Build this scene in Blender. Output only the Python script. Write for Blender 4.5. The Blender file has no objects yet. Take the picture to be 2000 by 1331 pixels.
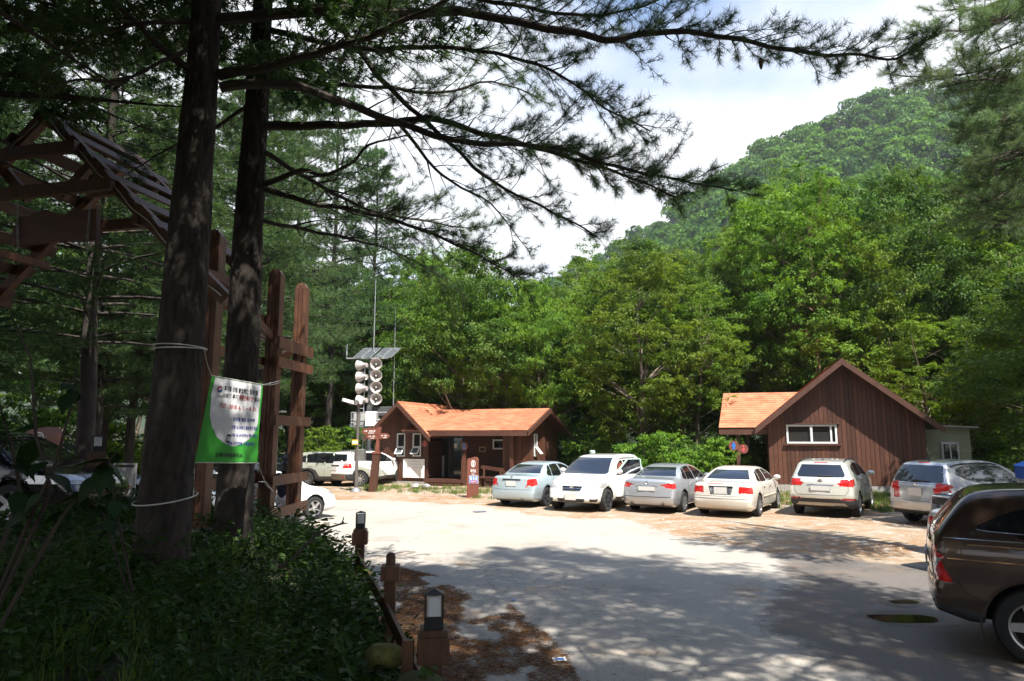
import bpy, math, random
import numpy as np
from mathutils import Vector, Matrix, Euler

SC = bpy.context.scene
COL = SC.collection
R = math.radians
PI = math.pi
rnd = random.Random(7)
nrg = np.random.default_rng(7)

# ------------------------------------------------------------------ camera
CAM_Z = 2.4
FPX = 24.0 / 36.0 * 2000.0
PITCH = math.atan(185.0 / FPX)
cam_d = bpy.data.cameras.new('camera')
cam_d.lens = 24.0
cam_d.sensor_width = 36.0
cam_d.clip_start = 0.05
cam_d.clip_end = 3000.0
cam = bpy.data.objects.new('camera', cam_d)
COL.objects.link(cam)
cam.location = (0, 0, CAM_Z)
cam.rotation_euler = (PI / 2 + PITCH, 0, 0)
SC.camera = cam

# ------------------------------------------------------------------ sky and sun
TO_SUN = Vector((0.262, -0.455, 0.851)).normalized()
SUN_EL = math.asin(TO_SUN.z)
SUN_ROT = math.atan2(TO_SUN.x, TO_SUN.y)
w = bpy.data.worlds.new('World')
SC.world = w
w.use_nodes = True
wt = w.node_tree
wt.nodes.clear()
wn, wl = wt.nodes.new, wt.links.new
sky = wn('ShaderNodeTexSky')
sky.sky_type = 'NISHITA'
sky.sun_disc = False
sky.sun_elevation = SUN_EL
sky.sun_rotation = SUN_ROT
sky.altitude = 400
sky.air_density = 1.0
sky.dust_density = 0.6
sky.ozone_density = 1.5
bg = wn('ShaderNodeBackground')
bg.inputs['Strength'].default_value = 0.135
wl(sky.outputs[0], bg.inputs['Color'])
tc = wn('ShaderNodeTexCoord')
sep = wn('ShaderNodeSeparateXYZ')
wl(tc.outputs['Generated'], sep.inputs[0])
zc = wn('ShaderNodeMath'); zc.operation = 'MAXIMUM'; zc.inputs[1].default_value = 0.0
wl(sep.outputs['Z'], zc.inputs[0])
za = wn('ShaderNodeMath'); za.operation = 'ADD'; za.inputs[1].default_value = 0.22
wl(zc.outputs[0], za.inputs[0])
dx = wn('ShaderNodeMath'); dx.operation = 'DIVIDE'
dy = wn('ShaderNodeMath'); dy.operation = 'DIVIDE'
wl(sep.outputs['X'], dx.inputs[0]); wl(za.outputs[0], dx.inputs[1])
wl(sep.outputs['Y'], dy.inputs[0]); wl(za.outputs[0], dy.inputs[1])
cmb = wn('ShaderNodeCombineXYZ')
wl(dx.outputs[0], cmb.inputs[0]); wl(dy.outputs[0], cmb.inputs[1])
cmb.inputs[2].default_value = 3.7
cn = wn('ShaderNodeTexNoise')
cn.inputs['Scale'].default_value = 0.95
cn.inputs['Detail'].default_value = 7.0
cn.inputs['Roughness'].default_value = 0.52
wl(cmb.outputs[0], cn.inputs['Vector'])
# thicker cloud towards the horizon, all the way round
hz = wn('ShaderNodeMapRange')
hz.inputs['From Min'].default_value = 0.0
hz.inputs['From Max'].default_value = 0.80
hz.inputs['To Min'].default_value = 0.34
hz.inputs['To Max'].default_value = -0.17
wl(zc.outputs[0], hz.inputs['Value'])
cadd = wn('ShaderNodeMath'); cadd.operation = 'ADD'
wl(cn.outputs['Fac'], cadd.inputs[0]); wl(hz.outputs[0], cadd.inputs[1])
cmask = wn('ShaderNodeMapRange')
cmask.interpolation_type = 'SMOOTHSTEP'
cmask.inputs['From Min'].default_value = 0.41
cmask.inputs['From Max'].default_value = 0.64
wl(cadd.outputs[0], cmask.inputs['Value'])
bgc = wn('ShaderNodeBackground')
bgc.inputs['Color'].default_value = (0.93, 0.96, 1.0, 1)
bgc.inputs['Strength'].default_value = 0.54
mix = wn('ShaderNodeMixShader')
wl(cmask.outputs[0], mix.inputs[0])
wl(bg.outputs[0], mix.inputs[1])
wl(bgc.outputs[0], mix.inputs[2])
wo = wn('ShaderNodeOutputWorld')
wl(mix.outputs[0], wo.inputs['Surface'])

sl = bpy.data.lights.new('sun', 'SUN')
sl.energy = 5.0
sl.angle = R(0.53)
sl.color = (1.0, 0.955, 0.88)
sun = bpy.data.objects.new('sun', sl)
COL.objects.link(sun)
sun.rotation_euler = (-TO_SUN).to_track_quat('-Z', 'Y').to_euler()
sun.location = TO_SUN * 60

vs = SC.view_settings
SC.display_settings.display_device = 'sRGB'
vs.view_transform = 'Standard'
vs.look = 'None'
vs.exposure = 1.22
vs.gamma = 1.0
vs.use_curve_mapping = False
SC.render.engine = 'CYCLES'
cy = SC.cycles
cy.use_denoising = True
cy.max_bounces = 6
cy.diffuse_bounces = 3
cy.glossy_bounces = 3
cy.transmission_bounces = 4
cy.transparent_max_bounces = 6
cy.caustics_reflective = False
cy.caustics_refractive = False
cy.sample_clamp_indirect = 4.0

# ------------------------------------------------------------------ photo geometry helpers
CP, SP = math.cos(PITCH), math.sin(PITCH)
def ray(px, py):
    u, v = (px - 1000.0) / FPX, (665.5 - py) / FPX
    return Vector((u, CP - v * SP, SP + v * CP))
def P(px, py, d):
    r = ray(px, py)
    return Vector((0, 0, CAM_Z)) + r * (d / r.y)
def G(px, py, z=0.0):
    r = ray(px, py)
    return Vector((0, 0, CAM_Z)) + r * ((z - CAM_Z) / r.z)

# ------------------------------------------------------------------ objects
def setp(o, label=None, cat=None, group=None, kind=None):
    if label: o['label'] = label
    if cat: o['category'] = cat
    if group: o['group'] = group
    if kind: o['kind'] = kind
    return o
def thing(name, label, cat, loc=(0, 0, 0), rz=0.0, group=None):
    o = bpy.data.objects.new(name, None)
    o.empty_display_size = 0.2
    COL.objects.link(o)
    o.location = loc
    o.rotation_euler = (0, 0, rz)
    return setp(o, label, cat, group)
def empty(name, parent, loc=(0, 0, 0), rot=(0, 0, 0)):
    o = bpy.data.objects.new(name, None)
    o.empty_display_size = 0.1
    COL.objects.link(o)
    o.parent = parent
    o.location = loc
    o.rotation_euler = rot
    return o
def link(name, me, parent=None, loc=None, rot=None, scale=None):
    o = bpy.data.objects.new(name, me)
    COL.objects.link(o)
    if parent is not None: o.parent = parent
    if loc is not None: o.location = loc
    if rot is not None: o.rotation_euler = rot
    if scale is not None: o.scale = scale
    return o
def dup(root, loc=None, rz=None, label=None, group=None, scale=None):
    def rec(o, par):
        c = o.copy()
        COL.objects.link(c)
        if par is not None: c.parent = par
        for ch in list(o.children): rec(ch, c)
        return c
    r = rec(root, None)
    if loc is not None: r.location = loc
    if rz is not None: r.rotation_euler = (0, 0, rz)
    if scale is not None: r.scale = scale
    if label: r['label'] = label
    if group: r['group'] = group
    return r

def npmesh(name, V, F, mat, smooth=False, tint=None, uv=None):
    """mesh from arrays; F is an (m,k) int array or a list of such arrays"""
    if not isinstance(F, (list, tuple)): F = [F]
    F = [np.asarray(f, dtype=np.int32) for f in F if len(f)]
    me = bpy.data.meshes.new(name)
    V = np.asarray(V, dtype=np.float32)
    me.vertices.add(len(V))
    me.vertices.foreach_set('co', V.ravel())
    loops = np.concatenate([f.ravel() for f in F])
    tot = np.concatenate([np.full(len(f), f.shape[1], dtype=np.int32) for f in F])
    start = np.concatenate([[0], np.cumsum(tot)[:-1]]).astype(np.int32)
    me.loops.add(len(loops))
    me.loops.foreach_set('vertex_index', loops)
    me.polygons.add(len(tot))
    me.polygons.foreach_set('loop_start', start)
    me.polygons.foreach_set('loop_total', tot)
    if tint is not None:
        a = me.attributes.new('tint', 'FLOAT', 'POINT')
        a.data.foreach_set('value', np.asarray(tint, dtype=np.float32))
    me.update(calc_edges=True)
    me.polygons.foreach_set('use_smooth', np.full(len(tot), bool(smooth)))
    if mat is not None: me.materials.append(mat)
    return me

class MB:
    """collects simple shapes and makes one mesh of them"""
    def __init__(s):
        s.v = []; s.f = []; s.m = None
    def add(s, vs_, fs_):
        b = len(s.v)
        if s.m is not None: vs_ = [s.m @ Vector(p) for p in vs_]
        s.v += [tuple(p) for p in vs_]
        s.f += [tuple(i + b for i in f) for f in fs_]
        return s
    def box(s, x0, x1, y0, y1, z0, z1):
        return s.add([(x0, y0, z0), (x1, y0, z0), (x1, y1, z0), (x0, y1, z0), (x0, y0, z1), (x1, y0, z1), (x1, y1, z1), (x0, y1, z1)],
                     [(0, 3, 2, 1), (4, 5, 6, 7), (0, 1, 5, 4), (1, 2, 6, 5), (2, 3, 7, 6), (3, 0, 4, 7)])
    def bbox(s, x0, x1, y0, y1, z0, z1, b=0.01):
        """box with its vertical and top edges chamfered"""
        def ring(z, i):
            a0, a1, c0, c1 = x0 + i, x1 - i, y0 + i, y1 - i
            return [(a0 + b, c0, z), (a1 - b, c0, z), (a1, c0 + b, z), (a1, c1 - b, z), (a1 - b, c1, z), (a0 + b, c1, z), (a0, c1 - b, z), (a0, c0 + b, z)]
        vs_ = ring(z0, 0) + ring(z1 - b, 0) + ring(z1, b * 0.8)
        fs_ = [tuple(range(7, -1, -1)), tuple(range(16, 24))]
        for k in (0, 8):
            fs_ += [(k + i, k + (i + 1) % 8, k + 8 + (i + 1) % 8, k + 8 + i) for i in range(8)]
        return s.add(vs_, fs_)
    def beam(s, p0, p1, wd, ht, up=(0, 0, 1)):
        p0, p1 = Vector(p0), Vector(p1)
        d = (p1 - p0).normalized()
        up = Vector(up)
        if abs(d.dot(up)) > 0.99: up = Vector((0, 1, 0))
        a = d.cross(up).normalized() * (wd / 2)
        b = a.cross(d).normalized() * (ht / 2)
        vs_ = []
        for p in (p0, p1): vs_ += [p - a - b, p + a - b, p + a + b, p - a + b]
        return s.add(vs_, [(0, 1, 2, 3), (7, 6, 5, 4), (0, 4, 5, 1), (1, 5, 6, 2), (2, 6, 7, 3), (3, 7, 4, 0)])
    def tube(s, pts, rad, n=6, cap=True):
        pts = [Vector(p) for p in pts]
        if not isinstance(rad, (list, tuple)): rad = [rad] * len(pts)
        vs_, fs_ = [], []
        ref = None
        for i, p in enumerate(pts):
            d = (pts[min(i + 1, len(pts) - 1)] - pts[max(i - 1, 0)])
            d = d.normalized() if d.length > 1e-9 else Vector((0, 0, 1))
            if ref is None:
                ref = Vector((0, 0, 1)) if abs(d.z) < 0.9 else Vector((1, 0, 0))
            a = d.cross(ref).normalized()
            b = d.cross(a).normalized()
            ref = -b if False else b.cross(d) if False else ref
            for k in range(n):
                t = 2 * PI * k / n
                vs_.append(p + (a * math.cos(t) + b * math.sin(t)) * rad[i])
        for i in range(len(pts) - 1):
            for k in range(n):
                fs_.append((i * n + k, i * n + (k + 1) % n, (i + 1) * n + (k + 1) % n, (i + 1) * n + k))
        if cap:
            fs_.append(tuple(range(n - 1, -1, -1)))
            fs_.append(tuple(range((len(pts) - 1) * n, len(pts) * n)))
        return s.add(vs_, fs_)
    def lathe(s, prof, n=20, axis='Z', c=(0, 0, 0), cap=False):
        """prof: (radius, height) pairs"""
        vs_, fs_ = [], []
        for r_, h in prof:
            for k in range(n):
                t = 2 * PI * k / n
                x, y = r_ * math.cos(t), r_ * math.sin(t)
                p = (x, y, h) if axis == 'Z' else ((x, h, y) if axis == 'Y' else (h, x, y))
                vs_.append((p[0] + c[0], p[1] + c[1], p[2] + c[2]))
        for i in range(len(prof) - 1):
            for k in range(n):
                fs_.append((i * n + k, i * n + (k + 1) % n, (i + 1) * n + (k + 1) % n, (i + 1) * n + k))
        if cap:
            fs_.append(tuple(range(n - 1, -1, -1)))
            fs_.append(tuple(range((len(prof) - 1) * n, len(prof) * n)))
        return s.add(vs_, fs_)
    def prism(s, poly, a0, a1, axis='Y'):
        """poly of 2D points, extruded along axis"""
        n = len(poly)
        def mk(p, a):
            return (p[0], a, p[1]) if axis == 'Y' else ((a, p[0], p[1]) if axis == 'X' else (p[0], p[1], a))
        vs_ = [mk(p, a0) for p in poly] + [mk(p, a1) for p in poly]
        fs_ = [tuple(range(n)), tuple(range(2 * n - 1, n - 1, -1))]
        fs_ += [(i, i + n, (i + 1) % n + n, (i + 1) % n) for i in range(n)]
        return s.add(vs_, fs_)
    def mesh(s, name, mat, smooth=False):
        me = bpy.data.meshes.new(name)
        me.from_pydata(s.v, [], s.f)
        me.validate()
        import bmesh
        bm = bmesh.new(); bm.from_mesh(me)
        bmesh.ops.recalc_face_normals(bm, faces=bm.faces)
        bm.to_mesh(me); bm.free()
        me.polygons.foreach_set('use_smooth', [bool(smooth)] * len(me.polygons))
        if smooth:
            try: me.set_sharp_from_angle(angle=R(40))
            except Exception: pass
        me.materials.append(mat)
        return me
    def build(s, name, mat, parent=None, smooth=False, loc=None, rot=None):
        return link(name, s.mesh(name, mat, smooth), parent, loc, rot)

# ------------------------------------------------------------------ materials
MATS = {}
def newmat(name):
    m = bpy.data.materials.new(name)
    m.use_nodes = True
    t = m.node_tree
    return m, t, t.nodes['Principled BSDF'], t.nodes.new, t.links.new
def pm(name, col, rough=0.6, metal=0.0, var=0.15, scale=6.0, bump=0.0, bscale=60.0, coat=0.0, stretch=None, spec=0.5, island=0.0, col2=None, detail=6.0):
    """principled material whose colour wanders with noise; stretch draws the noise out along an axis (wood grain)"""
    if name in MATS: return MATS[name]
    m, t, b, N, L = newmat(name)
    tcn = N('ShaderNodeTexCoord')
    mp = N('ShaderNodeMapping')
    L(tcn.outputs['Object'], mp.inputs['Vector'])
    if stretch: mp.inputs['Scale'].default_value = stretch
    nz = N('ShaderNodeTexNoise')
    nz.inputs['Scale'].default_value = scale
    nz.inputs['Detail'].default_value = detail
    nz.inputs['Roughness'].default_value = 0.6
    L(mp.outputs[0], nz.inputs['Vector'])
    rp = N('ShaderNodeMapRange')
    rp.inputs['From Min'].default_value = 0.3
    rp.inputs['From Max'].default_value = 0.7
    L(nz.outputs['Fac'], rp.inputs['Value'])
    mx = N('ShaderNodeMix'); mx.data_type = 'RGBA'
    c2 = col2 if col2 else tuple(min(1, c * (1 + var)) for c in col)
    mx.inputs[6].default_value = (*[c * (1 - var) for c in col], 1)
    mx.inputs[7].default_value = (*c2, 1)
    L(rp.outputs[0], mx.inputs[0])
    out = mx.outputs[2]
    if island:
        oi = N('ShaderNodeObjectInfo')
        g = N('ShaderNodeMapRange')
        g.inputs['To Min'].default_value = 1 - island
        g.inputs['To Max'].default_value = 1 + island
        L(oi.outputs['Random'], g.inputs['Value'])
        ml = N('ShaderNodeMix'); ml.data_type = 'RGBA'; ml.blend_type = 'MULTIPLY'
        ml.inputs[0].default_value = 1.0
        cc = N('ShaderNodeCombineColor')
        for i in range(3): L(g.outputs[0], cc.inputs[i])
        L(out, ml.inputs[6]); L(cc.outputs[0], ml.inputs[7])
        out = ml.outputs[2]
    L(out, b.inputs['Base Color'])
    b.inputs['Roughness'].default_value = rough
    b.inputs['Metallic'].default_value = metal
    b.inputs['Coat Weight'].default_value = coat
    b.inputs['Coat Roughness'].default_value = 0.04
    b.inputs['Specular IOR Level'].default_value = spec
    if bump:
        n2 = N('ShaderNodeTexNoise')
        n2.inputs['Scale'].default_value = bscale
        n2.inputs['Detail'].default_value = 5
        L(mp.outputs[0], n2.inputs['Vector'])
        bp = N('ShaderNodeBump')
        bp.inputs['Strength'].default_value = bump
        bp.inputs['Distance'].default_value = 0.01
        L(n2.outputs['Fac'], bp.inputs['Height'])
        L(bp.outputs[0], b.inputs['Normal'])
    MATS[name] = m
    return m
def leafmat(name, c_dark, c_light, trans=0.35, rough=0.45, tcol=None):
    """foliage: colour from the 'tint' attribute of each leaf, light passing through"""
    m, t, b, N, L = newmat(name)
    at = N('ShaderNodeAttribute'); at.attribute_name = 'tint'
    mx = N('ShaderNodeMix'); mx.data_type = 'RGBA'
    mx.inputs[6].default_value = (*c_dark, 1); mx.inputs[7].default_value = (*c_light, 1)
    L(at.outputs['Fac'], mx.inputs[0])
    oi = N('ShaderNodeObjectInfo')
    hs = N('ShaderNodeHueSaturation')
    g = N('ShaderNodeMapRange'); g.inputs['To Min'].default_value = 0.485; g.inputs['To Max'].default_value = 0.515
    L(oi.outputs['Random'], g.inputs['Value']); L(g.outputs[0], hs.inputs['Hue'])
    g2 = N('ShaderNodeMapRange'); g2.inputs['To Min'].default_value = 0.8; g2.inputs['To Max'].default_value = 1.15
    L(oi.outputs['Random'], g2.inputs['Value']); L(g2.outputs[0], hs.inputs['Value'])
    L(mx.outputs[2], hs.inputs['Color'])
    L(hs.outputs[0], b.inputs['Base Color'])
    b.inputs['Roughness'].default_value = rough
    b.inputs['Specular IOR Level'].default_value = 0.16
    tr = N('ShaderNodeBsdfTranslucent')
    tm = N('ShaderNodeMix'); tm.data_type = 'RGBA'; tm.blend_type = 'MULTIPLY'; tm.inputs[0].default_value = 1
    tm.inputs[7].default_value = (*(tcol or (1.25, 1.3, 0.55)), 1)
    L(hs.outputs[0], tm.inputs[6]); L(tm.outputs[2], tr.inputs['Color'])
    ms = N('ShaderNodeMixShader'); ms.inputs[0].default_value = trans
    L(b.outputs[0], ms.inputs[1]); L(tr.outputs[0], ms.inputs[2])
    L(ms.outputs[0], t.nodes['Material Output'].inputs['Surface'])
    return m

WOOD = pm('stained_cladding', (0.088, 0.034, 0.019), 0.55, var=0.35, scale=9, stretch=(3.5, 3.5, 0.35), bump=0.25, bscale=30, island=0.28)
WOODX = pm('stained_siding', (0.07, 0.026, 0.014), 0.6, var=0.35, scale=9, stretch=(0.35, 3.5, 3.5), bump=0.25, bscale=30, island=0.2)
TRIM = pm('dark_brown_trim', (0.095, 0.042, 0.028), 0.5, var=0.25, scale=5, bump=0.15)
GATEW = pm('gate_timber', (0.105, 0.040, 0.017), 0.6, var=0.45, scale=5, stretch=(2.5, 2.5, 0.6), bump=0.3, bscale=25, island=0.2)
GATEB = pm('gate_board_timber', (0.085, 0.042, 0.026), 0.65, var=0.35, scale=5, stretch=(2.5, 0.5, 2.5), bump=0.3, bscale=25, island=0.2)
POSTW = pm('fence_post_timber', (0.085, 0.037, 0.015), 0.6, var=0.4, scale=6, stretch=(2.5, 2.5, 0.6), bump=0.3, bscale=25, island=0.15)
SIGNB = pm('sign_brown_paint', (0.19, 0.065, 0.045), 0.45, var=0.12, scale=4, bump=0.1)
WHITE = pm('white_frame_paint', (0.72, 0.73, 0.72), 0.4, var=0.06)
PRINTW = pm('white_print', (0.78, 0.77, 0.75), 0.6, var=0.03)
BLACK = pm('black_plastic', (0.02, 0.02, 0.021), 0.5, var=0.2)
BLACKM = pm('black_lamp_metal', (0.018, 0.018, 0.02), 0.4, metal=0.3, var=0.2, bump=0.1)
GALV = pm('galvanised_steel', (0.46, 0.48, 0.50), 0.42, metal=0.75, var=0.2, scale=12)
GREYM = pm('light_grey_painted_metal', (0.42, 0.41, 0.40), 0.5, var=0.12)
CONC = pm('rough_concrete', (0.30, 0.29, 0.27), 0.9, var=0.25, scale=7, bump=0.5, bscale=40)
ROPE = pm('white_rope', (0.55, 0.53, 0.48), 0.9, var=0.2, bump=0.4, bscale=120)
def glassmat(name, col, rough=0.03):
    m, t, b, N, L = newmat(name)
    b.inputs['Base Color'].default_value = (*col, 1)
    b.inputs['Roughness'].default_value = rough
    b.inputs['IOR'].default_value = 1.52
    b.inputs['Specular IOR Level'].default_value = 0.9
    b.inputs['Coat Weight'].default_value = 1.0
    b.inputs['Coat Roughness'].default_value = 0.01
    nz = N('ShaderNodeTexNoise'); nz.inputs['Scale'].default_value = 1.5
    bp = N('ShaderNodeBump'); bp.inputs['Strength'].default_value = 0.04; bp.inputs['Distance'].default_value = 0.05
    L(nz.outputs['Fac'], bp.inputs['Height']); L(bp.outputs[0], b.inputs['Normal'])
    return m
GLASS = glassmat('tinted_car_glass', (0.008, 0.009, 0.011))
WGLASS = glassmat('window_glass', (0.03, 0.04, 0.042), 0.06)
# ------------------------------------------------------------------ ground
def vnoise(x, y, seed=0):
    x = np.asarray(x, float); y = np.asarray(y, float)
    xi, yi = np.floor(x).astype(np.int64), np.floor(y).astype(np.int64)
    fx, fy = x - xi, y - yi
    fx, fy = fx * fx * (3 - 2 * fx), fy * fy * (3 - 2 * fy)
    def h(a, b):
        n = (a * 374761393 + b * 668265263 + seed * 1442695) & 0x7fffffff
        n = ((n ^ (n >> 13)) * 1274126177) & 0x7fffffff
        return ((n ^ (n >> 16)) & 0xffff) / 65535.0
    return (h(xi, yi) * (1 - fx) + h(xi + 1, yi) * fx) * (1 - fy) + (h(xi, yi + 1) * (1 - fx) + h(xi + 1, yi + 1) * fx) * fy
def fnoise(x, y, seed=0):
    return (vnoise(x, y, seed) + 0.5 * vnoise(np.asarray(x) * 2.1, np.asarray(y) * 2.1, seed + 5) + 0.25 * vnoise(np.asarray(x) * 4.3, np.asarray(y) * 4.3, seed + 9)) / 1.75
BANK = np.array([(2.0, -12), (0.95, -2), (0.1, 3), (-0.75, 5.1), (-1.45, 7.5), (-2.45, 10.6), (-4.1, 14.2), (-5.5, 15.0), (-9.8, 15.1), (-12.5, 16.8), (-15.5, 24), (-17, 34), (-22, 70)], float)
def bank_dist(x, y):
    """distance into the bank (positive on the bank, to the left of the line)"""
    x = np.asarray(x, float); y = np.asarray(y, float)
    best = np.full(x.shape, 1e9); sgn = np.ones(x.shape)
    for (ax, ay), (bx, by) in zip(BANK[:-1], BANK[1:]):
        ex, ey = bx - ax, by - ay
        t = np.clip(((x - ax) * ex + (y - ay) * ey) / (ex * ex + ey * ey), 0, 1)
        d = np.hypot(x - ax - t * ex, y - ay - t * ey)
        cr = ex * (y - ay) - ey * (x - ax)
        upd = d < best
        best = np.where(upd, d, best)
        sgn = np.where(upd, np.sign(cr), sgn)
    return best * sgn
def gz(x, y):
    x = np.asarray(x, float); y = np.asarray(y, float)
    t = np.clip(bank_dist(x, y) / 2.6, 0, 1)
    s = t * (1.9 - 0.9 * t)
    z = s * (1.0 + 0.3 * (fnoise(x * 0.5, y * 0.5, 3) - 0.5)) + s * 0.12 * (fnoise(x * 2, y * 2, 4) - 0.5)
    return z + np.clip(y - 38, 0, 60) * 0.045
def gz1(x, y):
    return float(gz(np.array([x]), np.array([y]))[0])

FLOORM = pm('forest_floor', (0.048, 0.034, 0.019), 0.95, var=0.5, scale=1.4, bump=0.6, bscale=25, col2=(0.045, 0.055, 0.018))
def axis(fine0, fine1, step, lo, hi):
    a = list(np.arange(fine0, fine1 + 1e-6, step))
    s, v = step, fine1
    while v < hi:
        s *= 1.35; v += s; a.append(min(v, hi))
    s, v = step, fine0
    while v > lo:
        s *= 1.35; v -= s; a.insert(0, max(v, lo))
    return np.array(a)
gx, gy = axis(-20, 6, 0.35, -620, 620), axis(-4, 24, 0.35, -420, 620)
XX, YY = np.meshgrid(gx, gy, indexing='ij')
ZZ = gz(XX, YY)
nx_, ny_ = XX.shape
ii = np.arange(nx_ * ny_).reshape(nx_, ny_)
gF = np.stack([ii[:-1, :-1], ii[1:, :-1], ii[1:, 1:], ii[:-1, 1:]], -1).reshape(-1, 4)
setp(link('ground', npmesh('ground', np.stack([XX, YY, ZZ], -1).reshape(-1, 3), gF, FLOORM, True)), 'brown forest floor and bank under the trees', kind='structure')

def jitter_outline(pts, step=0.3, amp=0.12, seed=1):
    out = []
    n = len(pts)
    for i in range(n):
        a, b = np.array(pts[i][:2], float), np.array(pts[(i + 1) % n][:2], float)
        L_ = np.linalg.norm(b - a)
        k = max(1, int(L_ / step)) if L_ < 40 else 8
        nrm = np.array([-(b - a)[1], (b - a)[0]]) / max(L_, 1e-6)
        for j in range(k):
            p = a + (b - a) * j / k
            q = p + nrm * amp * (3.2 * (fnoise(np.array([p[0] * 1.3]), np.array([p[1] * 1.3]), seed)[0] - 0.5) + 1.6 * (fnoise(np.array([p[0] * 6.1]), np.array([p[1] * 6.1]), seed + 3)[0] - 0.5))
            out.append((q[0], q[1]))
    return out
def sheet(name, pts, z, mat, label, amp=0.12, step=0.3, seed=1):
    o = jitter_outline(pts, step, amp, seed)
    me = bpy.data.meshes.new(name)
    me.from_pydata([(x, y, z) for x, y in o], [], [tuple(range(len(o)))])
    import bmesh
    bm = bmesh.new(); bm.from_mesh(me)
    bmesh.ops.triangulate(bm, faces=bm.faces)
    bmesh.ops.recalc_face_normals(bm, faces=bm.faces)
    for f in bm.faces:
        if f.normal.z < 0: f.normal_flip()
    bm.to_mesh(me); bm.free()
    me.materials.append(mat)
    return setp(link(name, me), label, kind='structure')
def groundcol(t, N, L, c1, c2, c3, m3=(0.55, 0.68), s3=0.5, speck=0.35, crack=0.0, c4=None, m4=(0.6, 0.66), s4=1.3):
    """worn ground colour: two mixing tones, patches of a third and fourth, fine speckle, cracks; returns (colour, patch mask, helpers)"""
    tcn = N('ShaderNodeTexCoord')
    def noise(sc, det=6, ro=0.6):
        n = N('ShaderNodeTexNoise'); n.inputs['Scale'].default_value = sc; n.inputs['Detail'].default_value = det; n.inputs['Roughness'].default_value = ro
        L(tcn.outputs['Object'], n.inputs['Vector']); return n.outputs['Fac']
    def rng(v, a, c, o0=0.0, o1=1.0):
        g = N('ShaderNodeMapRange'); g.inputs['From Min'].default_value = a; g.inputs['From Max'].default_value = c
        g.inputs['To Min'].default_value = o0; g.inputs['To Max'].default_value = o1
        L(v, g.inputs['Value']); return g.outputs[0]
    def mixc(f, a, c, bt='MIX'):
        x = N('ShaderNodeMix'); x.data_type = 'RGBA'; x.blend_type = bt
        for sock, v in ((0, f), (6, a), (7, c)):
            if isinstance(v, tuple): x.inputs[sock].default_value = (*v, 1)
            elif isinstance(v, float): x.inputs[sock].default_value = v
            else: L(v, x.inputs[sock])
        return x.outputs[2]
    col = mixc(rng(noise(0.35), 0.35, 0.65), c1, c2)
    f3 = rng(noise(s3, 8), *m3)
    col = mixc(f3, col, c3)
    if c4: col = mixc(rng(noise(s4, 9, 0.7), *m4), col, c4)
    # oil and tyre stains, worn streaks
    stn = rng(noise(1.7, 10, 0.75), 0.62, 0.80, 0.0, 0.45)
    col = mixc(stn, col, tuple(c * 0.55 for c in c1))
    g = rng(noise(55, 3, 0.8), 0.25, 0.75, 1 - speck, 1 + speck)
    cc = N('ShaderNodeCombineColor')
    for i in range(3): L(g, cc.inputs[i])
    col = mixc(1.0, col, cc.outputs[0], 'MULTIPLY')
    if crack:
        v = N('ShaderNodeTexVoronoi'); v.feature = 'DISTANCE_TO_EDGE'; v.inputs['Scale'].default_value = 0.22
        wv = N('ShaderNodeVectorMath'); wv.operation = 'ADD'
        n3 = N('ShaderNodeTexNoise'); n3.inputs['Scale'].default_value = 0.9; n3.inputs['Detail'].default_value = 8
        L(tcn.outputs['Object'], n3.inputs['Vector']); L(tcn.outputs['Object'], wv.inputs[0]); L(n3.outputs['Color'], wv.inputs[1])
        L(wv.outputs[0], v.inputs['Vector'])
        gap = rng(noise(0.6, 4), 0.45, 0.6)
        fc = rng(v.outputs['Distance'], 0.0, 0.005, crack, 0.0)
        mm = N('ShaderNodeMath'); mm.operation = 'MULTIPLY'; L(fc, mm.inputs[0]); L(gap, mm.inputs[1])
        col = mixc(mm.outputs[0], col, (0.06, 0.055, 0.05))
    return col, f3, noise, rng, mixc
def groundmat(name, *cols, rough=0.9, bump=0.5, rough3=None, **kw):
    m, t, b, N, L = newmat(name)
    col, f3, noise, rng, mixc = groundcol(t, N, L, *cols, **kw)
    L(col, b.inputs['Base Color'])
    if rough3 is not None: L(rng(f3, 0, 1, rough, rough3), b.inputs['Roughness'])
    else: b.inputs['Roughness'].default_value = rough
    b.inputs['Specular IOR Level'].default_value = 0.3
    bp = N('ShaderNodeBump'); bp.inputs['Strength'].default_value = bump; bp.inputs['Distance'].default_value = 0.012
    L(noise(38, 6, 0.75), bp.inputs['Height']); L(bp.outputs[0], b.inputs['Normal'])
    return m
def poly_sdf(px, py, poly):
    """signed distance (negative inside) to a closed polygon"""
    d = np.full(px.shape, 1e9); ins = np.zeros(px.shape, bool)
    for (ax, ay), (bx, by) in zip(poly, poly[1:] + poly[:1]):
        ex, ey = bx - ax, by - ay
        t = np.clip(((px - ax) * ex + (py - ay) * ey) / (ex * ex + ey * ey + 1e-12), 0, 1)
        d = np.minimum(d, np.hypot(px - ax - t * ex, py - ay - t * ey))
        if ay != by:
            ins ^= ((ay > py) != (by > py)) & (px < ex * (py - ay) / (by - ay) + ax)
    return np.where(ins, -d, d)
ROADP = dict(cols=((0.325, 0.300, 0.262), (0.385, 0.352, 0.305), (0.27, 0.25, 0.22)), kw=dict(speck=0.34, crack=0.5, c4=(0.36, 0.25, 0.15), m4=(0.57, 0.72), s4=0.7))
ASPHP = dict(cols=((0.120, 0.110, 0.102), (0.165, 0.142, 0.120), (0.075, 0.070, 0.068)), kw=dict(m3=(0.5, 0.62), s3=0.35, speck=0.4, c4=(0.19, 0.13, 0.08), m4=(0.55, 0.7), s4=0.6))
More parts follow.
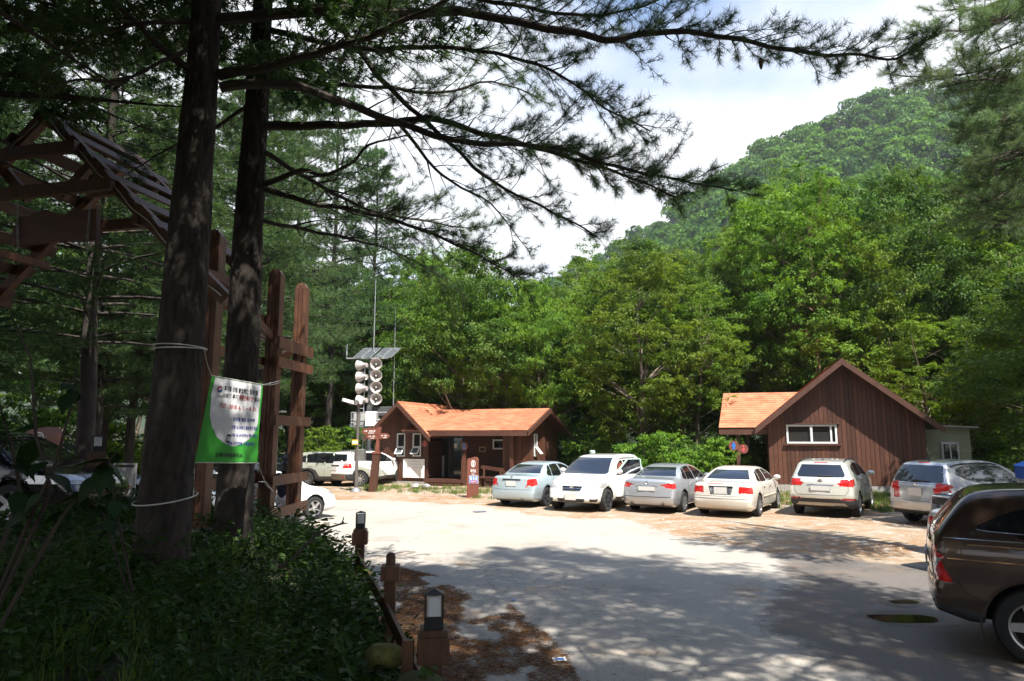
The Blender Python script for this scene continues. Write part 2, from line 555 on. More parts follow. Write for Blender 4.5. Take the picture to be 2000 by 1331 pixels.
LOTP = dict(cols=((0.285, 0.200, 0.125), (0.32, 0.255, 0.18), (0.27, 0.148, 0.072)), kw=dict(m3=(0.46, 0.62), s3=0.5, speck=0.5, c4=(0.37, 0.33, 0.28), m4=(0.5, 0.62), s4=2.2))
LOTM = groundmat('sandy_gravel_lot', *LOTP['cols'], bump=0.9, **LOTP['kw'])
def roadblend():
    """pale paving that wears out into damp old asphalt and sandy dirt at its margins"""
    m, t, b, N, L = newmat('worn_road_surface')
    r_, f3, noise, rng, mixc = groundcol(t, N, L, *ROADP['cols'], **ROADP['kw'])
    a_, fa, *_ = groundcol(t, N, L, *ASPHP['cols'], **ASPHP['kw'])
    l_, *_ = groundcol(t, N, L, *LOTP['cols'], **LOTP['kw'])
    def blend(attr, amt, lo, hi, sc):
        at = N('ShaderNodeAttribute'); at.attribute_name = attr
        n = noise(sc, 10, 0.72)
        md = N('ShaderNodeMath'); md.operation = 'MULTIPLY_ADD'; md.inputs[1].default_value = amt; md.inputs[2].default_value = -amt / 2
        L(n, md.inputs[0])
        ad = N('ShaderNodeMath'); ad.operation = 'ADD'; L(at.outputs['Fac'], ad.inputs[0]); L(md.outputs[0], ad.inputs[1])
        g = N('ShaderNodeMapRange'); g.interpolation_type = 'SMOOTHSTEP'; g.inputs['From Min'].default_value = lo; g.inputs['From Max'].default_value = hi
        L(ad.outputs[0], g.inputs['Value']); return g.outputs[0]
    fr = blend('tint', 1.1, 0.36, 0.62, 1.5)
    fl = blend('lotw', 1.0, 0.40, 0.62, 1.9)
    col = mixc(fl, mixc(fr, a_, r_), l_)
    L(col, b.inputs['Base Color'])
    rr_ = N('ShaderNodeMix'); rr_.data_type = 'FLOAT'
    L(fr, rr_.inputs[0]); L(rng(fa, 0, 1, 0.78, 0.45), rr_.inputs[2]); rr_.inputs[3].default_value = 0.9
    L(rr_.outputs[0], b.inputs['Roughness'])
    b.inputs['Specular IOR Level'].default_value = 0.3
    bp = N('ShaderNodeBump'); bp.inputs['Strength'].default_value = 0.6; bp.inputs['Distance'].default_value = 0.012
    L(noise(38, 6, 0.75), bp.inputs['Height']); L(bp.outputs[0], b.inputs['Normal'])
    return m

def gp(*pp): return [tuple(G(a, b)[:2]) for a, b in pp]
left_edge = [(x - 0.25, y) for x, y in [(1.9, -8), (0.95, -2), (0.1, 3), (-0.75, 5.1), (-1.45, 7.5), (-2.45, 10.6), (-4.1, 14.2), (-5.5, 14.9), (-9.8, 14.9), (-13.0, 16)]]
far_edge = [(-15.5, 24)] + gp((430, 962), (560, 967), (640, 969), (760, 975), (960, 985), (1060, 1003), (1150, 1010), (1240, 1008), (1330, 1034), (1430, 1060), (1520, 1098), (1562, 1140), (1478, 1195), (1530, 1240), (1620, 1300), (1700, 1345)) + [(3.3, 3.5), (4.2, -8)]
asph = gp((1270, 1012), (1400, 1052), (1530, 1072), (1700, 1088), (1850, 1105), (2200, 1120)) + [(24, 11), (24, -8), (1.5, -8), (2.0, 4), (3.0, 9)]
roadpoly = left_edge + far_edge
XG, YG = np.meshgrid(np.arange(-16.5, 24.2, 0.16), np.arange(-8, 26, 0.16), indexing='ij')
dR, dA = -poly_sdf(XG, YG, roadpoly), -poly_sdf(XG, YG, asph)
wob = 0.5 * (fnoise(XG * 1.1, YG * 1.1, 3) - 0.5) + 0.25 * (fnoise(XG * 4, YG * 4, 5) - 0.5)
dU = np.maximum(dR, dA) + wob * 0.8
ok = dU > -0.12
fk = ok[:-1, :-1] & ok[1:, :-1] & ok[1:, 1:] & ok[:-1, 1:]
ii = np.arange(XG.size).reshape(XG.shape)
qF = np.stack([ii[:-1, :-1], ii[1:, :-1], ii[1:, 1:], ii[:-1, 1:]], -1)[fk]
used, inv = np.unique(qF, return_inverse=True)
tr_ = np.clip(0.5 + (dR + wob * 0.7) / 1.5, 0, 1).ravel()[used]
# near the fence the paving keeps its own edge; towards the lot it fades into dirt
far_side = np.clip((YG - 9.0) / 2.0, 0, 1)
lw_ = (np.clip(1 - (dU + 0.12) / 1.5, 0, 1) * far_side).ravel()[used]
rme = npmesh('road', np.c_[XG.ravel()[used], YG.ravel()[used], np.full(len(used), 0.010)], inv.reshape(-1, 4), roadblend(), tint=tr_)
at_ = rme.attributes.new('lotw', 'FLOAT', 'POINT'); at_.data.foreach_set('value', lw_.astype(np.float32))
setp(link('road', rme), 'pale worn road sweeping past the entrance gate, turning to damp old asphalt on the right', kind='structure')
lot = [(-15.5, 23.5), (-4, 19), (2, 17), (4.2, 13), (8, 11), (25, 9.5), (26, 30.3), (14, 30.0), (8, 31), (4, 35.5), (-6, 36), (-9, 38), (-15.8, 38)]
sheet('gravel_lot', lot, 0.004, LOTM, 'sandy gravel parking lot in front of the cabins', amp=0.35, step=0.25, seed=8)
WATER = glassmat('dark_puddle_water', (0.010, 0.008, 0.007), 0.06)
WATER.node_tree.nodes['Principled BSDF'].inputs['Coat Weight'].default_value = 0.0
WATER.node_tree.nodes['Principled BSDF'].inputs['Specular IOR Level'].default_value = 0.3
WATER.node_tree.nodes['Principled BSDF'].inputs['IOR'].default_value = 1.16
DAMP = groundmat('damp_asphalt_margin', (0.060, 0.055, 0.052), (0.075, 0.066, 0.058), (0.045, 0.042, 0.042), speck=0.35, rough=0.45, bump=0.5)
for (px, py, rx, ry, lab) in ((1762, 1211, 0.42, 0.24, 'larger muddy puddle on the old asphalt behind the brown car'), (1764, 1178, 0.20, 0.11, 'smaller puddle just beyond the larger muddy one')):
    c = G(px, py)
    pts = [(c.x + rx * math.cos(a) * (1 + 0.10 * math.sin(3 * a + 1)), c.y + ry * math.copysign(abs(math.sin(a)) ** 0.75, math.sin(a)) * (1 + 0.15 * math.cos(2 * a))) for a in np.linspace(0, 2 * PI, 40, endpoint=False)]
    sheet('puddle', pts, 0.0165, WATER, lab, amp=0.02, step=0.08)
    sheet('damp_ground', [(c.x + (x - c.x) * 1.5 + 0.05, c.y + (y - c.y) * 1.9) for x, y in pts], 0.0125 + 0.001 * rx, DAMP, 'dark damp margin round the %s' % lab.split(' puddle')[0] + ' puddle', amp=0.12, step=0.08, seed=12)

# small stones lying on the gravel lot
def scatter_poly(poly, n, rg):
    poly = np.array(poly)
    lo, hi = poly.min(0), poly.max(0)
    p = rg.uniform(lo, hi, (n * 3, 2))
    ins = np.zeros(len(p), bool)
    for (ax, ay), (bx, by) in zip(poly, np.roll(poly, -1, 0)):
        c = ((ay > p[:, 1]) != (by > p[:, 1])) & (p[:, 0] < (bx - ax) * (p[:, 1] - ay) / (by - ay + 1e-12) + ax)
        ins ^= c
    return p[ins][:n]
def stamp(protoV, protoF, pos, yaw, sc, tilt=None, up=None):
    """many copies of a small mesh joined in one: returns V, F"""
    n, k = len(pos), len(protoV)
    c, s = np.cos(yaw)[:, None], np.sin(yaw)[:, None]
    S = np.asarray(sc, float)
    if S.ndim == 1: S = S[:, None]
    P0 = protoV[None] * S[:, None, :] if S.shape[1] > 1 else protoV[None] * S[:, :, None]
    x, y, z = P0[..., 0], P0[..., 1], P0[..., 2]
    if tilt is not None:
        ct, st = np.cos(tilt)[:, None], np.sin(tilt)[:, None]
        y, z = y * ct - z * st, y * st + z * ct
    X, Y = x * c - y * s, x * s + y * c
    V = np.stack([X + pos[:, 0:1], Y + pos[:, 1:2], z + pos[:, 2:3]], -1).reshape(-1, 3)
    F = (protoF[None] + (np.arange(n) * k)[:, None, None]).reshape(-1, protoF.shape[1])
    return V, F
octV = np.array([(1, 0, 0), (0, 1, 0), (-1, 0, 0), (0, -1, 0), (0.1, 0.1, 0.7), (0, 0, -0.3)], float)
octF = np.array([(0, 1, 4), (1, 2, 4), (2, 3, 4), (3, 0, 4)])
STONEM = pm('gravel_stone', (0.36, 0.33, 0.29), 0.9, var=0.35, scale=3)
sp = scatter_poly([(5.5, 15.5), (9, 13.2), (22, 13), (24, 22), (12, 24), (2, 24), (-6, 30), (-7, 34), (3, 34), (1.0, 20)], 5200, nrg)
V, F = stamp(octV, octF, np.c_[sp, np.full(len(sp), 0.006)], nrg.uniform(0, 6.3, len(sp)), nrg.uniform(0.6, 1.3, (len(sp), 3)) * (0.008 + 0.03 * nrg.random(len(sp))[:, None] ** 3))
setp(link('gravel', npmesh('gravel', V, F, STONEM)), 'loose gravel scattered over the parking lot', 'gravel', kind='stuff')

# fallen pine needles along the road edge
nd = scatter_poly(gp((755, 1105), (860, 1128), (970, 1165), (1040, 1215), (1100, 1270), (1140, 1345), (700, 1500)), 90000, nrg)
msk = fnoise(nd[:, 0] * 2.3, nd[:, 1] * 1.6, 21) + 0.22 * np.clip(-(nd[:, 0] + 0.32 * (nd[:, 1] - 5.1) + 0.1) * 0.9 + 0.3, -0.6, 0.55)
nd = nd[(msk > 0.36 + 0.16 * nrg.random(len(nd)) ** 2) & (bank_dist(nd[:, 0], nd[:, 1]) < 0.15)][:42000]
st_ = scatter_poly(gp((700, 1090), (900, 1080), (1250, 1150), (1400, 1345), (700, 1500)), 1500, nrg)
nd = np.concatenate([nd, st_[bank_dist(st_[:, 0], st_[:, 1]) < 0.1]])
needV = np.array([(-0.5, -0.03, 0), (0.5, 0, 0.0), (-0.5, 0.03, 0.03)], float)
V, F = stamp(needV, np.array([(0, 1, 2)]), np.c_[nd, 0.0125 + 0.022 * nrg.random(len(nd)) ** 2], nrg.uniform(0, 6.3, len(nd)), nrg.uniform(0.05, 0.1, len(nd)), nrg.normal(0, 0.35, len(nd)))
NEEDM = leafmat('dry_pine_needles', (0.085, 0.032, 0.014), (0.24, 0.092, 0.034), 0.1, 0.8)
setp(link('pine_needle_litter', npmesh('pine_needle_litter', V, F, NEEDM, tint=np.repeat(nrg.random(len(nd)), 3))), 'rust brown fallen pine needles along the edge of the road', 'pine needles', kind='stuff')

# ------------------------------------------------------------------ the hill
ridge = np.array([(-700, 700, 420), (0, 720, 400), (600, 690, 390), (850, 690, 360), (1000, 640, 335), (1050, 560, 325), (1180, 495, 315), (1300, 425, 305), (1430, 330, 295), (1500, 290, 290), (1590, 248, 285), (1700, 206, 280), (1760, 183, 277), (1900, 172, 274), (2050, 150, 272), (2300, 130, 268), (2900, 260, 260), (3600, 420, 250)], float)
def hill_at(u, t):
    px = 1000 + u * FPX
    D = np.interp(px, ridge[:, 0], ridge[:, 2])
    py = np.interp(px, ridge[:, 0], ridge[:, 1])
    v = (665.5 - py) / FPX
    Z = CAM_Z + (SP + v * CP) * D / (CP - v * SP) - 5.0
    y = 70 + (D - 70) * t
    zf = 1.0
    k = np.clip(t, 0, 1)
    z = zf + (Z - zf) * (0.55 * k + 0.45 * k * k)
    z = np.where(t > 1, Z - (t - 1) * 90, z)
    bump_ = 13 * (fnoise(u * y / 38 + 3, y / 45, 31) - 0.5) * np.sin(np.clip(k, 0, 1) * PI) * 2
    return u * y, y, z + bump_
U, T = np.meshgrid(np.linspace(-1.4, 1.7, 110), np.concatenate([[-0.05], np.linspace(0, 1, 36), [1.1, 1.3, 1.7]]), indexing='ij')
hx, hy, hzz = hill_at(U, T)
hzz[:, 0] = -1
n0, n1 = U.shape
ii = np.arange(n0 * n1).reshape(n0, n1)
hF = np.stack([ii[:-1, :-1], ii[1:, :-1], ii[1:, 1:], ii[:-1, 1:]], -1).reshape(-1, 4)
HILLM = pm('hill_undergrowth', (0.02, 0.035, 0.012), 0.95, var=0.3, scale=0.05)
setp(link('hill', npmesh('hill', np.stack([hx, hy, hzz], -1).reshape(-1, 3), hF, HILLM, True)), 'steep wooded hill rising behind the cabins', kind='structure')

# crowns of the far wood on the hill: one mass
def crown_quads(n, rg, size, flat=0.8):
    """leafy clumps over the upper side of a lumpy dome; returns V (n*4,3), F, tint"""
    lob = rg.normal(0, 1, (9, 3)); lob /= np.linalg.norm(lob, axis=1)[:, None]; lob[:, 2] = np.abs(lob[:, 2]) * 0.9 - 0.05
    d = rg.normal(0, 1, (n, 3)); d /= np.linalg.norm(d, axis=1)[:, None]
    d[:, 2] = np.where(d[:, 2] < -0.25, -d[:, 2], d[:, 2])
    amp = (d @ lob.T).max(1)
    rad = 0.62 + 0.42 * np.clip((amp - 0.6) / 0.4, 0, 1) + rg.normal(0, 0.05, n)
    c = d * rad[:, None] * np.array([1, 1, flat])
    nrm = d + rg.normal(0, 0.7, (n, 3)); nrm[:, 2] += 0.25; nrm /= np.linalg.norm(nrm, axis=1)[:, None]
    a = np.cross(nrm, rg.normal(0, 1, (n, 3))); a /= np.linalg.norm(a, axis=1)[:, None]
    b = np.cross(nrm, a)
    s = size * rg.uniform(0.7, 1.3, n)[:, None]
    V = np.stack([c - a * s, c - b * s * 0.7, c + a * s, c + b * s * 0.7], 1).reshape(-1, 3)
    F = np.arange(n * 4).reshape(n, 4)
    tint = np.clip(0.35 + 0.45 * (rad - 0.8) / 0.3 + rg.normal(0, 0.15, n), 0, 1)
    return V, F, np.repeat(tint, 4)
hp = [crown_quads(220, nrg, 0.125) for _ in range(5)]
HN = 2500
uu = nrg.uniform(-0.32, 0.84, HN * 2); tt = nrg.random(HN * 2) ** 0.75 * 1.03
keep = nrg.random(HN * 2) < (0.25 + 0.75 * np.clip((uu + 0.1) / 0.25, 0, 1))
uu, tt = uu[keep][:HN], tt[keep][:HN]
cx, cyy, cz = hill_at(uu, tt)
Vs, Fs, Ts = [], [], []
off = 0
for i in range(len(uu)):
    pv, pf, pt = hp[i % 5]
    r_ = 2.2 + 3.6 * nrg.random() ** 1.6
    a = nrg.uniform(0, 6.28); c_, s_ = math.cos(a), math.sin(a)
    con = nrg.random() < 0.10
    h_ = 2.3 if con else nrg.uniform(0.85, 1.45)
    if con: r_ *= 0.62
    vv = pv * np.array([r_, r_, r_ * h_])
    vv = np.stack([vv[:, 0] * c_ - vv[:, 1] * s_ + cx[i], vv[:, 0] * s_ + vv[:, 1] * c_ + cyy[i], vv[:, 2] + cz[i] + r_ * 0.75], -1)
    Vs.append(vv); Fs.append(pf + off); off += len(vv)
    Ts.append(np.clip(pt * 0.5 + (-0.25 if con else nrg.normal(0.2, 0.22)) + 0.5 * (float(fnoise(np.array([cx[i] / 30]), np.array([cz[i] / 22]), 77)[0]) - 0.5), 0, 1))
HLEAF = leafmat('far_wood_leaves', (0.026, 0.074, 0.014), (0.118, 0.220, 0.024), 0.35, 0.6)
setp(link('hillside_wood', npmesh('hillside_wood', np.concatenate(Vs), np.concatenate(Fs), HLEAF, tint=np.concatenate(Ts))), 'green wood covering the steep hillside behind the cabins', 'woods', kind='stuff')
del Vs, Fs, Ts
# ------------------------------------------------------------------ trees
BARKP = pm('pine_bark', (0.034, 0.026, 0.021), 0.95, var=0.6, scale=7, stretch=(1, 1, 0.35), bump=1.0, bscale=14)
BARKB = pm('broadleaf_bark', (0.16, 0.125, 0.095), 0.95, var=0.5, scale=6, stretch=(1, 1, 0.3), bump=0.8, bscale=18)
TWIG = pm('pine_twig_bark', (0.045, 0.035, 0.027), 0.95, var=0.3, scale=10)
NEEDLE = leafmat('pine_needle_leaf', (0.030, 0.072, 0.032), (0.125, 0.195, 0.065), 0.28, 0.42)
NEEDLELIT = leafmat('sunlit_pine_needle', (0.085, 0.150, 0.085), (0.230, 0.310, 0.165), 0.3, 0.45)  # bluish needles, sunlight put into the colour by brightening it
LEAFA = leafmat('oak_leaf', (0.060, 0.125, 0.018), (0.205, 0.300, 0.036), 0.45, 0.5)
LEAFB = leafmat('walnut_leaf', (0.078, 0.170, 0.022), (0.225, 0.360, 0.045), 0.48, 0.5)
LEAFC = leafmat('dark_maple_leaf', (0.036, 0.088, 0.018), (0.130, 0.205, 0.034), 0.38, 0.5)
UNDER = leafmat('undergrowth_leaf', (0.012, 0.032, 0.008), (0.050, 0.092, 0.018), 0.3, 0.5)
GRASSM = leafmat('grass_blade', (0.060, 0.110, 0.024), (0.190, 0.250, 0.060), 0.3, 0.5)

def unit(a):
    return a / np.maximum(np.linalg.norm(a, axis=-1, keepdims=True), 1e-9)
def leaves_at(c, nrm, length, width, rg, droop=0.0, axisdir=None):
    """rhombic leaf per point, V (n*4,3)"""
    n = len(c)
    a = np.cross(nrm, rg.normal(0, 1, (n, 3))) if axisdir is None else axisdir - nrm * (axisdir * nrm).sum(1, keepdims=True)
    a = unit(a); b = np.cross(nrm, a)
    l = (length * rg.uniform(0.7, 1.25, n))[:, None]
    wv = l * width
    tip = c + a * l
    tip[:, 2] -= (l[:, 0] * droop)
    base = c
    mid = c + a * l * 0.45
    V = np.stack([base, mid + b * wv * 0.5, tip, mid - b * wv * 0.5], 1).reshape(-1, 3)
    return V, np.arange(4 * n).reshape(n, 4)

def broadleaf(name, seed, H, rad, base, nclump, per, leaf, lw, flat, mat, droop=0.25, clump_r=0.17, multi=1, bark=None, lean=0.0):
    """returns (trunk mesh, crown mesh) of one tree standing at the origin"""
    rg = np.random.default_rng(seed)
    rr = random.Random(seed)
    mb = MB()
    ch = H - base
    # clump centres in the crown's volume, most of them towards the outside
    d = unit(rg.normal(0, 1, (nclump, 3)))
    rad_f = rg.uniform(0.25, 1.0, nclump) ** 0.55
    lump = 0.78 + 0.34 * (vnoise(d[:, 0] * 2.3 + seed, d[:, 2] * 2.3 + d[:, 1] * 2.0, seed))
    cc = d * (rad_f * lump)[:, None]
    hgt = (cc[:, 2] + 1) / 2
    wid = np.clip(1.15 - 0.75 * np.abs(hgt - 0.42) ** 1.3, 0.25, 1.1)
    cc = np.stack([cc[:, 0] * rad * wid, cc[:, 1] * rad * wid, base + hgt * ch], -1)
    # trunks
    limbs = []
    for k in range(multi):
        a0 = rr.uniform(0, 6.28)
        sp = 0.0 if multi == 1 else rr.uniform(0.12, 0.22)
        r0 = 0.028 * H * rr.uniform(0.36, 0.46) * (1 if multi == 1 else 0.75)
        pts, rads = [], []
        ph = rr.uniform(0, 6)
        for i in range(9):
            t = i / 8
            z = H * 0.8 * t
            ox = sp * z * math.cos(a0) + 0.14 * math.sin(z * 0.7 + ph) * t + lean * z
            oy = sp * z * math.sin(a0) + 0.14 * math.cos(z * 0.6 + ph) * t
            pts.append(Vector((ox, oy, z - 0.15 if i == 0 else z)))
            rads.append(r0 * (1 - 0.88 * t) * (1.35 if i == 0 else 1))
        mb.tube(pts, rads, 8)
        limbs.append((pts, rads))
    # a limb to every third clump or so
    for j in range(0, nclump, 3 if nclump > 60 else 2):
        pts, rads = rr.choice(limbs)
        tgt = Vector(cc[j])
        best = None
        for i in range(1, 8):
            q = pts[i]
            run = (Vector((tgt.x, tgt.y, 0)) - Vector((q.x, q.y, 0))).length
            sc = abs((tgt.z - q.z) - 0.75 * run)
            if best is None or sc < best[0]: best = (sc, i)
        i = best[1]
        q = pts[i]
        mid = q.lerp(tgt, 0.5) + Vector((rr.uniform(-.2, .2), rr.uniform(-.2, .2), rr.uniform(-0.1, 0.35)))
        r1 = min(rads[i] * 0.6, 0.07)
        mb.tube([q, q.lerp(mid, 0.5) + Vector((0, 0, 0.08)), mid, mid.lerp(tgt, 0.6), tgt], [r1, r1 * 0.8, r1 * 0.6, r1 * 0.35, 0.008], 5, cap=False)
    # leaves
    n = nclump * per
    cid = np.repeat(np.arange(nclump), per)
    crad = rad * clump_r * rg.uniform(0.75, 1.35, nclump)
    ns = 9
    sub = unit(rg.normal(0, 1, (nclump * ns, 3))) * (rg.random(nclump * ns) ** 0.35)[:, None]
    sid = cid * ns + rg.integers(0, ns, n)
    g = sub[sid] + unit(rg.normal(0, 1, (n, 3))) * (rg.random(n) ** 0.6)[:, None] * 0.34
    p = cc[cid] + g * crad[cid][:, None] * np.array([1.25, 1.25, flat])
    nr = unit(rg.normal(0, 0.55, (n, 3)) + np.array([0, 0, 0.8]) + g * 0.6)
    out = unit(np.c_[g[:, :2], g[:, 2] * 0.3 - 0.25])
    V, F = leaves_at(p, nr, leaf, lw, rg, droop, out + rg.normal(0, 0.5, (n, 3)))
    ct = rg.normal(0.45, 0.16, nclump)
    tint = np.clip(ct[cid] + rg.normal(0, 0.10, nclump * ns)[sid] + rg.normal(0, 0.15, n), 0, 1)
    return mb.mesh(name + '_trunk', bark or BARKB, True), npmesh(name + '_crown', V, F, mat, tint=np.repeat(tint, 4))

def plant(name, meshes, loc, rz, sc, label, cat, group, parts=('trunk', 'crown')):
    root = thing(name, label, cat, loc, rz, group)
    root.scale = sc if isinstance(sc, (tuple, list)) else (sc, sc, sc)
    for nm, me in zip(parts, meshes): link(nm, me, root)
    return root

# ---- pines
def needle_tufts(P0, D, n, rg, l0, l1, wid, spread=(0.35, 1.25)):
    """n needles fanned round direction D at each point"""
    m = len(P0)
    D = unit(D)
    pid = np.repeat(np.arange(m), n)
    k = m * n
    ax = D[pid]
    r1 = unit(np.cross(ax, rg.normal(0, 1, (k, 3))))
    th = rg.uniform(spread[0], spread[1], k)
    dirv = ax * np.cos(th)[:, None] + r1 * np.sin(th)[:, None]
    l = rg.uniform(l0, l1, k)[:, None]
    b = unit(np.cross(dirv, rg.normal(0, 1, (k, 3)))) * wid / 2
    base = P0[pid] + ax * rg.uniform(-0.05, 0.02, k)[:, None]
    V = np.stack([base - b, base + b, base + dirv * l], 1).reshape(-1, 3)
    return V, np.arange(3 * k).reshape(k, 3), pid
def pine_crown(name, seed, H, base, rmax, step=0.5, ntuft=48, nn=13, nl=(0.11, 0.17), nw=0.016, bare=0.0):
    rg = np.random.default_rng(seed); rr = random.Random(seed)
    mb = MB()
    tp = [Vector((0.06 * math.sin(z * 0.8), 0.06 * math.cos(z), z)) for z in np.linspace(-0.3, H, 10)]
    mb.tube(tp, [0.02 * H * (1 - 0.9 * i / 9) * (1.15 if i == 0 else 1) * 0.62 for i in range(10)], 9)
    P0, D = [], []
    z = base
    while z < H - 0.3:
        f = (z - base) / (H - base)
        L0 = rmax * (1 - f) ** 0.75 * min(1, 0.65 + f * 2.5) + 0.25
        a0 = rr.uniform(0, 6.28)
        nb = rr.choice((4, 5, 5))
        for k in range(nb):
            a = a0 + k * 2 * PI / nb + rr.uniform(-.3, .3)
            L_ = L0 * rr.uniform(0.7, 1.12)
            up = rr.uniform(0.05, 0.35) + f * 0.4
            q0 = Vector((0, 0, z + rr.uniform(-.15, .15)))
            dr = Vector((math.cos(a), math.sin(a), 0))
            pts = [q0 + dr * L_ * t + Vector((0, 0, L_ * (up * t - 0.35 * t * t + 0.18 * t ** 3))) for t in (0, .25, .5, .75, 1)]
            mb.tube(pts, [0.012 * L_ + 0.006, 0.009 * L_ + 0.005, 0.007 * L_ + .004, 0.012, 0.005], 4, cap=False)
            side = Vector((-dr.y, dr.x, 0))
            nt = int(ntuft * (0.4 + 0.6 * L_ / rmax))
            for j in range(nt):
                t = rr.uniform(0.22 + bare, 1.0) ** 0.8
                c = q0 + dr * L_ * t + Vector((0, 0, L_ * (up * t - 0.35 * t * t + 0.18 * t ** 3)))
                sw = rr.uniform(-1, 1) * L_ * 0.34 * (1.12 - t) ** 0.6 * 1.1
                c = c + side * sw + dr * abs(sw) * 0.45 + Vector((0, 0, rr.uniform(-0.08, 0.12)))
                dd = dr * 0.7 + side * (0.7 if sw > 0 else -0.7) * min(1, abs(sw) * 2) + Vector((0, 0, rr.uniform(0.0, 0.7)))
                P0.append(c); D.append(dd)
        z += step * rr.uniform(0.8, 1.2)
    P0 = np.array(P0); D = np.array(D)
    V, F, pid = needle_tufts(P0, D, nn, rg, nl[0], nl[1], nw)
    tint = np.clip(rg.normal(0.45, 0.22, len(P0))[pid] + rg.normal(0, 0.1, len(pid)), 0, 1)
    return mb.mesh(name + '_trunk', BARKP, True), npmesh(name + '_crown', V, F, NEEDLE, tint=np.repeat(tint, 3))

PINES = [pine_crown('pine_a', 11, 15.0, 4.2, 3.5, ntuft=105, nn=13, nw=0.014), pine_crown('pine_b', 23, 13.0, 3.0, 3.1, step=0.46, ntuft=95, nn=13, nw=0.014)]

PINES.append(pine_crown('pine_c', 31, 15.0, 4.2, 3.9, step=0.5, ntuft=190, nn=13, nl=(0.13, 0.2), nw=0.022))  # denser crown with widened needles, made to deepen the cast shade

def limb(pts3, r0, seed, dens=1.0, bare=0.25, tw=1.0, nn=28):
    """one pine limb: (wood mesh builder, needle V, needle tint) with side twigs and needle tufts"""
    rr = random.Random(seed); rg = np.random.default_rng(seed)
    mb = MB()
    # smooth path
    pts3 = [Vector(p) for p in pts3]
    fine = []
    for i in range(len(pts3) - 1):
        p0, p1, p2, p3 = pts3[max(i - 1, 0)], pts3[i], pts3[i + 1], pts3[min(i + 2, len(pts3) - 1)]
        for j in range(4):
            t = j / 4
            fine.append(0.5 * ((2 * p1) + (p2 - p0) * t + (2 * p0 - 5 * p1 + 4 * p2 - p3) * t * t + (3 * p1 - p0 - 3 * p2 + p3) * t ** 3))
    fine.append(pts3[-1])
    cum = [0]
    for a, b in zip(fine[:-1], fine[1:]): cum.append(cum[-1] + (b - a).length)
    Lt = cum[-1]
    wob = [p + Vector((0, 0, 0.012 * math.sin(c * 9 + seed))) for p, c in zip(fine, cum)]
    mb.tube(wob, [r0 * (1 - 0.86 * c / Lt) + 0.003 for c in cum], 7)
    def at(s):
        s = min(max(s, 0), Lt - 1e-4)
        for i in range(len(cum) - 1):
            if cum[i + 1] >= s:
                f = (s - cum[i]) / max(cum[i + 1] - cum[i], 1e-6)
                return fine[i].lerp(fine[i + 1], f), (fine[i + 1] - fine[i]).normalized()
        return fine[-1], (fine[-1] - fine[-2]).normalized()
    P0, D = [], []
    s = Lt * bare * rr.uniform(0.6, 1)
    sd = 1
    while s < Lt:
        p, tg = at(s)
        f = s / Lt
        side = tg.cross(Vector((0, 0, 1)))
        side = side.normalized() if side.length > 0.05 else Vector((0, 1, 0))
        l1 = tw * (1.15 - 0.75 * f) * rr.uniform(0.55, 1.25)
        d1 = (tg * rr.uniform(0.5, 0.95) + side * sd * rr.uniform(0.45, 1.0) + Vector((0, 0, rr.uniform(-0.38, 0.5)))).normalized()
        e = [p]
        dcur = d1.copy()
        for q in range(5):
            dcur = (dcur + Vector((rr.uniform(-.16, .16), rr.uniform(-.16, .16), rr.uniform(-.16, .18)))).normalized()
            e.append(e[-1] + dcur * l1 / 5)
        mb.tube(e, [0.011 * l1 + 0.003, 0.009 * l1 + .003, 0.006, 0.005, 0.004, 0.003], 4, cap=False)
        foli = 1.0 if f > bare + 0.12 else 0.45
        # tufts along the outer part of the twig and on its own small side shoots
        for q in range(2, 6):
            for w_ in range(rr.choice((1, 2, 2, 3))):
                if rr.random() > min(1, dens) * foli: continue
                sh = (dcur * 0.6 + side * rr.uniform(-0.9, 0.9) + Vector((0, 0, rr.uniform(-0.4, 0.85))) + d1 * 0.3).normalized()
                ls = rr.uniform(0.08, 0.3) * (1.2 - 0.4 * f)
                tip = e[q] + sh * ls
                mb.tube([e[q], tip], [0.004, 0.0025], 3, cap=False)
                P0.append(tip); D.append(sh)
                if rr.random() < 0.6:
                    P0.append(e[q].lerp(tip, 0.55)); D.append(sh)
        P0.append(e[-1]); D.append(dcur)
        s += rr.uniform(0.07, 0.15) / max(0.5, dens)
        sd = -sd
    P0.append(fine[-1]); D.append(fine[-1] - fine[-2])
    P0 = np.array(P0); D = np.array(D)
    V, F, pid = needle_tufts(P0, D, nn, rg, 0.08, 0.13, 0.0042, (0.45, 1.6))
    tint = np.clip(rg.normal(0.4, 0.2, len(P0))[pid] + rg.normal(0, 0.1, len(pid)), 0, 1)
    return mb, V, F, np.repeat(tint, 3)

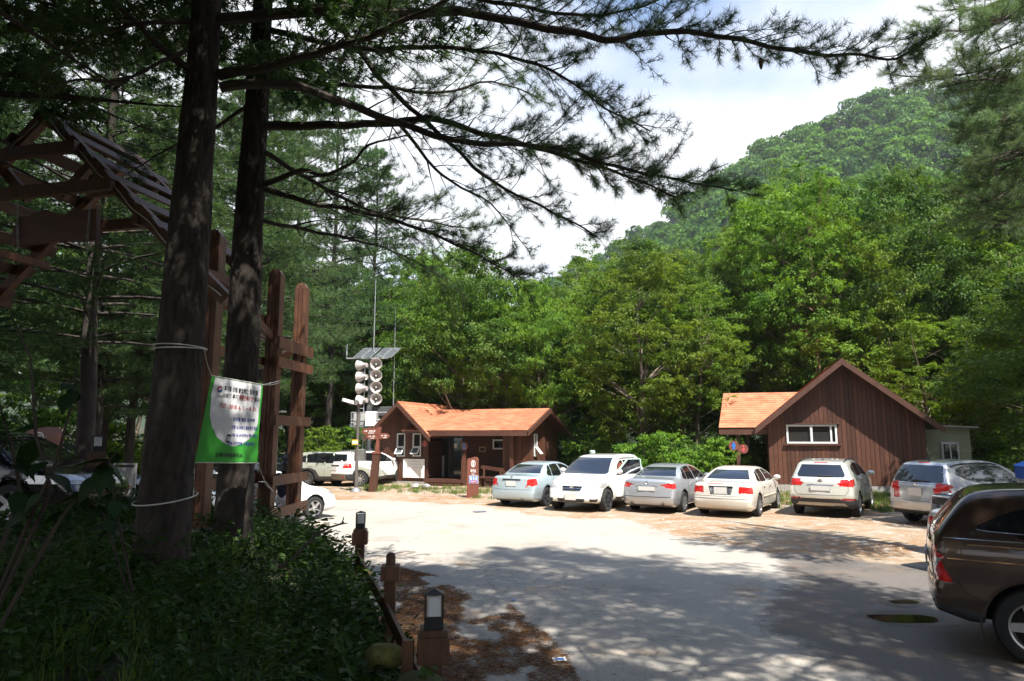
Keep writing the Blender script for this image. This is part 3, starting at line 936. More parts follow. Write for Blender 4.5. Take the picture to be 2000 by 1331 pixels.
def near_pine(label, trunk_pts, trunk_r, limbs, upper, loc, lift=0.0, nmat=None):
    root = thing('pine_tree', label, 'pine tree', loc)
    o = Vector(loc)
    # trunk with a lumpy, furrowed bark surface
    n = 84
    pts = [Vector(p) - o for p in trunk_pts]
    V, F = [], []
    segs = []
    for i in range(len(pts) - 1):
        m_ = max(2, int((pts[i + 1] - pts[i]).length / 0.024))
        for j in range(m_): segs.append((pts[i].lerp(pts[i + 1], j / m_), trunk_r[i] + (trunk_r[i + 1] - trunk_r[i]) * j / m_))
    segs.append((pts[-1], trunk_r[-1]))
    ang = np.linspace(0, 2 * PI, n, endpoint=False)
    for p, r_ in segs:
        h = p.z
        k = fnoise(np.cos(ang) * 2.6 + h * 0.15, np.sin(ang) * 2.6 + h * 1.6, 5) - 0.5
        k2 = np.abs(fnoise(ang * 5.2 + 0.6 * np.sin(h * 3), np.full(n, h * 4.2) + 0.5 * np.sin(ang * 3), 8) - 0.5)
        flare = 1 + 0.20 * math.exp(-max(0, h) * 3.2)
        rr_ = r_ * flare * (1 + 0.10 * k) - 0.022 * np.clip(0.13 - k2, 0, 1) / 0.13 + 0.006 * (vnoise(ang * 14, np.full(n, h * 16), 12) - 0.5)
        V.append(np.stack([p.x + np.cos(ang) * rr_, p.y + np.sin(ang) * rr_, np.full(n, p.z)], -1))
    V = np.concatenate(V)
    m_ = len(segs)
    idx = np.arange(m_ * n).reshape(m_, n)
    nx2 = np.roll(idx, -1, 1)
    F = np.stack([idx[:-1], nx2[:-1], nx2[1:], idx[1:]], -1).reshape(-1, 4)
    link('trunk', npmesh('trunk', V, F, BARKP, True), root)
    for i, (pl, r0, kw) in enumerate(limbs):
        mb, V, F, tint = limb([Vector(p) - o for p in pl], r0, 100 + i + int(o.y * 10), **kw)
        b = mb.build('branch', TWIG, root, True)
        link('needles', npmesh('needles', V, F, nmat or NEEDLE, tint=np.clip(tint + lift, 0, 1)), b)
    if upper:
        me, z0, sc = upper
        link('crown', me, root, (pts[-1].x, pts[-1].y, z0), (0, 0, 1.0), (sc, sc, sc))
    return root
def px3(*pp): return [P(*p) for p in pp]

t1 = px3((314, 1075, 7.5), (330, 900, 7.5), (352, 680, 7.5), (374, 400, 7.5), (395, 150, 7.5), (404, 0, 7.5))
t1.append(t1[-1] + Vector((0.1, 0, 2.6))); t1.append(t1[-1] + Vector((0.1, 0, 5.0)))
base1 = Vector((t1[0].x, t1[0].y, gz1(t1[0].x, t1[0].y) - 0.08)); t1[0] = base1
L1 = [
    (px3((428, 146, 7.5), (530, 130, 7.3), (600, 108, 7.1), (700, 80, 6.9), (800, 36, 6.7), (900, -12, 6.5), (1010, -60, 6.3)), 0.062, dict(dens=0.9, bare=0.35)),
    (px3((430, 172, 7.5), (520, 163, 7.6), (600, 175, 7.8), (700, 212, 8.0), (800, 248, 8.2), (900, 277, 8.3), (1000, 282, 8.4), (1100, 292, 8.5), (1180, 320, 8.6), (1290, 345, 8.7), (1430, 372, 8.8)), 0.058, dict(dens=1.35, bare=0.42, tw=0.95)),
    (px3((430, 40, 7.5), (640, 20, 7.5), (760, 28, 7.5), (900, 24, 7.5), (1040, 50, 7.5), (1140, 68, 7.55), (1200, 78, 7.6), (1290, 62, 7.6), (1400, 70, 7.65), (1500, 90, 7.7), (1590, 106, 7.7), (1680, 108, 7.8), (1750, 115, 7.8), (1795, 88, 7.8)), 0.07, dict(dens=1.35, bare=0.36, tw=0.95)),
    (px3((374, 140, 7.4), (300, 80, 7.2), (235, 15, 7.0), (150, -60, 6.8)), 0.045, dict(dens=0.5, bare=0.3)),
    (px3((378, 40, 7.4), (290, 46, 7.2), (200, 62, 7.0), (110, 110, 6.8)), 0.03, dict(dens=0.8, bare=0.3)),
    (px3((366, 95, 7.3), (300, 130, 7.0), (217, 161, 6.8), (150, 155, 6.6), (60, 175, 6.4)), 0.022, dict(dens=0.7, bare=0.4)),
    (px3((420, -40, 7.5), (560, -20, 7.8), (700, 10, 8.0), (850, -10, 8.1), (1000, 10, 8.2), (1120, 30, 8.3), (1230, 20, 8.4), (1330, -20, 8.4)), 0.05, dict(dens=1.4, bare=0.3, tw=1.15)),
]
near_pine('nearest thick pine trunk, white rope tied round it, left of the green banner', t1, [0.275, 0.262, 0.240, 0.215, 0.180, 0.16, 0.12, 0.03], L1, (PINES[2][1], 2.4, 0.95), base1)

t2 = px3((455, 1030, 9.6), (468, 800, 9.6), (485, 450, 9.6), (505, 150, 9.6), (514, 0, 9.6))
t2.append(t2[-1] + Vector((0.05, 0, 2.6))); t2.append(t2[-1] + Vector((0.05, 0, 5.0)))
base2 = Vector((t2[0].x, t2[0].y, gz1(t2[0].x, t2[0].y) - 0.08)); t2[0] = base2
L2 = [
    (px3((525, 247, 9.6), (640, 245, 9.5), (780, 240, 9.4), (850, 232, 9.35), (920, 255, 9.3), (1000, 275, 9.2), (1090, 302, 9.1), (1200, 335, 9.0), (1320, 385, 9.0)), 0.065, dict(dens=1.35, bare=0.4)),
    (px3((525, -30, 9.6), (640, 30, 9.5), (690, 85, 9.4), (740, 150, 9.3), (790, 200, 9.2), (840, 245, 9.15), (900, 300, 9.1), (930, 330, 9.1), (970, 360, 9.0), (1050, 400, 9.0), (1110, 430, 8.9), (1165, 462, 8.9)), 0.055, dict(dens=0.85, bare=0.45, tw=0.9)),
    (px3((512, 362, 9.6), (590, 334, 9.4), (640, 342, 9.2), (690, 315, 9.0), (720, 285, 8.9), (800, 262, 8.8)), 0.042, dict(dens=0.35, bare=0.3)),
    (px3((512, 366, 9.6), (600, 395, 9.6), (700, 412, 9.6), (800, 440, 9.6), (870, 468, 9.6), (940, 502, 9.6), (1020, 545, 9.6)), 0.042, dict(dens=1.0, bare=0.15, tw=1.1)),
    (px3((530, 150, 9.6), (640, 165, 9.7), (760, 172, 9.8), (860, 182, 9.9), (960, 160, 10.0), (1050, 190, 10.0)), 0.04, dict(dens=0.8, bare=0.35)),
    (px3((780, 242, 9.4), (850, 330, 9.6), (885, 357, 9.7), (960, 400, 9.8), (1010, 462, 9.9)), 0.026, dict(dens=0.6, bare=0.3, tw=0.8)),
    (px3((530, 60, 9.6), (700, 95, 9.2), (860, 92, 8.9), (1000, 112, 8.7), (1100, 150, 8.6), (1180, 210, 8.5), (1270, 255, 8.5)), 0.045, dict(dens=1.4, bare=0.3, tw=1.15)),
    (px3((520, 300, 9.6), (620, 360, 10.2), (720, 410, 10.8), (820, 430, 11.2), (930, 450, 11.6)), 0.036, dict(dens=1.0, bare=0.2, tw=1.2)),
    (px3((505, 430, 9.6), (600, 450, 10.2), (700, 470, 10.8), (790, 500, 11.2), (860, 540, 11.6)), 0.03, dict(dens=0.9, bare=0.25, tw=1.1)),
    (px3((490, 200, 9.6), (420, 250, 10.2), (330, 290, 10.8), (250, 340, 11.4)), 0.03, dict(dens=0.9, bare=0.3, tw=1.1)),
]
near_pine('second thick dark pine trunk, standing just behind the green banner', t2, [0.25, 0.235, 0.205, 0.165, 0.14, 0.11, 0.03], L2, (PINES[1][1], 4.6, 0.95), base2)

GP = 'pines standing among the parked cars and the gate'
def pine(i, x, y, rz, sc, label, grp=GP):
    return plant('pine_tree', PINES[i], (x, y, gz1(x, y) - 0.05), rz, sc, label, 'pine tree', grp)
pine(0, -10.1, 16.2, 0.6, (1.25, 1.25, 1.1), 'broad sunlit pine trunk seen under the hanging board of the gate')
pine(1, -12.4, 20.5, 2.1, (0.95, 0.95, 1.15), 'slim dark pine trunk just right of the broad sunlit one')
STAND = [(1, -17.0, 19, 0.3, 1.2), (0, -15.5, 26, 1.2, 1.05), (1, -20.5, 25, 2.9, 1.2), (0, -11.6, 29, 4.1, 1.35), (1, -10.7, 26.5, 5.0, 1.45), (0, -24.5, 31, 0.9, 1.1), (1, -18.5, 35, 2.2, 1.2), (0, -13.8, 12.5, 3.3, 1.0), (1, -14.2, 34, 0.2, 1.5),
         (1, -14.5, 16.5, 1.7, 1.2), (0, -19.5, 15.5, 2.2, 1.0), (1, -22.5, 20.5, 4.0, 1.25), (0, -26, 26, 5.5, 1.1), (1, -28, 36, 0.5, 1.3), (0, -21, 41, 1.5, 1.1), (1, -14, 38, 3.0, 1.2), (0, -29, 19, 2.6, 1.1), (1, -33, 29, 1.1, 1.3), (0, -16.5, 21.5, 0.1, 0.95), (1, -11.2, 22.0, 2.4, 1.05), (1, -13.5, 24.5, 3.9, 1.1)]
STAND += [(1, *P(566, 850, 38)[:2], 1.0, (1.3, 1.3, 1.95)), (0, *P(640, 850, 41)[:2], 2.0, (1.25, 1.25, 1.75)), (1, *P(722, 850, 46)[:2], 0.4, (1.4, 1.4, 1.75)), (0, *P(505, 850, 33)[:2], 0.4, (1.1, 1.1, 1.5))]
for i, x, y, rz, sc in STAND:
    pine(i, x, y, rz, sc, 'pine with dark needles in the shaded stand behind the wooden gate', 'pines in the stand behind the gate')
rb = Vector((10.6, 12.0, 0))
rt = [Vector((10.6, 12.0, -0.1)), Vector((10.6, 12, 4)), Vector((10.55, 12, 8)), Vector((10.5, 12, 12)), Vector((10.5, 12, 15))]
def rl(py0, py1, pxe, d1, kw=None, r_=0.04):
    a = P(2180, py0, 12.0)
    return (px3((2170, py0, 12.0), (2080, (py0 * 2 + py1) / 3 - 14, 12.0 + (d1 - 12) * 0.35), (1990, (py0 + py1 * 2) / 3 - 10, 12.0 + (d1 - 12) * 0.7), ((1990 + pxe) / 2, py1 - 4, d1), (pxe, py1, d1)), r_, kw or dict(dens=1.3, bare=0.12, tw=1.1, nn=30))
RL = [rl(-60, 20, 1850, 11.5), rl(0, 62, 1800, 11.0), rl(60, 110, 1870, 12.6), rl(90, 150, 1760, 11.2), rl(150, 160, 1860, 10.6), rl(150, 205, 1880, 12.4), rl(210, 262, 1890, 11.0), rl(230, 300, 1900, 12.6), rl(280, 345, 1890, 11.2), rl(320, 392, 1910, 10.8), rl(360, 415, 1905, 12.2), rl(30, 40, 1930, 10.2), rl(180, 235, 1950, 10.4), rl(330, 300, 1960, 10.2), rl(400, 440, 1930, 11.0)]
near_pine('blue green pine reaching in from the right edge above the brown car', rt, [0.26, 0.22, 0.17, 0.1, 0.03], RL, None, rb, 0.1, NEEDLELIT)  # needle tint lifted as well, so the tree looks sunlit
SHADE = 'tall pines that roof over the road beside the viewer'
for i, x, y, rz, sc, lift in [(2, 4.6, -1.8, 0.4, 1.1, 0.5), (1, 8.2, 2.4, 1.9, 1.3, 1.5), (0, 13.2, 0.4, 2.8, 1.15, 1.0), (2, 1.5, -3.4, 1.0, 1.1, 0), (2, -2.4, -2.2, 3.0, 1.1, 0), (2, -6.0, 1.6, 0.8, 1.2, 1), (2, -9.3, 5.6, 5.2, 1.15, 1), (2, -12.2, 9.2, 2.0, 1.2, 0.5), (1, 7.6, -3.5, 4.4, 1.3, 0), (0, -5.5, -4.0, 2.0, 1.2, 0), (0, -15.5, 4.5, 0.4, 1.2, 0),
                             (2, -3.3, 1.5, 1.4, 1.15, 2.2), (2, -5.0, 4.6, 2.7, 1.05, 2.5), (2, 2.2, -2.2, 0.2, 1.15, 2.5), (0, 3.5, 1.9, 2.2, 1.1, 3.6), (1, 20, 16, 0.3, 1.6, 0), (0, 25, 20, 1.3, 1.5, 0), (1, 17, 12.6, 2.3, 1.5, 0), (0, 30, 24, 0.3, 1.6, 0), (0, 6.7, 3.0, 4.0, 1.15, 4.2), (2, -7.6, 8.0, 0.9, 1.1, 1.6), (2, -3.8, -1.0, 1.9, 1.1, 1.5), (2, -8.4, 2.6, 4.1, 1.1, 0.5), (2, -11.5, 6.0, 3.1, 1.15, 1.0)]:  # added out of view to deepen shade on road, bank and right-hand wood
    q = pine(i, x, y, rz, sc, 'tall pine whose branches roof over the near end of the road', SHADE)
    for ch in q.children:
        if ch.name.startswith('crown'): ch.location.z = lift
        else: ch.scale.z = 1 + lift / 14.0

# ---- broadleaf wood behind the buildings
BL = [
    broadleaf('tree_a', 1, 14, 3.6, 2.2, 110, 300, 0.145, 0.55, 0.85, LEAFA),
    broadleaf('tree_b', 2, 13, 3.9, 2.0, 100, 300, 0.175, 0.42, 0.85, LEAFB, droop=0.4, multi=2),
    broadleaf('tree_c', 3, 15, 3.3, 2.6, 120, 300, 0.125, 0.6, 0.85, LEAFA, multi=2),
    broadleaf('tree_d', 4, 13, 4.2, 1.6, 120, 300, 0.135, 0.6, 0.85, LEAFC),
    broadleaf('tree_e', 5, 15, 3.8, 2.4, 110, 300, 0.15, 0.5, 0.85, LEAFB, multi=3),
]
BIRCH = pm('red_brown_bark', (0.24, 0.13, 0.085), 0.9, var=0.45, scale=6, stretch=(1, 1, 0.3), bump=0.6)
BL.append(broadleaf('tree_f', 6, 18, 2.9, 4.2, 120, 270, 0.125, 0.55, 0.85, LEAFB, multi=1, bark=BIRCH))
SHRUB = [broadleaf('shrub_a', 8, 3.6, 1.9, 0.2, 60, 110, 0.16, 0.6, 0.6, LEAFB, clump_r=0.24, multi=3),
         broadleaf('shrub_b', 9, 3.2, 2.0, 0.1, 60, 110, 0.15, 0.5, 0.6, LEAFC, clump_r=0.24, multi=3)]
tops = np.array([(300, 430), (560, 470), (680, 520), (760, 470), (880, 445), (960, 470), (1030, 520), (1100, 478), (1180, 490), (1260, 440), (1350, 455), (1430, 420), (1500, 370), (1560, 305), (1640, 350), (1720, 345), (1850, 330), (2000, 335), (2300, 330)], float)
TL = ['tall leafy tree with pale green leaves in the sunlit wood behind the cabins', 'spreading feathery tree in the sunlit wood behind the cabins', 'upright leafy tree with several stems in the wood behind the cabins', 'dark leafy tree in the wood behind the cabins', 'light green tree with three stems in the wood behind the cabins']
rq = random.Random(41)
rows = [(620, 2080, 92, (39.5, 42.5), 0), (560, 2200, 100, (47, 52), -15), (480, 2350, 110, (58, 64), 10), (600, 2100, 118, (43.5, 46), 130), (650, 2050, 105, (50, 54), 60)]
for r0_, r1_, stp, dd_, up_ in rows:
    px = r0_
    while px < r1_:
        q = px + rq.uniform(-28, 28)
        d_ = rq.uniform(*dd_)
        if q > 1330: d_ -= 3.0 * min(1, (q - 1330) / 200)
        if 600 < q < 880 and d_ < 47: d_ = 47 + rq.uniform(0, 3)
        ty = np.interp(q, tops[:, 0], tops[:, 1]) + up_ + rq.uniform(-12, 45)
        i = rq.choice((0, 1, 2, 3, 4)) if q < 1800 else rq.choice((3, 0, 3, 2))  # right side favours the dark-leaved kind, shade put into the colour
        x_, y_ = P(q, 850, d_)[:2]
        top = P(q, ty, d_).z
        z_ = gz1(x_, y_)
        H_ = (14, 13, 15, 13, 15)[i]
        s_ = (top - z_) / H_
        sx = max(0.85, min(1.25, s_ * rq.uniform(0.85, 1.1)))
        plant('leafy_tree', BL[i], (x_, y_, z_ - 0.05), rq.uniform(0, 6.28), (sx, sx, s_), TL[i], 'tree', 'leafy trees in the wood behind the cabins')
        px += stp
# marked trees of the front row
x_, y_ = P(1606, 850, 37.0)[:2]
plant('leafy_tree', BL[5], (x_, y_, gz1(x_, y_)), 0.4, (1.0, 1.0, (P(1560, 302, 37.0).z) / 18.0), 'tallest tree with reddish forked stems behind the right cabin', 'tree', None)
for px, ty, d_, i, sx, lab in ((1255, 470, 33.5, 0, 1.0, 'full leafy tree between the two cabins, branches low to the ground'),
                               (1355, 520, 35.0, 2, 0.95, 'narrow leafy tree just left of the right cabin roof'),
                               (868, 560, 43.0, 1, 1.0, 'feathery tree overhanging the left cabin and the loudspeaker mast'),
                               (1165, 580, 44.0, 3, 1.0, 'dark leafy tree at the right end of the left cabin'),
                               (2075, 540, 29.0, 3, 1.0, 'low leafy tree at the right edge beyond the green annex'),
                               (1820, 590, 34.0, 4, 0.9, 'bright leafy boughs above the right half of the cabin roof'),
                               (2120, 500, 24.0, 3, 1.1, 'dark leafy tree beyond the blue canopy at the right edge')):  # right-edge trees given the dark leaves in place of shade
    x_, y_ = P(px, 850, d_)[:2]
    s_ = P(px, ty, d_).z / (14, 13, 15, 13, 15)[i]
    plant('leafy_tree', BL[i], (x_, y_, gz1(x_, y_) - 0.05), px * 0.01, (sx, sx, s_), lab, 'tree', None)
for px, d_, ty, i in ((-60, 46, 520, 3), (60, 50, 500, 0), (170, 44, 560, 3), (260, 52, 500, 2), (350, 46, 540, 0), (430, 50, 520, 3), (500, 44, 560, 1), (-180, 40, 520, 3), (-300, 44, 500, 0), (120, 60, 450, 2), (320, 62, 450, 4), (480, 60, 440, 0)):
    x_, y_ = P(px, 850, d_)[:2]
    s_ = P(px, ty, d_).z / (14, 13, 15, 13, 15)[i]
    plant('leafy_tree', BL[i], (x_, y_, gz1(x_, y_) - 0.05), px * 0.02, (1.15, 1.15, max(0.7, s_)), 'leafy tree deep in the wood behind the pine stand', 'tree', 'leafy trees deep behind the pine stand')
SG = 'leafy shrubs along the edge of the wood'
for px, d_, s_, i in ((1150, 40.5, 0.9, 0), (1185, 34.5, 0.75, 1), (1235, 31.5, 0.6, 0), (1290, 31.0, 0.75, 0), (1345, 31.5, 0.75, 1), (1400, 31.0, 0.7, 0), (1440, 34.5, 0.9, 0), (1490, 32.5, 0.7, 1), (640, 38.0, 0.85, 0), (680, 41.5, 0.8, 0), (590, 40, 0.9, 1), (1925, 37, 0.9, 1), (1985, 34, 0.9, 1), (2080, 26, 0.9, 1), (530, 39, 0.8, 0), (1080, 43, 1.0, 1), (1870, 35, 1.0, 1), (30, 27, 0.9, 1), (130, 30, 1.0, 1), (230, 29, 0.8, 0), (320, 34, 0.9, 1), (420, 36, 1.0, 0), (480, 33, 0.7, 1), (-80, 24, 1.0, 1), (1560, 37.5, 1.1, 1), (1680, 37, 1.2, 1), (1780, 37, 1.1, 1), (760, 43, 1.1, 1), (860, 44, 1.2, 1), (960, 45, 1.2, 1), (1030, 44, 1.1, 1)):
    x_, y_ = P(px, 850, d_)[:2]
    plant('shrub', SHRUB[i], (x_, y_, gz1(x_, y_) - 0.03), px * 0.7, s_, ('bright leafy shrub at the edge of the wood', 'darker leafy shrub at the edge of the wood')[i], 'shrub', SG)

# ---- undergrowth on the bank
def scatter_bank(n, x0, x1, y0, y1, dmin, rg, dens=None):
    p = np.c_[rg.uniform(x0, x1, n), rg.uniform(y0, y1, n)]
    b = bank_dist(p[:, 0], p[:, 1])
    ok = b > dmin
    if dens is not None: ok &= fnoise(p[:, 0] * 0.8, p[:, 1] * 0.8, 61) > dens
    p = p[ok]
    return np.c_[p, gz(p[:, 0], p[:, 1])]
def herb_proto(rg, n, h, leaf):
    st = rg.integers(0, 4, n)
    base = np.c_[rg.normal(0, 0.10, 4), rg.normal(0, 0.10, 4)]
    t = rg.uniform(0.25, 1, n)
    lean = rg.normal(0, 0.25, (4, 2))
    c = np.c_[base[st] + lean[st] * (t * h)[:, None], t * h * (0.7 + 0.1 * st)]
    nr = unit(rg.normal(0, 0.45, (n, 3)) + np.array([0, 0, 1.0]))
    return leaves_at(c, nr, leaf, 0.55, rg, 0.25)
def grass_proto(rg, n, h, wd=0.008):
    a = rg.uniform(0, 6.28, n); l = h * rg.uniform(0.5, 1.1, n); sp_ = rg.uniform(0.1, 0.75, n)
    b = np.c_[rg.normal(0, 0.05, n), rg.normal(0, 0.05, n), np.zeros(n)]
    d = np.c_[np.cos(a), np.sin(a), np.zeros(n)]
    s = np.c_[-np.sin(a), np.cos(a), np.zeros(n)] * wd / 2
    mid = b + d * (l * sp_ * 0.45)[:, None] + np.array([0, 0, 1]) * (l * 0.65)[:, None]
    tip = b + d * (l * sp_ * 1.1)[:, None] + np.array([0, 0, 1]) * (l * (1 - 0.35 * sp_))[:, None]
    V = np.stack([b - s, b + s, mid + s * 0.7, tip, mid - s * 0.7], 1).reshape(-1, 3)
    k = np.arange(n)[:, None] * 5
    return V, np.concatenate([np.concatenate([k + 0, k + 1, k + 2, k + 4], 1)]), np.concatenate([k + 4, k + 2, k + 3], 1)
def field(name, protos, pos, sc, mat, label, cat, tint_mu=0.5):
    Vs, F4, F3, Ts = [], [], [], []
    off = 0
    pick = nrg.integers(0, len(protos), len(pos))
    for i, pr in enumerate(protos):
        pp = pos[pick == i]
        if not len(pp): continue
        s = sc[pick == i]
        yaw = nrg.uniform(0, 6.28, len(pp))
        V, F = stamp(pr[0], pr[1], pp, yaw, s)
        Vs.append(V); F4.append(F + off)
        if len(pr) > 2:
            k = len(pr[0])
            F3.append((pr[2][None] + (np.arange(len(pp)) * k)[:, None, None]).reshape(-1, 3) + off)
        Ts.append(np.repeat(np.clip(nrg.normal(tint_mu, 0.25, len(pp)), 0, 1), len(pr[0])))
        off += len(V)
    fs = [np.concatenate(F4)] + ([np.concatenate(F3)] if F3 else [])
    return setp(link(name, npmesh(name, np.concatenate(Vs), fs, mat, tint=np.concatenate(Ts))), label, cat, kind='stuff')
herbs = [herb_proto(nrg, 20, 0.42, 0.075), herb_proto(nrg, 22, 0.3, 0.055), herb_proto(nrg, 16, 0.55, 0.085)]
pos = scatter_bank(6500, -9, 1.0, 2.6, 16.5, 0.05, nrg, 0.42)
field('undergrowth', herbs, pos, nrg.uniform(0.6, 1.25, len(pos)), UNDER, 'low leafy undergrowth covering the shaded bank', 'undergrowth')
grs = [grass_proto(nrg, 16, 0.4), grass_proto(nrg, 12, 0.28)]
pos = scatter_bank(4200, -8, 1.0, 2.6, 16.5, 0.02, nrg, 0.42)
pos = pos[bank_dist(pos[:, 0], pos[:, 1]) < 3.2]
field('long_grass', grs, pos, nrg.uniform(0.6, 1.25, len(pos)), GRASSM, 'long grass along the lip of the bank', 'grass', 0.25)
fx = nrg.random(900)
fl_ = np.array([(0.25, 4.0), (-0.59, 5.1), (-1.33, 7.5), (-2.35, 10.6), (-3.9, 14.0)])
fy_ = 3.8 + fx * 10.0
fp_ = np.c_[np.interp(fy_, fl_[:, 1], fl_[:, 0]) - 0.10 - 0.7 * nrg.random(900) ** 1.3, fy_]
pos = np.c_[fp_, gz(fp_[:, 0], fp_[:, 1])]
field('fence_weeds', herbs + [grass_proto(nrg, 18, 0.55)[:2] + (grass_proto(nrg, 18, 0.55)[2],)][:0], pos[:520], nrg.uniform(1.0, 1.65, 520), UNDER, 'leafy weeds crowding the rails along the lip of the bank', 'weeds', 0.6)
field('fence_grass', [grass_proto(nrg, 18, 0.5)], pos[520:], nrg.uniform(0.8, 1.4, 380), GRASSM, 'tall grass leaning over the rails along the bank', 'grass', 0.2)
sg = [grass_proto(nrg, 14, 0.14, 0.012), grass_proto(nrg, 12, 0.2, 0.012)]
pa = []
for poly, n in ((gp((660, 957), (735, 951), (840, 951), (985, 960), (980, 977), (900, 975), (870, 966), (740, 962)), 420), (gp((1500, 985), (1520, 962), (1560, 966), (1550, 992), (1530, 1000)), 160), (gp((1690, 992), (1705, 966), (1790, 966), (1760, 1000), (1720, 1004)), 420), (gp((1180, 952), (1300, 948), (1480, 962), (1480, 975), (1300, 965)), 300), (gp((1730, 990), (1850, 960), (2200, 985), (2200, 1030)), 500), (gp((200, 950), (290, 950), (290, 930), (210, 930)), 200)):
    q = scatter_poly(poly, n, nrg)
    q = q[fnoise(q[:, 0] * 1.1, q[:, 1] * 1.1, 71) > 0.4]
    pa.append(np.c_[q, gz(q[:, 0], q[:, 1])])
pa = np.concatenate(pa)
field('short_grass', sg, pa, nrg.uniform(0.6, 1.4, len(pa)), GRASSM, 'short sunny grass beside the cabins and parked cars', 'grass', 0.6)
# ------------------------------------------------------------------ buildings
def tintmat(name, c1, c2, rough=0.85, bump=0.3):
    m, t, b, N, L = newmat(name)
    at = N('ShaderNodeAttribute'); at.attribute_name = 'tint'
    tcn = N('ShaderNodeTexCoord')
    nz = N('ShaderNodeTexNoise'); nz.inputs['Scale'].default_value = 1.3; nz.inputs['Detail'].default_value = 8
    L(tcn.outputs['Object'], nz.inputs['Vector'])
    ad = N('ShaderNodeMath'); ad.operation = 'MULTIPLY_ADD'; ad.inputs[1].default_value = 1.3; 
    L(nz.outputs['Fac'], ad.inputs[0]); L(at.outputs['Fac'], ad.inputs[2])
    sb = N('ShaderNodeMath'); sb.operation = 'SUBTRACT'; sb.inputs[1].default_value = 0.65; sb.use_clamp = True
    L(ad.outputs[0], sb.inputs[0])
    mx = N('ShaderNodeMix'); mx.data_type = 'RGBA'
    mx.inputs[6].default_value = (*c1, 1); mx.inputs[7].default_value = (*c2, 1)
    L(sb.outputs[0], mx.inputs[0]); L(mx.outputs[2], b.inputs['Base Color'])
    b.inputs['Roughness'].default_value = rough; b.inputs['Specular IOR Level'].default_value = 0.25
    n2 = N('ShaderNodeTexNoise'); n2.inputs['Scale'].default_value = 90
    L(tcn.outputs['Object'], n2.inputs['Vector'])
    bp = N('ShaderNodeBump'); bp.inputs['Strength'].default_value = bump; bp.inputs['Distance'].default_value = 0.01
    L(n2.outputs['Fac'], bp.inputs['Height']); L(bp.outputs[0], b.inputs['Normal'])
    return m
SHINGLE = tintmat('terracotta_shingle', (0.37, 0.120, 0.060), (0.56, 0.230, 0.128))
ANNEX = pm('pale_green_panel', (0.36, 0.40, 0.28), 0.55, var=0.08, scale=2)
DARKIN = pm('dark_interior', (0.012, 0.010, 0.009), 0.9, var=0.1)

class Frame:
    """a building's own axes: u along the front to the right, v into the depth"""
    def __init__(s, o, th):
        s.o = Vector((o[0], o[1], o[2] if len(o) > 2 else 0)); s.th = th
        s.u = Vector((math.cos(th), -math.sin(th), 0)); s.v = Vector((math.sin(th), math.cos(th), 0))
    def uz(s, px, py, v=0.0):
        """where the photo's pixel meets the vertical plane at depth v: (u, z)"""
        r = ray(px, py); c = Vector((0, 0, CAM_Z))
        p0 = s.o + s.v * v
        t = (p0 - c).dot(s.v) / r.dot(s.v)
        q = c + r * t - s.o
        return q.dot(s.u), q.z
    def w(s, u, v, z): return s.o + s.u * u + s.v * v + Vector((0, 0, z))

def shingles(name, el, er, rr_, rl, parent, tab=0.33, row=0.17, th=0.014):
    """a roof slope of overlapping courses of tabs, el/er eave corners, rr_/rl ridge corners"""
    el, er, rr_, rl = map(Vector, (el, er, rr_, rl))
    n = ((er - el).cross(rl - el)).normalized()
    if n.z < 0: n = -n
    rows = max(2, int((rl - el).length / row))
    V, F, T = [], [], []
    for j in range(rows):
        a0, a1 = j / rows, min(1.0, (j + 1.35) / rows)
        L0, R0, L1, R1 = el.lerp(rl, a0), er.lerp(rr_, a0), el.lerp(rl, a1), er.lerp(rr_, a1)
        k = max(1, int((R0 - L0).length / tab))
        sh = (j % 2) * 0.5
        xs = [0.0] + [(i + sh) / k for i in range(0 if sh else 1, k)] + [1.0]
        for i in range(len(xs) - 1):
            x0, x1 = xs[i], xs[i + 1]
            lift = th * rnd.uniform(0.8, 1.5)
            p = [L0.lerp(R0, x0) + n * lift, L0.lerp(R0, x1) + n * lift, L1.lerp(R1, x1) + n * 0.001, L1.lerp(R1, x0) + n * 0.001,
                 L0.lerp(R0, x0), L0.lerp(R0, x1)]
            b = len(V); V += p
            F += [(b, b + 1, b + 2, b + 3), (b + 4, b + 5, b + 1, b)]
            T += [rnd.gauss(0.5, 0.16)] * 6
    o = link(name, npmesh(name, np.array(V), np.array(F), SHINGLE, tint=np.array(T)), parent)
    o['kind'] = 'stuff'
    return o
def deck_slab(el, er, rr_, rl, n_th, parent, name='roof_deck'):
    el, er, rr_, rl = map(Vector, (el, er, rr_, rl))
    n = ((er - el).cross(rl - el)).normalized()
    if n.z < 0: n = -n
    mb = MB()
    top = [el, er, rr_, rl]; bot = [p - n * n_th for p in top]
    mb.add(top + bot, [(0, 1, 2, 3), (7, 6, 5, 4), (0, 4, 5, 1), (1, 5, 6, 2), (2, 6, 7, 3), (3, 7, 4, 0)])
    return mb.build(name, TRIM, parent)
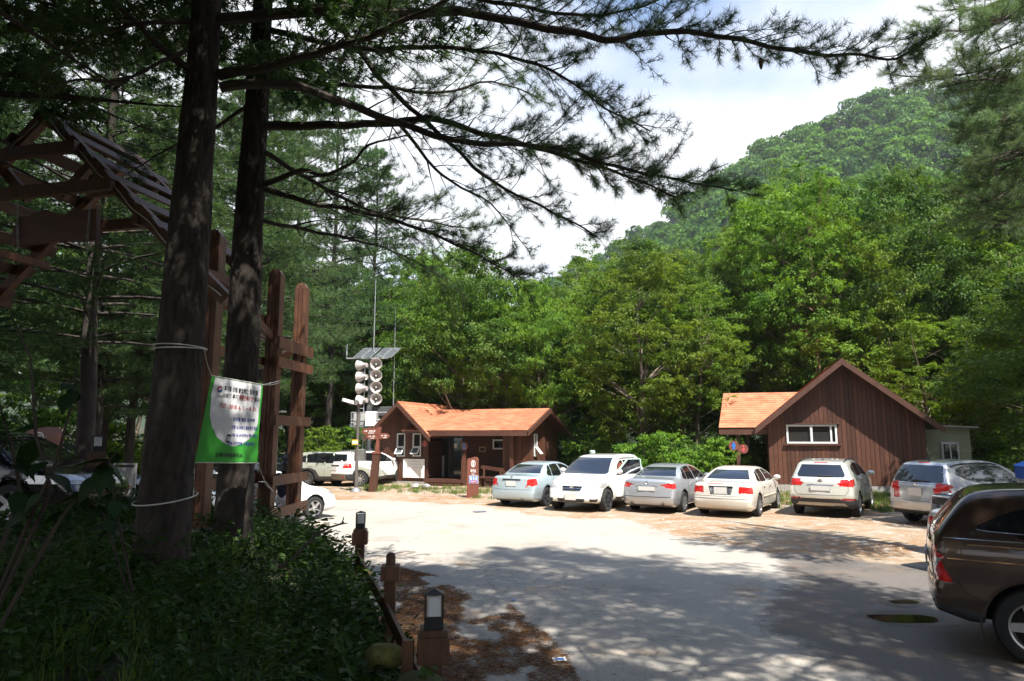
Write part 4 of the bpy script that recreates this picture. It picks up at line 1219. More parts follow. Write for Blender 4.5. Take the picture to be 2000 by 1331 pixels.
def planks_front(parent, u0, u1, v, topf, z0, w_, skip=(), mat=None, face=-1, ax='u', th=0.022):
    """vertical boards on a wall plane; topf(u) gives the height of the wall there, skip lists (u0,u1,z0,z1) openings"""
    n = max(1, round((u1 - u0) / w_)); w_ = (u1 - u0) / n
    for i in range(n):
        a, b = u0 + i * w_ + 0.007, u0 + (i + 1) * w_ - 0.007
        segs = [(z0, None)]
        for (s0, s1, q0, q1) in skip:
            if a < s1 - 0.01 and b > s0 + 0.01:
                ns = []
                for (c0, c1) in segs:
                    ns.append((c0, q0)); ns.append((q1, c1))
                segs = ns
        for (c0, c1) in segs:
            ta, tb = (topf(a), topf(b)) if c1 is None else (c1, c1)
            if min(ta, tb) - c0 < 0.03: continue
            p = th * rnd.uniform(0.75, 1.2) * face
            if ax == 'u':
                q = [(a, v, c0), (b, v, c0), (b, v, tb), (a, v, ta)]
                q2 = [(x, y + p, z) for x, y, z in q]
            else:
                q = [(v, a, c0), (v, b, c0), (v, b, tb), (v, a, ta)]
                q2 = [(x + p, y, z) for x, y, z in q]
            mb = MB(); mb.add(q + q2, [(0, 1, 2, 3), (7, 6, 5, 4), (0, 4, 5, 1), (1, 5, 6, 2), (2, 6, 7, 3), (3, 7, 4, 0)])
            mb.build('plank', mat or WOOD, parent)
def window(parent, u0, u1, z0, z1, v, fw=0.05, panes=1, vert=True, name='window', sashdepth=0.0, glass=None, proud=0.03):
    """a framed window lying on the plane v, looking towards -v"""
    w_ = empty(name, parent)
    mb = MB()
    y0, y1 = v - proud, v + 0.06
    mb.box(u0, u1, y0, y1, z1 - fw, z1); mb.box(u0, u1, y0, y1, z0, z0 + fw)
    mb.box(u0, u0 + fw, y0, y1, z0 + fw, z1 - fw); mb.box(u1 - fw, u1, y0, y1, z0 + fw, z1 - fw)
    for k in range(1, panes):
        if vert:
            c = u0 + (u1 - u0) * k / panes; mb.box(c - fw * 0.55, c + fw * 0.55, y0 - 0.004, y1, z0 + fw, z1 - fw)
        else:
            c = z0 + (z1 - z0) * k / panes; mb.box(u0 + fw, u1 - fw, y0 - 0.004, y1, c - fw * 0.55, c + fw * 0.55)
    mb.build('frame', WHITE, w_)
    for k in range(panes):
        mb = MB()
        if vert:
            a, b = u0 + (u1 - u0) * k / panes + fw * 0.55, u0 + (u1 - u0) * (k + 1) / panes - fw * 0.55
            mb.box(a, b, v + 0.0, v + 0.012, z0 + fw, z1 - fw)
        else:
            a, b = z0 + (z1 - z0) * k / panes + fw * 0.55, z0 + (z1 - z0) * (k + 1) / panes - fw * 0.55
            mb.box(u0 + fw, u1 - fw, v + 0.0, v + 0.012, a, b)
        mb.build('pane', glass or WGLASS, w_)
    return w_

# =================================================== right cabin
o = G(1507, 961)
FC = Frame(o, R(18))
cab = thing('wooden_cabin', 'dark brown plank cabin with steep gable, sliding window and orange side roof', 'cabin', o, -R(18))
uR, _ = FC.uz(1816, 961)
W = uR
uc, zpk = FC.uz(1643, 700, -0.62)
uc = W / 2
eL, zE = FC.uz(1478, 836, -0.62)
eL = min(-0.55, eL)
slope = (zpk - zE) / (uc - eL)
def ctop(u): return zpk - 0.14 - abs(u - uc) * slope
base = 0.32
wall = MB()
wall.prism([(0, 0.05), (W, 0.05), (W, ctop(W) - 0.01), (uc, ctop(uc) - 0.01), (0, ctop(0) - 0.01)], 0.02, 7.0)
wl_ = wall.build('wall', DARKIN, cab)
MB().box(-0.02, W + 0.02, -0.03, 7.02, -0.1, base).build('plinth', CONC, cab)
wu0, wz1 = FC.uz(1535, 830); wu1, wz0 = FC.uz(1636, 867)
planks_front(wl_, 0, W, 0.02, ctop, base + 0.012, 0.172, skip=[(wu0, wu1, wz0, wz1)])
planks_front(wl_, 0.0, 7.0, 0.0, lambda v: ctop(0), base + 0.012, 0.2, ax='v', face=-1)
planks_front(wl_, 0.0, 7.0, W, lambda v: ctop(W), base + 0.012, 0.2, ax='v', face=1)
wn_ = window(cab, wu0, wu1, wz0, wz1, 0.03, fw=0.075, panes=2, proud=0.08)
# sliding sash in the right half, hood and sill
mid = (wu0 + wu1) / 2
mb = MB()
for a, b in ((mid - 0.06, mid + 0.0), (mid + 0.28 * (wu1 - mid) + 0.45, mid + 0.28 * (wu1 - mid) + 0.52)):
    mb.box(a, b, -0.02, 0.028, wz0 + 0.08, wz1 - 0.08)
mb.build('sash', WHITE, wn_)
MB().box(wu0 - 0.1, wu1 + 0.12, -0.12, -0.005, wz1 + 0.02, wz1 + 0.07).box(wu0 - 0.12, wu1 + 0.14, -0.1, -0.005, wz0 - 0.075, wz0 - 0.02).build('window_trim', TRIM, cab)
# roof
ov0, ov1 = -0.62, 7.5
ex = uc - eL
for sgn, nm in ((-1, 'left'), (1, 'right')):
    el = (uc + sgn * ex, ov0, zE); er = (uc + sgn * ex, ov1, zE); rr_ = (uc, ov1, zpk); rl = (uc, ov0, zpk)
    deck_slab(*((el, er, rr_, rl)), 0.1, cab)
    off_ = Vector((sgn * math.sin(math.atan(slope)), 0, math.cos(math.atan(slope)))) * 0.006
    shingles('shingle_course', *[Vector(p) + off_ for p in (el, er, rr_, rl)], cab)
    # barge board
    a, b = Vector((uc, ov0 - 0.025, zpk + 0.0)), Vector((uc + sgn * (ex + 0.02), ov0 - 0.025, zE - 0.01))
    mb = MB(); dn = Vector((0, 0, -0.27))
    q = [a, b, b + dn, a + dn]
    q = q + [p + Vector((0, -0.045, 0)) for p in q]
    mb.add(q, [(0, 1, 2, 3), (7, 6, 5, 4), (0, 4, 5, 1), (1, 5, 6, 2), (2, 6, 7, 3), (3, 7, 4, 0)])
    mb.build('barge_board', TRIM, cab)
# side porch roof to the left
pu, pze = FC.uz(1404, 836, 0.15); pu2, pzr = FC.uz(1413, 769, 2.45)
pu = max(pu, -3.0)
el, er, rr_, rl = (pu, 0.12, pze), (0.9, 0.12, pze), (0.9 + 1.2, 2.45, pzr), (pu2, 2.45, pzr)
deck_slab(el, er, rr_, rl, 0.09, cab)
shingles('shingle_course', *[Vector(p) + Vector((0, -0.004, 0.006)) for p in (el, er, rr_, rl)], cab)
el2, er2 = (pu, 4.8, pze), (0.9, 4.8, pze)
deck_slab(el2, er2, rr_, rl, 0.09, cab)
MB().box(pu, -0.03, 0.13, 0.2, pze - 0.30, pze - 0.075).box(pu + 0.03, pu + 0.1, 0.2, 4.7, pze - 0.26, pze - 0.09).build('fascia', TRIM, cab)
for px, v in ((1443, 0.4), (1462, 2.2)):
    q, _ = FC.uz(px, 900, v)
    MB().box(q - 0.08, q + 0.08, v - 0.08, v + 0.08, 0.0, pze - 0.08).build('porch_post', TRIM, cab)
# green annex
au1, az = FC.uz(1893, 838, 1.6)
_, az2 = FC.uz(1860, 834, 1.6)
an = empty('annex', cab)
MB().box(W + 0.05, au1, 1.6, 5.0, 0.0, az2 - 0.02).build('panel_wall', ANNEX, an)
e1, _ = FC.uz(1912, 838, 1.3)
mb = MB(); mb.prism([(W - 0.1, az2 + 0.06), (e1, az2 - 0.06), (e1, az2 - 0.0), (W - 0.1, az2 + 0.12)], 1.25, 5.2); mb.build('flat_roof', GREYM, an)
a0, b1 = FC.uz(1838, 865, 1.55); a1, b0 = FC.uz(1873, 893, 1.55)
MB().box(a0 - 0.02, a1 + 0.02, 1.5, 1.61, b0 - 0.27, b1 + 0.02).build('window_surround', WHITE, an)
aw = window(cab, a0, a1, b0 - 0.25, b1, 1.49, fw=0.05, panes=2, proud=0.03)
# toilet signs on the porch posts
def round_sign(label, P0, col, rz=0.0, skirt=False, r_=0.2):
    t = thing('restroom_sign', label, 'sign', P0, rz)
    MB().lathe([(0.0, -0.02), (r_, -0.02), (r_, 0.02), (0.0, 0.02)], 20, 'Y').build('board', SIGNB, t)
    mb = MB(); mb.lathe([(0, -0.032), (0.042, -0.032), (0.042, -0.021), (0, -0.021)], 10, 'Y', (0, 0, 0.105))
    if skirt: mb.prism([(-0.035, 0.05), (0.035, 0.05), (0.085, -0.07), (0.03, -0.07), (0.03, -0.15), (-0.03, -0.15), (-0.03, -0.07), (-0.085, -0.07)], -0.032, -0.021)
    else: mb.prism([(-0.07, 0.055), (0.07, 0.055), (0.07, -0.05), (0.04, -0.05), (0.04, -0.15), (-0.04, -0.15), (-0.04, -0.05), (-0.07, -0.05)], -0.032, -0.021)
    mb.build('figure', col, t)
    return t
BLUEP = pm('blue_sign_paint', (0.03, 0.19, 0.60), 0.4, var=0.05)
PINKP = pm('rose_sign_paint', (0.55, 0.09, 0.10), 0.4, var=0.05)
round_sign('round brown restroom sign with a blue man, by the right cabin porch', P(1433, 871, 28.2), BLUEP, -R(18))
round_sign('round brown restroom sign with a rose woman, by the right cabin porch', P(1452, 877, 29.4), PINKP, -R(18), True)

# =================================================== left cabin (restroom)
o = G(739, 943.5)
TH = R(21)
FT = Frame(o, TH)
rest = thing('restroom_cabin', 'low brown restroom cabin with orange shingle roof, two wings and shaded porch', 'cabin', o, -TH)
LW = 2.8
UR = 7.75
PV = 1.55
u_c = LW / 2 + 0.02
_, zrl = FT.uz(775, 785, -0.8)
zel = 2.32
exl = 1.85
sl_ = (zrl - zel) / exl
def ltop(u): return zrl - 0.12 - abs(u - u_c) * sl_
_, zrr = FT.uz(1072, 798, 2.9)
zer = 2.62
WV = 5.8
def rtop(v): return zrr - 0.12 - abs(v - WV / 2) * (zrr - zer) / (WV / 2 + 0.55)
mb = MB(); mb.prism([(0, 0.1), (LW, 0.1), (LW, ltop(LW)), (u_c, ltop(u_c)), (0, ltop(0))], 0.02, 7.4)
wlL = mb.build('wall', DARKIN, rest)
mb = MB(); mb.prism([(PV, 0.1), (WV, 0.1), (WV, rtop(WV)), (WV / 2, rtop(WV / 2)), (PV, rtop(PV))], LW, UR - 0.02, 'X')
wlR = mb.build('wall', DARKIN, rest)
mb = MB(); mb.prism([(0.02, 0.1), (PV, 0.1), (PV, rtop(PV)), (0.02, rtop(0.02))], UR - 0.95, UR - 0.02, 'X')
wlE = mb.build('wall', DARKIN, rest)
MB().box(-0.03, LW + 0.03, -0.04, 7.4, -0.1, 0.12).build('plinth', CONC, rest)
wins = []
for x0, x1 in ((776, 791), (807, 822)):
    a, z1_ = FT.uz(x0, 847); b, z0_ = FT.uz(x1, 892)
    wins.append((a, b, z0_, z1_))
planks_front(wlL, 0, LW, 0.02, ltop, 0.14, 0.14, skip=wins)
planks_front(wlL, 0, 7.4, 0.0, lambda v: ltop(0), 0.14, 0.16, ax='v', face=-1)
planks_front(wlE, UR - 0.95, UR, 0.02, lambda u: rtop(0.02), 0.14, 0.14)
planks_front(wlE, 0.02, WV, UR - 0.02, rtop, 0.14, 0.14, ax='v', face=1)
FROST = pm('frosted_glass', (0.10, 0.12, 0.115), 0.25, var=0.1, coat=0.6)
for a, b, z0_, z1_ in wins:
    w_ = window(rest, a, b, z0_, z1_, 0.03, fw=0.05, panes=1, proud=0.07)
    zm = z0_ + (z1_ - z0_) * 0.42
    mb = MB(); mb.box(a + 0.05, b - 0.05, -0.05, 0.03, zm - 0.03, zm + 0.03); mb.build('transom', WHITE, w_)
    # lower light, hung at the top and pushed out
    sash = empty('open_sash', w_, (0, -0.05, zm - 0.03), (-R(38), 0, 0))
    sh = zm - z0_ - 0.06
    mb = MB(); mb.box(a + 0.02, b - 0.02, -0.03, 0.0, -0.05, 0).box(a + 0.02, b - 0.02, -0.03, 0, -sh, -sh + 0.06).box(a + 0.02, a + 0.075, -0.03, 0, -sh + 0.06, -0.05).box(b - 0.075, b - 0.02, -0.03, 0, -sh + 0.06, -0.05)
    mb.box(a + 0.075, b - 0.075, -0.018, -0.01, -sh + 0.06, -0.05)
    mb.build('sash_frame', WHITE, sash)
    MB().box(a + 0.08, b - 0.08, -0.026, -0.019, -sh + 0.065, -0.055).build('sash_pane', FROST, sash)
# horizontal siding inside the porch
def siding(parent, u0, u1, v, z0, z1, h=0.16, skip=(), ax='u', face=-1):
    n = int((z1 - z0) / h)
    for i in range(n):
        a, b = z0 + i * h, z0 + (i + 1) * h - 0.012
        segs = [(u0, u1)]
        for (s0, s1, q0, q1) in skip:
            if a < q1 and b > q0:
                segs = [x for (c0, c1) in segs for x in ((c0, min(c1, s0)), (max(c0, s1), c1)) if x[1] - x[0] > 0.03]
        for c0, c1 in segs:
            q = [(c0, v, a), (c1, v, a), (c1, v, b), (c0, v, b)]
            q2 = [(x, y + face * (0.03 if k < 2 else 0.012), z) for k, (x, y, z) in enumerate(q)]
            if ax == 'v':
                q = [(y_, x_, z) for x_, y_, z in q]; q2 = [(y_, x_, z) for x_, y_, z in q2]
            mb = MB(); mb.add(q + q2, [(0, 1, 2, 3), (7, 6, 5, 4), (0, 4, 5, 1), (1, 5, 6, 2), (2, 6, 7, 3), (3, 7, 4, 0)])
            mb.build('siding_board', WOODX, parent)
d0, _ = FT.uz(857, 900, PV); d1, _ = FT.uz(906, 900, PV)
pw0, pz1 = FT.uz(963, 858.5, PV); pw1, pz0 = FT.uz(1007, 878.5, PV)
siding(wlR, LW + 0.02, UR - 0.97, PV, 0.36, rtop(PV) - 0.05, skip=[(d0, d1, 0, 2.45), (pw0, pw1, pz0, pz1)])
siding(wlL, 0.02, PV, LW, 0.36, 2.2, ax='v', face=1)
wp = window(rest, pw0, pw1, pz0, pz1, PV - 0.0, fw=0.07, panes=2, proud=0.05)
# doorway: flat dark sheet for the shade inside, glass door leaf with wooden pull, grey jamb panel
dr = empty('door', rest)
MB().box(d0 + 0.02, d1 - 0.02, PV - 0.02, PV + 0.0, 0.3, 2.44).build('lobby_shade', DARKIN, dr)  # thin black sheet, its colour standing for the unlit room behind
dm = d0 + (d1 - d0) * 0.42
STEELD = pm('dark_steel_frame', (0.10, 0.10, 0.10), 0.4, metal=0.6)
mb = MB()
mb.box(dm, dm + 0.05, PV - 0.09, PV - 0.03, 0.3, 2.4).box(d1 - 0.07, d1 - 0.02, PV - 0.09, PV - 0.03, 0.3, 2.4).box(dm + 0.05, d1 - 0.07, PV - 0.09, PV - 0.03, 2.33, 2.4).box(dm + 0.05, d1 - 0.07, PV - 0.09, PV - 0.03, 0.3, 0.42)
mb.box(d0, d0 + 0.05, PV - 0.09, PV - 0.03, 0.3, 2.4)
mb.build('door_frame', STEELD, dr)
MB().box(dm + 0.052, d1 - 0.072, PV - 0.065, PV - 0.055, 0.425, 2.325).build('door_pane', WGLASS, dr)
MB().tube([(dm + 0.16, PV - 0.16, 1.0), (dm + 0.16, PV - 0.16, 1.75)], 0.022, 8).tube([(dm + 0.16, PV - 0.16, 1.1), (dm + 0.16, PV - 0.07, 1.1)], 0.012, 6).tube([(dm + 0.16, PV - 0.16, 1.65), (dm + 0.16, PV - 0.07, 1.65)], 0.012, 6).build('pull_handle', POSTW, dr)
MB().box(d0 + 0.22, d0 + 0.33, PV - 0.07, PV - 0.022, 0.3, 1.35).build('jamb_panel', GREYM, dr)
MB().box(dm + 0.3, dm + 0.47, PV - 0.072, PV - 0.066, 1.75, 1.98).build('notice', PRINTW, dr)
# deck, steps, posts
dk = empty('deck', rest)
for i in range(10):
    MB().box(LW + 0.03, UR + 0.05, -0.35 + i * 0.19, -0.35 + i * 0.19 + 0.18, 0.22, 0.28).build('plank', WOODX, dk)
MB().box(LW + 0.03, UR + 0.05, -0.38, -0.352, 0.02, 0.29).build('skirt_board', TRIM, dk)
s0, _ = FT.uz(836, 950, -0.4); s1, _ = FT.uz(904, 950, -0.4)
for k in range(2):
    MB().box(s0, s1, -0.62 - 0.28 * k, -0.40 - 0.28 * k, 0.13 - 0.08 * k, 0.18 - 0.08 * k).box(s0 + 0.03, s1 - 0.03, -0.60 - 0.28 * k, -0.57 - 0.28 * k, 0.0, 0.13 - 0.08 * k).build('step', WOODX, rest)
for px, lean in ((1000, 0),):
    q, _ = FT.uz(px, 900, -0.15)
    MB().box(q - 0.085, q + 0.085, -0.23, -0.07, 0.28, zer - 0.05).build('porch_post', WOOD, rest)
q, zt_ = FT.uz(908, 880, -0.15)
mb = MB(); mb.prism([(q - 0.13, 0.28), (q + 0.09, 0.28), (q + 0.1, zt_ - 0.25), (q + 0.05, zt_ + 0.0), (q - 0.11, zt_ - 0.45)], -0.3, -0.1); mb.build('carved_post', WOOD, rest)
# little cream framed display and vent strip on the porch wall
q0, z1_ = FT.uz(937, 873, PV); q1, z0_ = FT.uz(949, 883, PV)
CREAM = pm('cream_frame', (0.50, 0.38, 0.16), 0.5, var=0.1)
dp = empty('display_panel', rest)
mb = MB(); mb.box(q0, q1, PV - 0.07, PV - 0.035, z1_ - 0.035, z1_).box(q0, q1, PV - 0.07, PV - 0.035, z0_, z0_ + 0.035).box(q0, q0 + 0.035, PV - 0.07, PV - 0.035, z0_ + 0.035, z1_ - 0.035).box(q1 - 0.035, q1, PV - 0.07, PV - 0.035, z0_ + 0.035, z1_ - 0.035); mb.build('panel_frame', CREAM, dp)
MB().box(q0 + 0.035, q1 - 0.035, PV - 0.05, PV - 0.036, z0_ + 0.035, z1_ - 0.035).build('screen', BLACK, dp)
# right end window with an open light
rw0, rw1 = 1.75, 2.15
z1_, z0_ = FT.uz(1046, 847, 0.8)[1] - 0.02, FT.uz(1046, 891, 0.8)[1] - 0.05
ew = empty('window', rest, (UR + 0.02, 0, 0), (0, 0, PI / 2))
mb = MB(); mb.box(rw0, rw1, -0.06, 0.0, z1_ - 0.05, z1_).box(rw0, rw1, -0.06, 0.0, z0_, z0_ + 0.05).box(rw0, rw0 + 0.05, -0.06, 0, z0_ + 0.05, z1_ - 0.05).box(rw1 - 0.05, rw1, -0.06, 0, z0_ + 0.05, z1_ - 0.05); mb.build('frame', WHITE, ew)
MB().box(rw0 + 0.05, rw1 - 0.05, -0.02, -0.01, z0_ + 0.05, z1_ - 0.05).build('pane', WGLASS, ew)
sh = (z1_ - z0_) * 0.4
es = empty('open_sash', ew, (0, -0.06, z0_ + sh), (-R(40), 0, 0))
mb = MB(); mb.box(rw0, rw1, -0.03, 0, -sh, -sh + 0.05).box(rw0, rw1, -0.03, 0, -0.05, 0).box(rw0, rw0 + 0.05, -0.03, 0, -sh + 0.05, -0.05).box(rw1 - 0.05, rw1, -0.03, 0, -sh + 0.05, -0.05).box(rw0 + 0.05, rw1 - 0.05, -0.02, -0.012, -sh + 0.05, -0.05); mb.build('sash_frame', WHITE, es)
# roofs
v0 = -0.7
for sgn in (-1, 1):
    el, er, rr_, rl = (u_c + sgn * exl, v0, zel), (u_c + sgn * exl, 7.8, zel), (u_c, 7.8, zrl), (u_c, v0, zrl)
    deck_slab(el, er, rr_, rl, 0.09, rest)
    nn_ = Vector((sgn * math.sin(math.atan(sl_)), 0, math.cos(math.atan(sl_)))) * 0.006
    shingles('shingle_course', *[Vector(p) + nn_ for p in (el, er, rr_, rl)], rest)
    a, b = Vector((u_c, v0 - 0.025, zrl)), Vector((u_c + sgn * (exl + 0.02), v0 - 0.025, zel - 0.01))
    dn = Vector((0, 0, -0.24))
    qq = [a, b, b + dn, a + dn]; qq = qq + [p + Vector((0, -0.045, 0)) for p in qq]
    MB().add(qq, [(0, 1, 2, 3), (7, 6, 5, 4), (0, 4, 5, 1), (1, 5, 6, 2), (2, 6, 7, 3), (3, 7, 4, 0)]).build('barge_board', TRIM, rest)
# ridge cap of the left wing
MB().prism([(u_c - 0.16, zrl - 0.13), (u_c, zrl + 0.04), (u_c + 0.16, zrl - 0.13), (u_c, zrl + 0.01)], v0 - 0.01, 7.8).build('ridge_cap', SHINGLE, rest)
ue = UR + 0.5
for sg_, va, in ((-1, -0.55), (1, WV + 0.55)):
    el, er, rr_, rl = (1.6, va, zer), (ue, va, zer), (ue, WV / 2, zrr), (1.6, WV / 2, zrr)
    deck_slab(el, er, rr_, rl, 0.09, rest)
    an_ = math.atan((zrr - zer) / (WV / 2 + 0.55))
    shingles('shingle_course', *[Vector(p) + Vector((0, sg_ * math.sin(an_), math.cos(an_))) * 0.006 for p in (el, er, rr_, rl)], rest)
    a, b = Vector((ue + 0.025, WV / 2, zrr)), Vector((ue + 0.025, va - 0.02 * (-sg_) * -1, zer - 0.01))
    dn = Vector((0, 0, -0.24))
    qq = [a, b, b + dn, a + dn]; qq = qq + [p + Vector((0.045, 0, 0)) for p in qq]
    MB().add(qq, [(0, 1, 2, 3), (7, 6, 5, 4), (0, 4, 5, 1), (1, 5, 6, 2), (2, 6, 7, 3), (3, 7, 4, 0)]).build('barge_board', TRIM, rest)
MB().box(u_c + exl - 0.1, ue, -0.64, -0.56, zer - 0.25, zer - 0.015).build('fascia', TRIM, rest)
# signs on the cabin
round_sign('round brown restroom sign with a rose woman, at the corner of the left cabin', FT.w(LW - 0.12, -0.12, FT.uz(841, 867)[1]), PINKP, -TH + R(35), True, 0.17)
round_sign('round brown restroom sign with a blue man, on the carved porch post', FT.w(*(lambda a: (a[0], -0.35, a[1]))(FT.uz(907, 872, -0.35))), BLUEP, -TH - R(20), False, 0.2)
# ------------------------------------------------------------------ lettering
def text_mesh(body, bold=0.0):
    cu = bpy.data.curves.new('lettering', 'FONT')
    cu.body = body
    cu.size = 1.0
    cu.offset = bold
    cu.align_x = 'CENTER'; cu.align_y = 'CENTER'
    cu.resolution_u = 2
    ob = bpy.data.objects.new('lettering', cu)
    COL.objects.link(ob)
    dg = bpy.context.evaluated_depsgraph_get()
    me = bpy.data.meshes.new_from_object(ob.evaluated_get(dg))
    bpy.data.objects.remove(ob); bpy.data.curves.remove(cu)
    return me
def lettering(body, width, height, mat, mapf, parent, name='lettering', bold=0.012):
    """flat print: mapf((x, y)) puts the line's own plane (centred, width x height) on the thing"""
    me = text_mesh(body, bold)
    n = len(me.vertices)
    if n == 0: return None
    co = np.empty(n * 3, np.float32); me.vertices.foreach_get('co', co); co = co.reshape(-1, 3)
    lo, hi = co.min(0), co.max(0)
    sx = width / max(1e-6, hi[0] - lo[0]); sy = height / max(1e-6, hi[1] - lo[1])
    out = [mapf(((c[0] - (lo[0] + hi[0]) / 2) * sx, (c[1] - (lo[1] + hi[1]) / 2) * sy)) for c in co]
    me.vertices.foreach_set('co', np.array(out, np.float32).ravel())
    me.materials.clear(); me.materials.append(mat)
    me.update()
    return link(name, me, parent)
INK = pm('black_ink', (0.02, 0.02, 0.025), 0.6, var=0.05)
REDINK = pm('dark_red_ink', (0.36, 0.03, 0.03), 0.6, var=0.05)
BLUEINK = pm('navy_ink', (0.03, 0.05, 0.26), 0.6, var=0.05)
GREENC = pm('green_vinyl', (0.045, 0.34, 0.035), 0.45, var=0.1, scale=3)
WHITEV = pm('white_vinyl', (0.70, 0.70, 0.72), 0.45, var=0.04)
YELL = pm('yellow_sign_paint', (0.72, 0.45, 0.03), 0.5, var=0.08)
MOSS = pm('mossy_stone', (0.05, 0.055, 0.02), 0.95, var=0.4, scale=5, bump=0.9, bscale=20, col2=(0.20, 0.19, 0.05))

# ------------------------------------------------------------------ entrance gate
GTH = R(13)
pk = P(93, 222, 11.0)
FG = Frame((pk.x, pk.y, 0), GTH)
gate = thing('entrance_gate', 'large brown timber entrance gate with open slatted gable roof and post tower', 'gate', (pk.x, pk.y, 0), -GTH)
def toG(p):
    q = Vector(p) - FG.o
    return Vector((q.dot(FG.u), q.dot(FG.v), q.z))
zp = pk.z
ue_, ze_ = FG.uz(440, 575)
sl = (zp - ze_) / ue_
def rz_(u): return zp - abs(u) * sl
DPT = 2.1
for v in (0.0, DPT - 0.25):
    for s in (-1, 1):
        mb = MB(); uu = ue_ + 0.05 if v == 0 else ue_ * 0.8
        a, b = Vector((s * 0.04, v, zp - 0.06)), Vector((s * uu, v, rz_(uu) - 0.06))
        mb.beam(a, b, 0.13, 0.2)
        mb.build('rafter', GATEW, gate)
    # collars
    for (pa, ph) in (((160, 293), 0.2), ((222, 366), 0.2)):
        _, zc_ = FG.uz(pa[0], pa[1])
        ul = (zp - zc_) / sl
        mb = MB(); mb.beam((-ul, v - 0.13, zc_), (ul, v - 0.13, zc_), 0.1, ph); mb.build('collar_beam', GATEW, gate)
    zt_ = FG.uz(222, 420)[1]
# bracing of the truss
for s in (-1, 1):
    a = FG.uz(71, 383); b = FG.uz(140, 305)
    MB().beam((s * a[0] * (1 if s > 0 else 1) if False else s * 0.35, 0.12, a[1]), (s * (0.35 + abs(b[0] - a[0])), 0.12, b[1]), 0.1, 0.16).build('brace', GATEW, gate)
# long rails tying front and back trusses
for u_, z_ in ((0.0, zp - 0.15), (ue_ * 0.55, rz_(ue_ * 0.55) - 0.22), (-ue_ * 0.55, rz_(ue_ * 0.55) - 0.22), (ue_ * 0.78, rz_(ue_ * 0.78) - 0.22), (-ue_ * 0.78, rz_(ue_ * 0.78) - 0.22)):
    MB().beam((u_, -0.1, z_), (u_, DPT, z_), 0.1, 0.14).build('purlin', GATEW, gate)
# roof slats lying along the ridge direction
nsl = 9
uslat = FG.uz(333, 462)[0]
for s in (-1, 1):
    for i in range(nsl):
        t0 = 0.02 + i * (ue_ + 0.6) / nsl
        wd_ = 0.20
        if s > 0 and t0 > uslat: continue
        dv = rnd.uniform(-0.06, 0.06)
        a0 = Vector((s * t0, 0, rz_(t0) + 0.075)); a1 = Vector((s * (t0 + wd_ * math.cos(math.atan(sl))), 0, rz_(t0 + wd_ * math.cos(math.atan(sl))) + 0.045))
        nrm = Vector((s * math.sin(math.atan(sl)), 0, math.cos(math.atan(sl)))) * 0.03
        vv = []
        for v in (-0.16 + dv, DPT + 0.12 + dv):
            for p in (a0, a1, a1 + nrm, a0 + nrm): vv.append((p.x, v, p.z))
        MB().add(vv, [(0, 1, 2, 3), (7, 6, 5, 4), (0, 4, 5, 1), (1, 5, 6, 2), (2, 6, 7, 3), (3, 7, 4, 0)]).build('roof_slat', GATEB, gate)
# white string of little lights along the right rafter
pts = [Vector((u_, -0.085 - 0.01 * math.sin(u_ * 21), rz_(abs(u_)) - 0.07 + 0.03 * math.sin(u_ * 9))) for u_ in np.linspace(-1.4, ue_, 60)]
MB().tube(pts, 0.011, 5).build('light_string', ROPE, gate, True)
# post tower on the right
posts = []
for px, pyt, d_ in ((412, 456, 11.3), (540, 531, 13.96), (592, 558, 15.4)):
    tp = P(px, pyt, d_)
    xb = P({412: 400, 540: 520, 592: 571}[px], 1010, d_).x
    x_ = (tp.x + xb) / 2
    zb = gz1(x_, d_)
    q = toG((x_, d_, 0))
    posts.append((q, tp.z, zb))
    po = empty('post', gate, (q.x, q.y, 0), (0, 0, GTH))
    mb = MB()
    top = tp.z
    z0 = (zb - 0.2) if px != 592 else 0.62
    for k in range(3):
        x0 = -0.13 + k * 0.088
        w_ = 0.083
        h = top - (0.07 if k != 1 else 0)
        mb.bbox(x0, x0 + w_, -0.14 + (0.012 if k == 1 else 0), 0.14 - (0.012 if k == 1 else 0), z0, h, 0.008)
    mb.build('post_timber', GATEW, po)
    MB().prism([(-0.13, top - 0.07), (0.13, top - 0.07), (0.06, top + 0.03), (-0.06, top + 0.03)], -0.1, 0.1).build('cap', GATEW, po)
(qa, za_, _), (qb, zb_, _), (qc, zc2, _) = posts
def rail(p, q, z, h, off, parent=gate, mat=None, ext=0.25):
    d = (q - p); d.z = 0; d.normalize()
    n = Vector((d.y, -d.x, 0))
    a = Vector((p.x, p.y, z)) - d * ext + n * off; b = Vector((q.x, q.y, z)) + d * ext + n * off
    return MB().beam(a, b, 0.05, h).build('rail', mat or GATEW, parent)
for z_, h in ((4.27, 0.24), (3.88, 0.2), (2.70, 0.2), (1.50, 0.2), (0.86, 0.2)):
    rail(qb, qc, z_, h, 0.2)
for z_, h in ((4.75, 0.2), (3.9, 0.18), (2.55, 0.18), (1.55, 0.2)):
    rail(qa, qb, z_, h, -0.2)
for (p_, q_, z0, z1) in ((qa, qb, 5.1, 4.35), (qb, qc, 3.85, 4.45)):
    d = (q_ - p_); d.normalize()
    MB().beam(Vector((p_.x, p_.y, z0)), Vector((q_.x, q_.y, z1)), 0.08, 0.16).build('brace', GATEW, gate)
c = qb.lerp(qc, 0.35)
for k in range(2):
    MB().beam(Vector((c.x - 0.62 - 0.2 * k, c.y - 0.5, ze_ + 0.12 - 0.02 * k)), Vector((c.x - 0.42 - 0.2 * k, c.y + 0.9, ze_ - 0.10)), 0.16, 0.035).build('roof_slat', GATEB, gate)
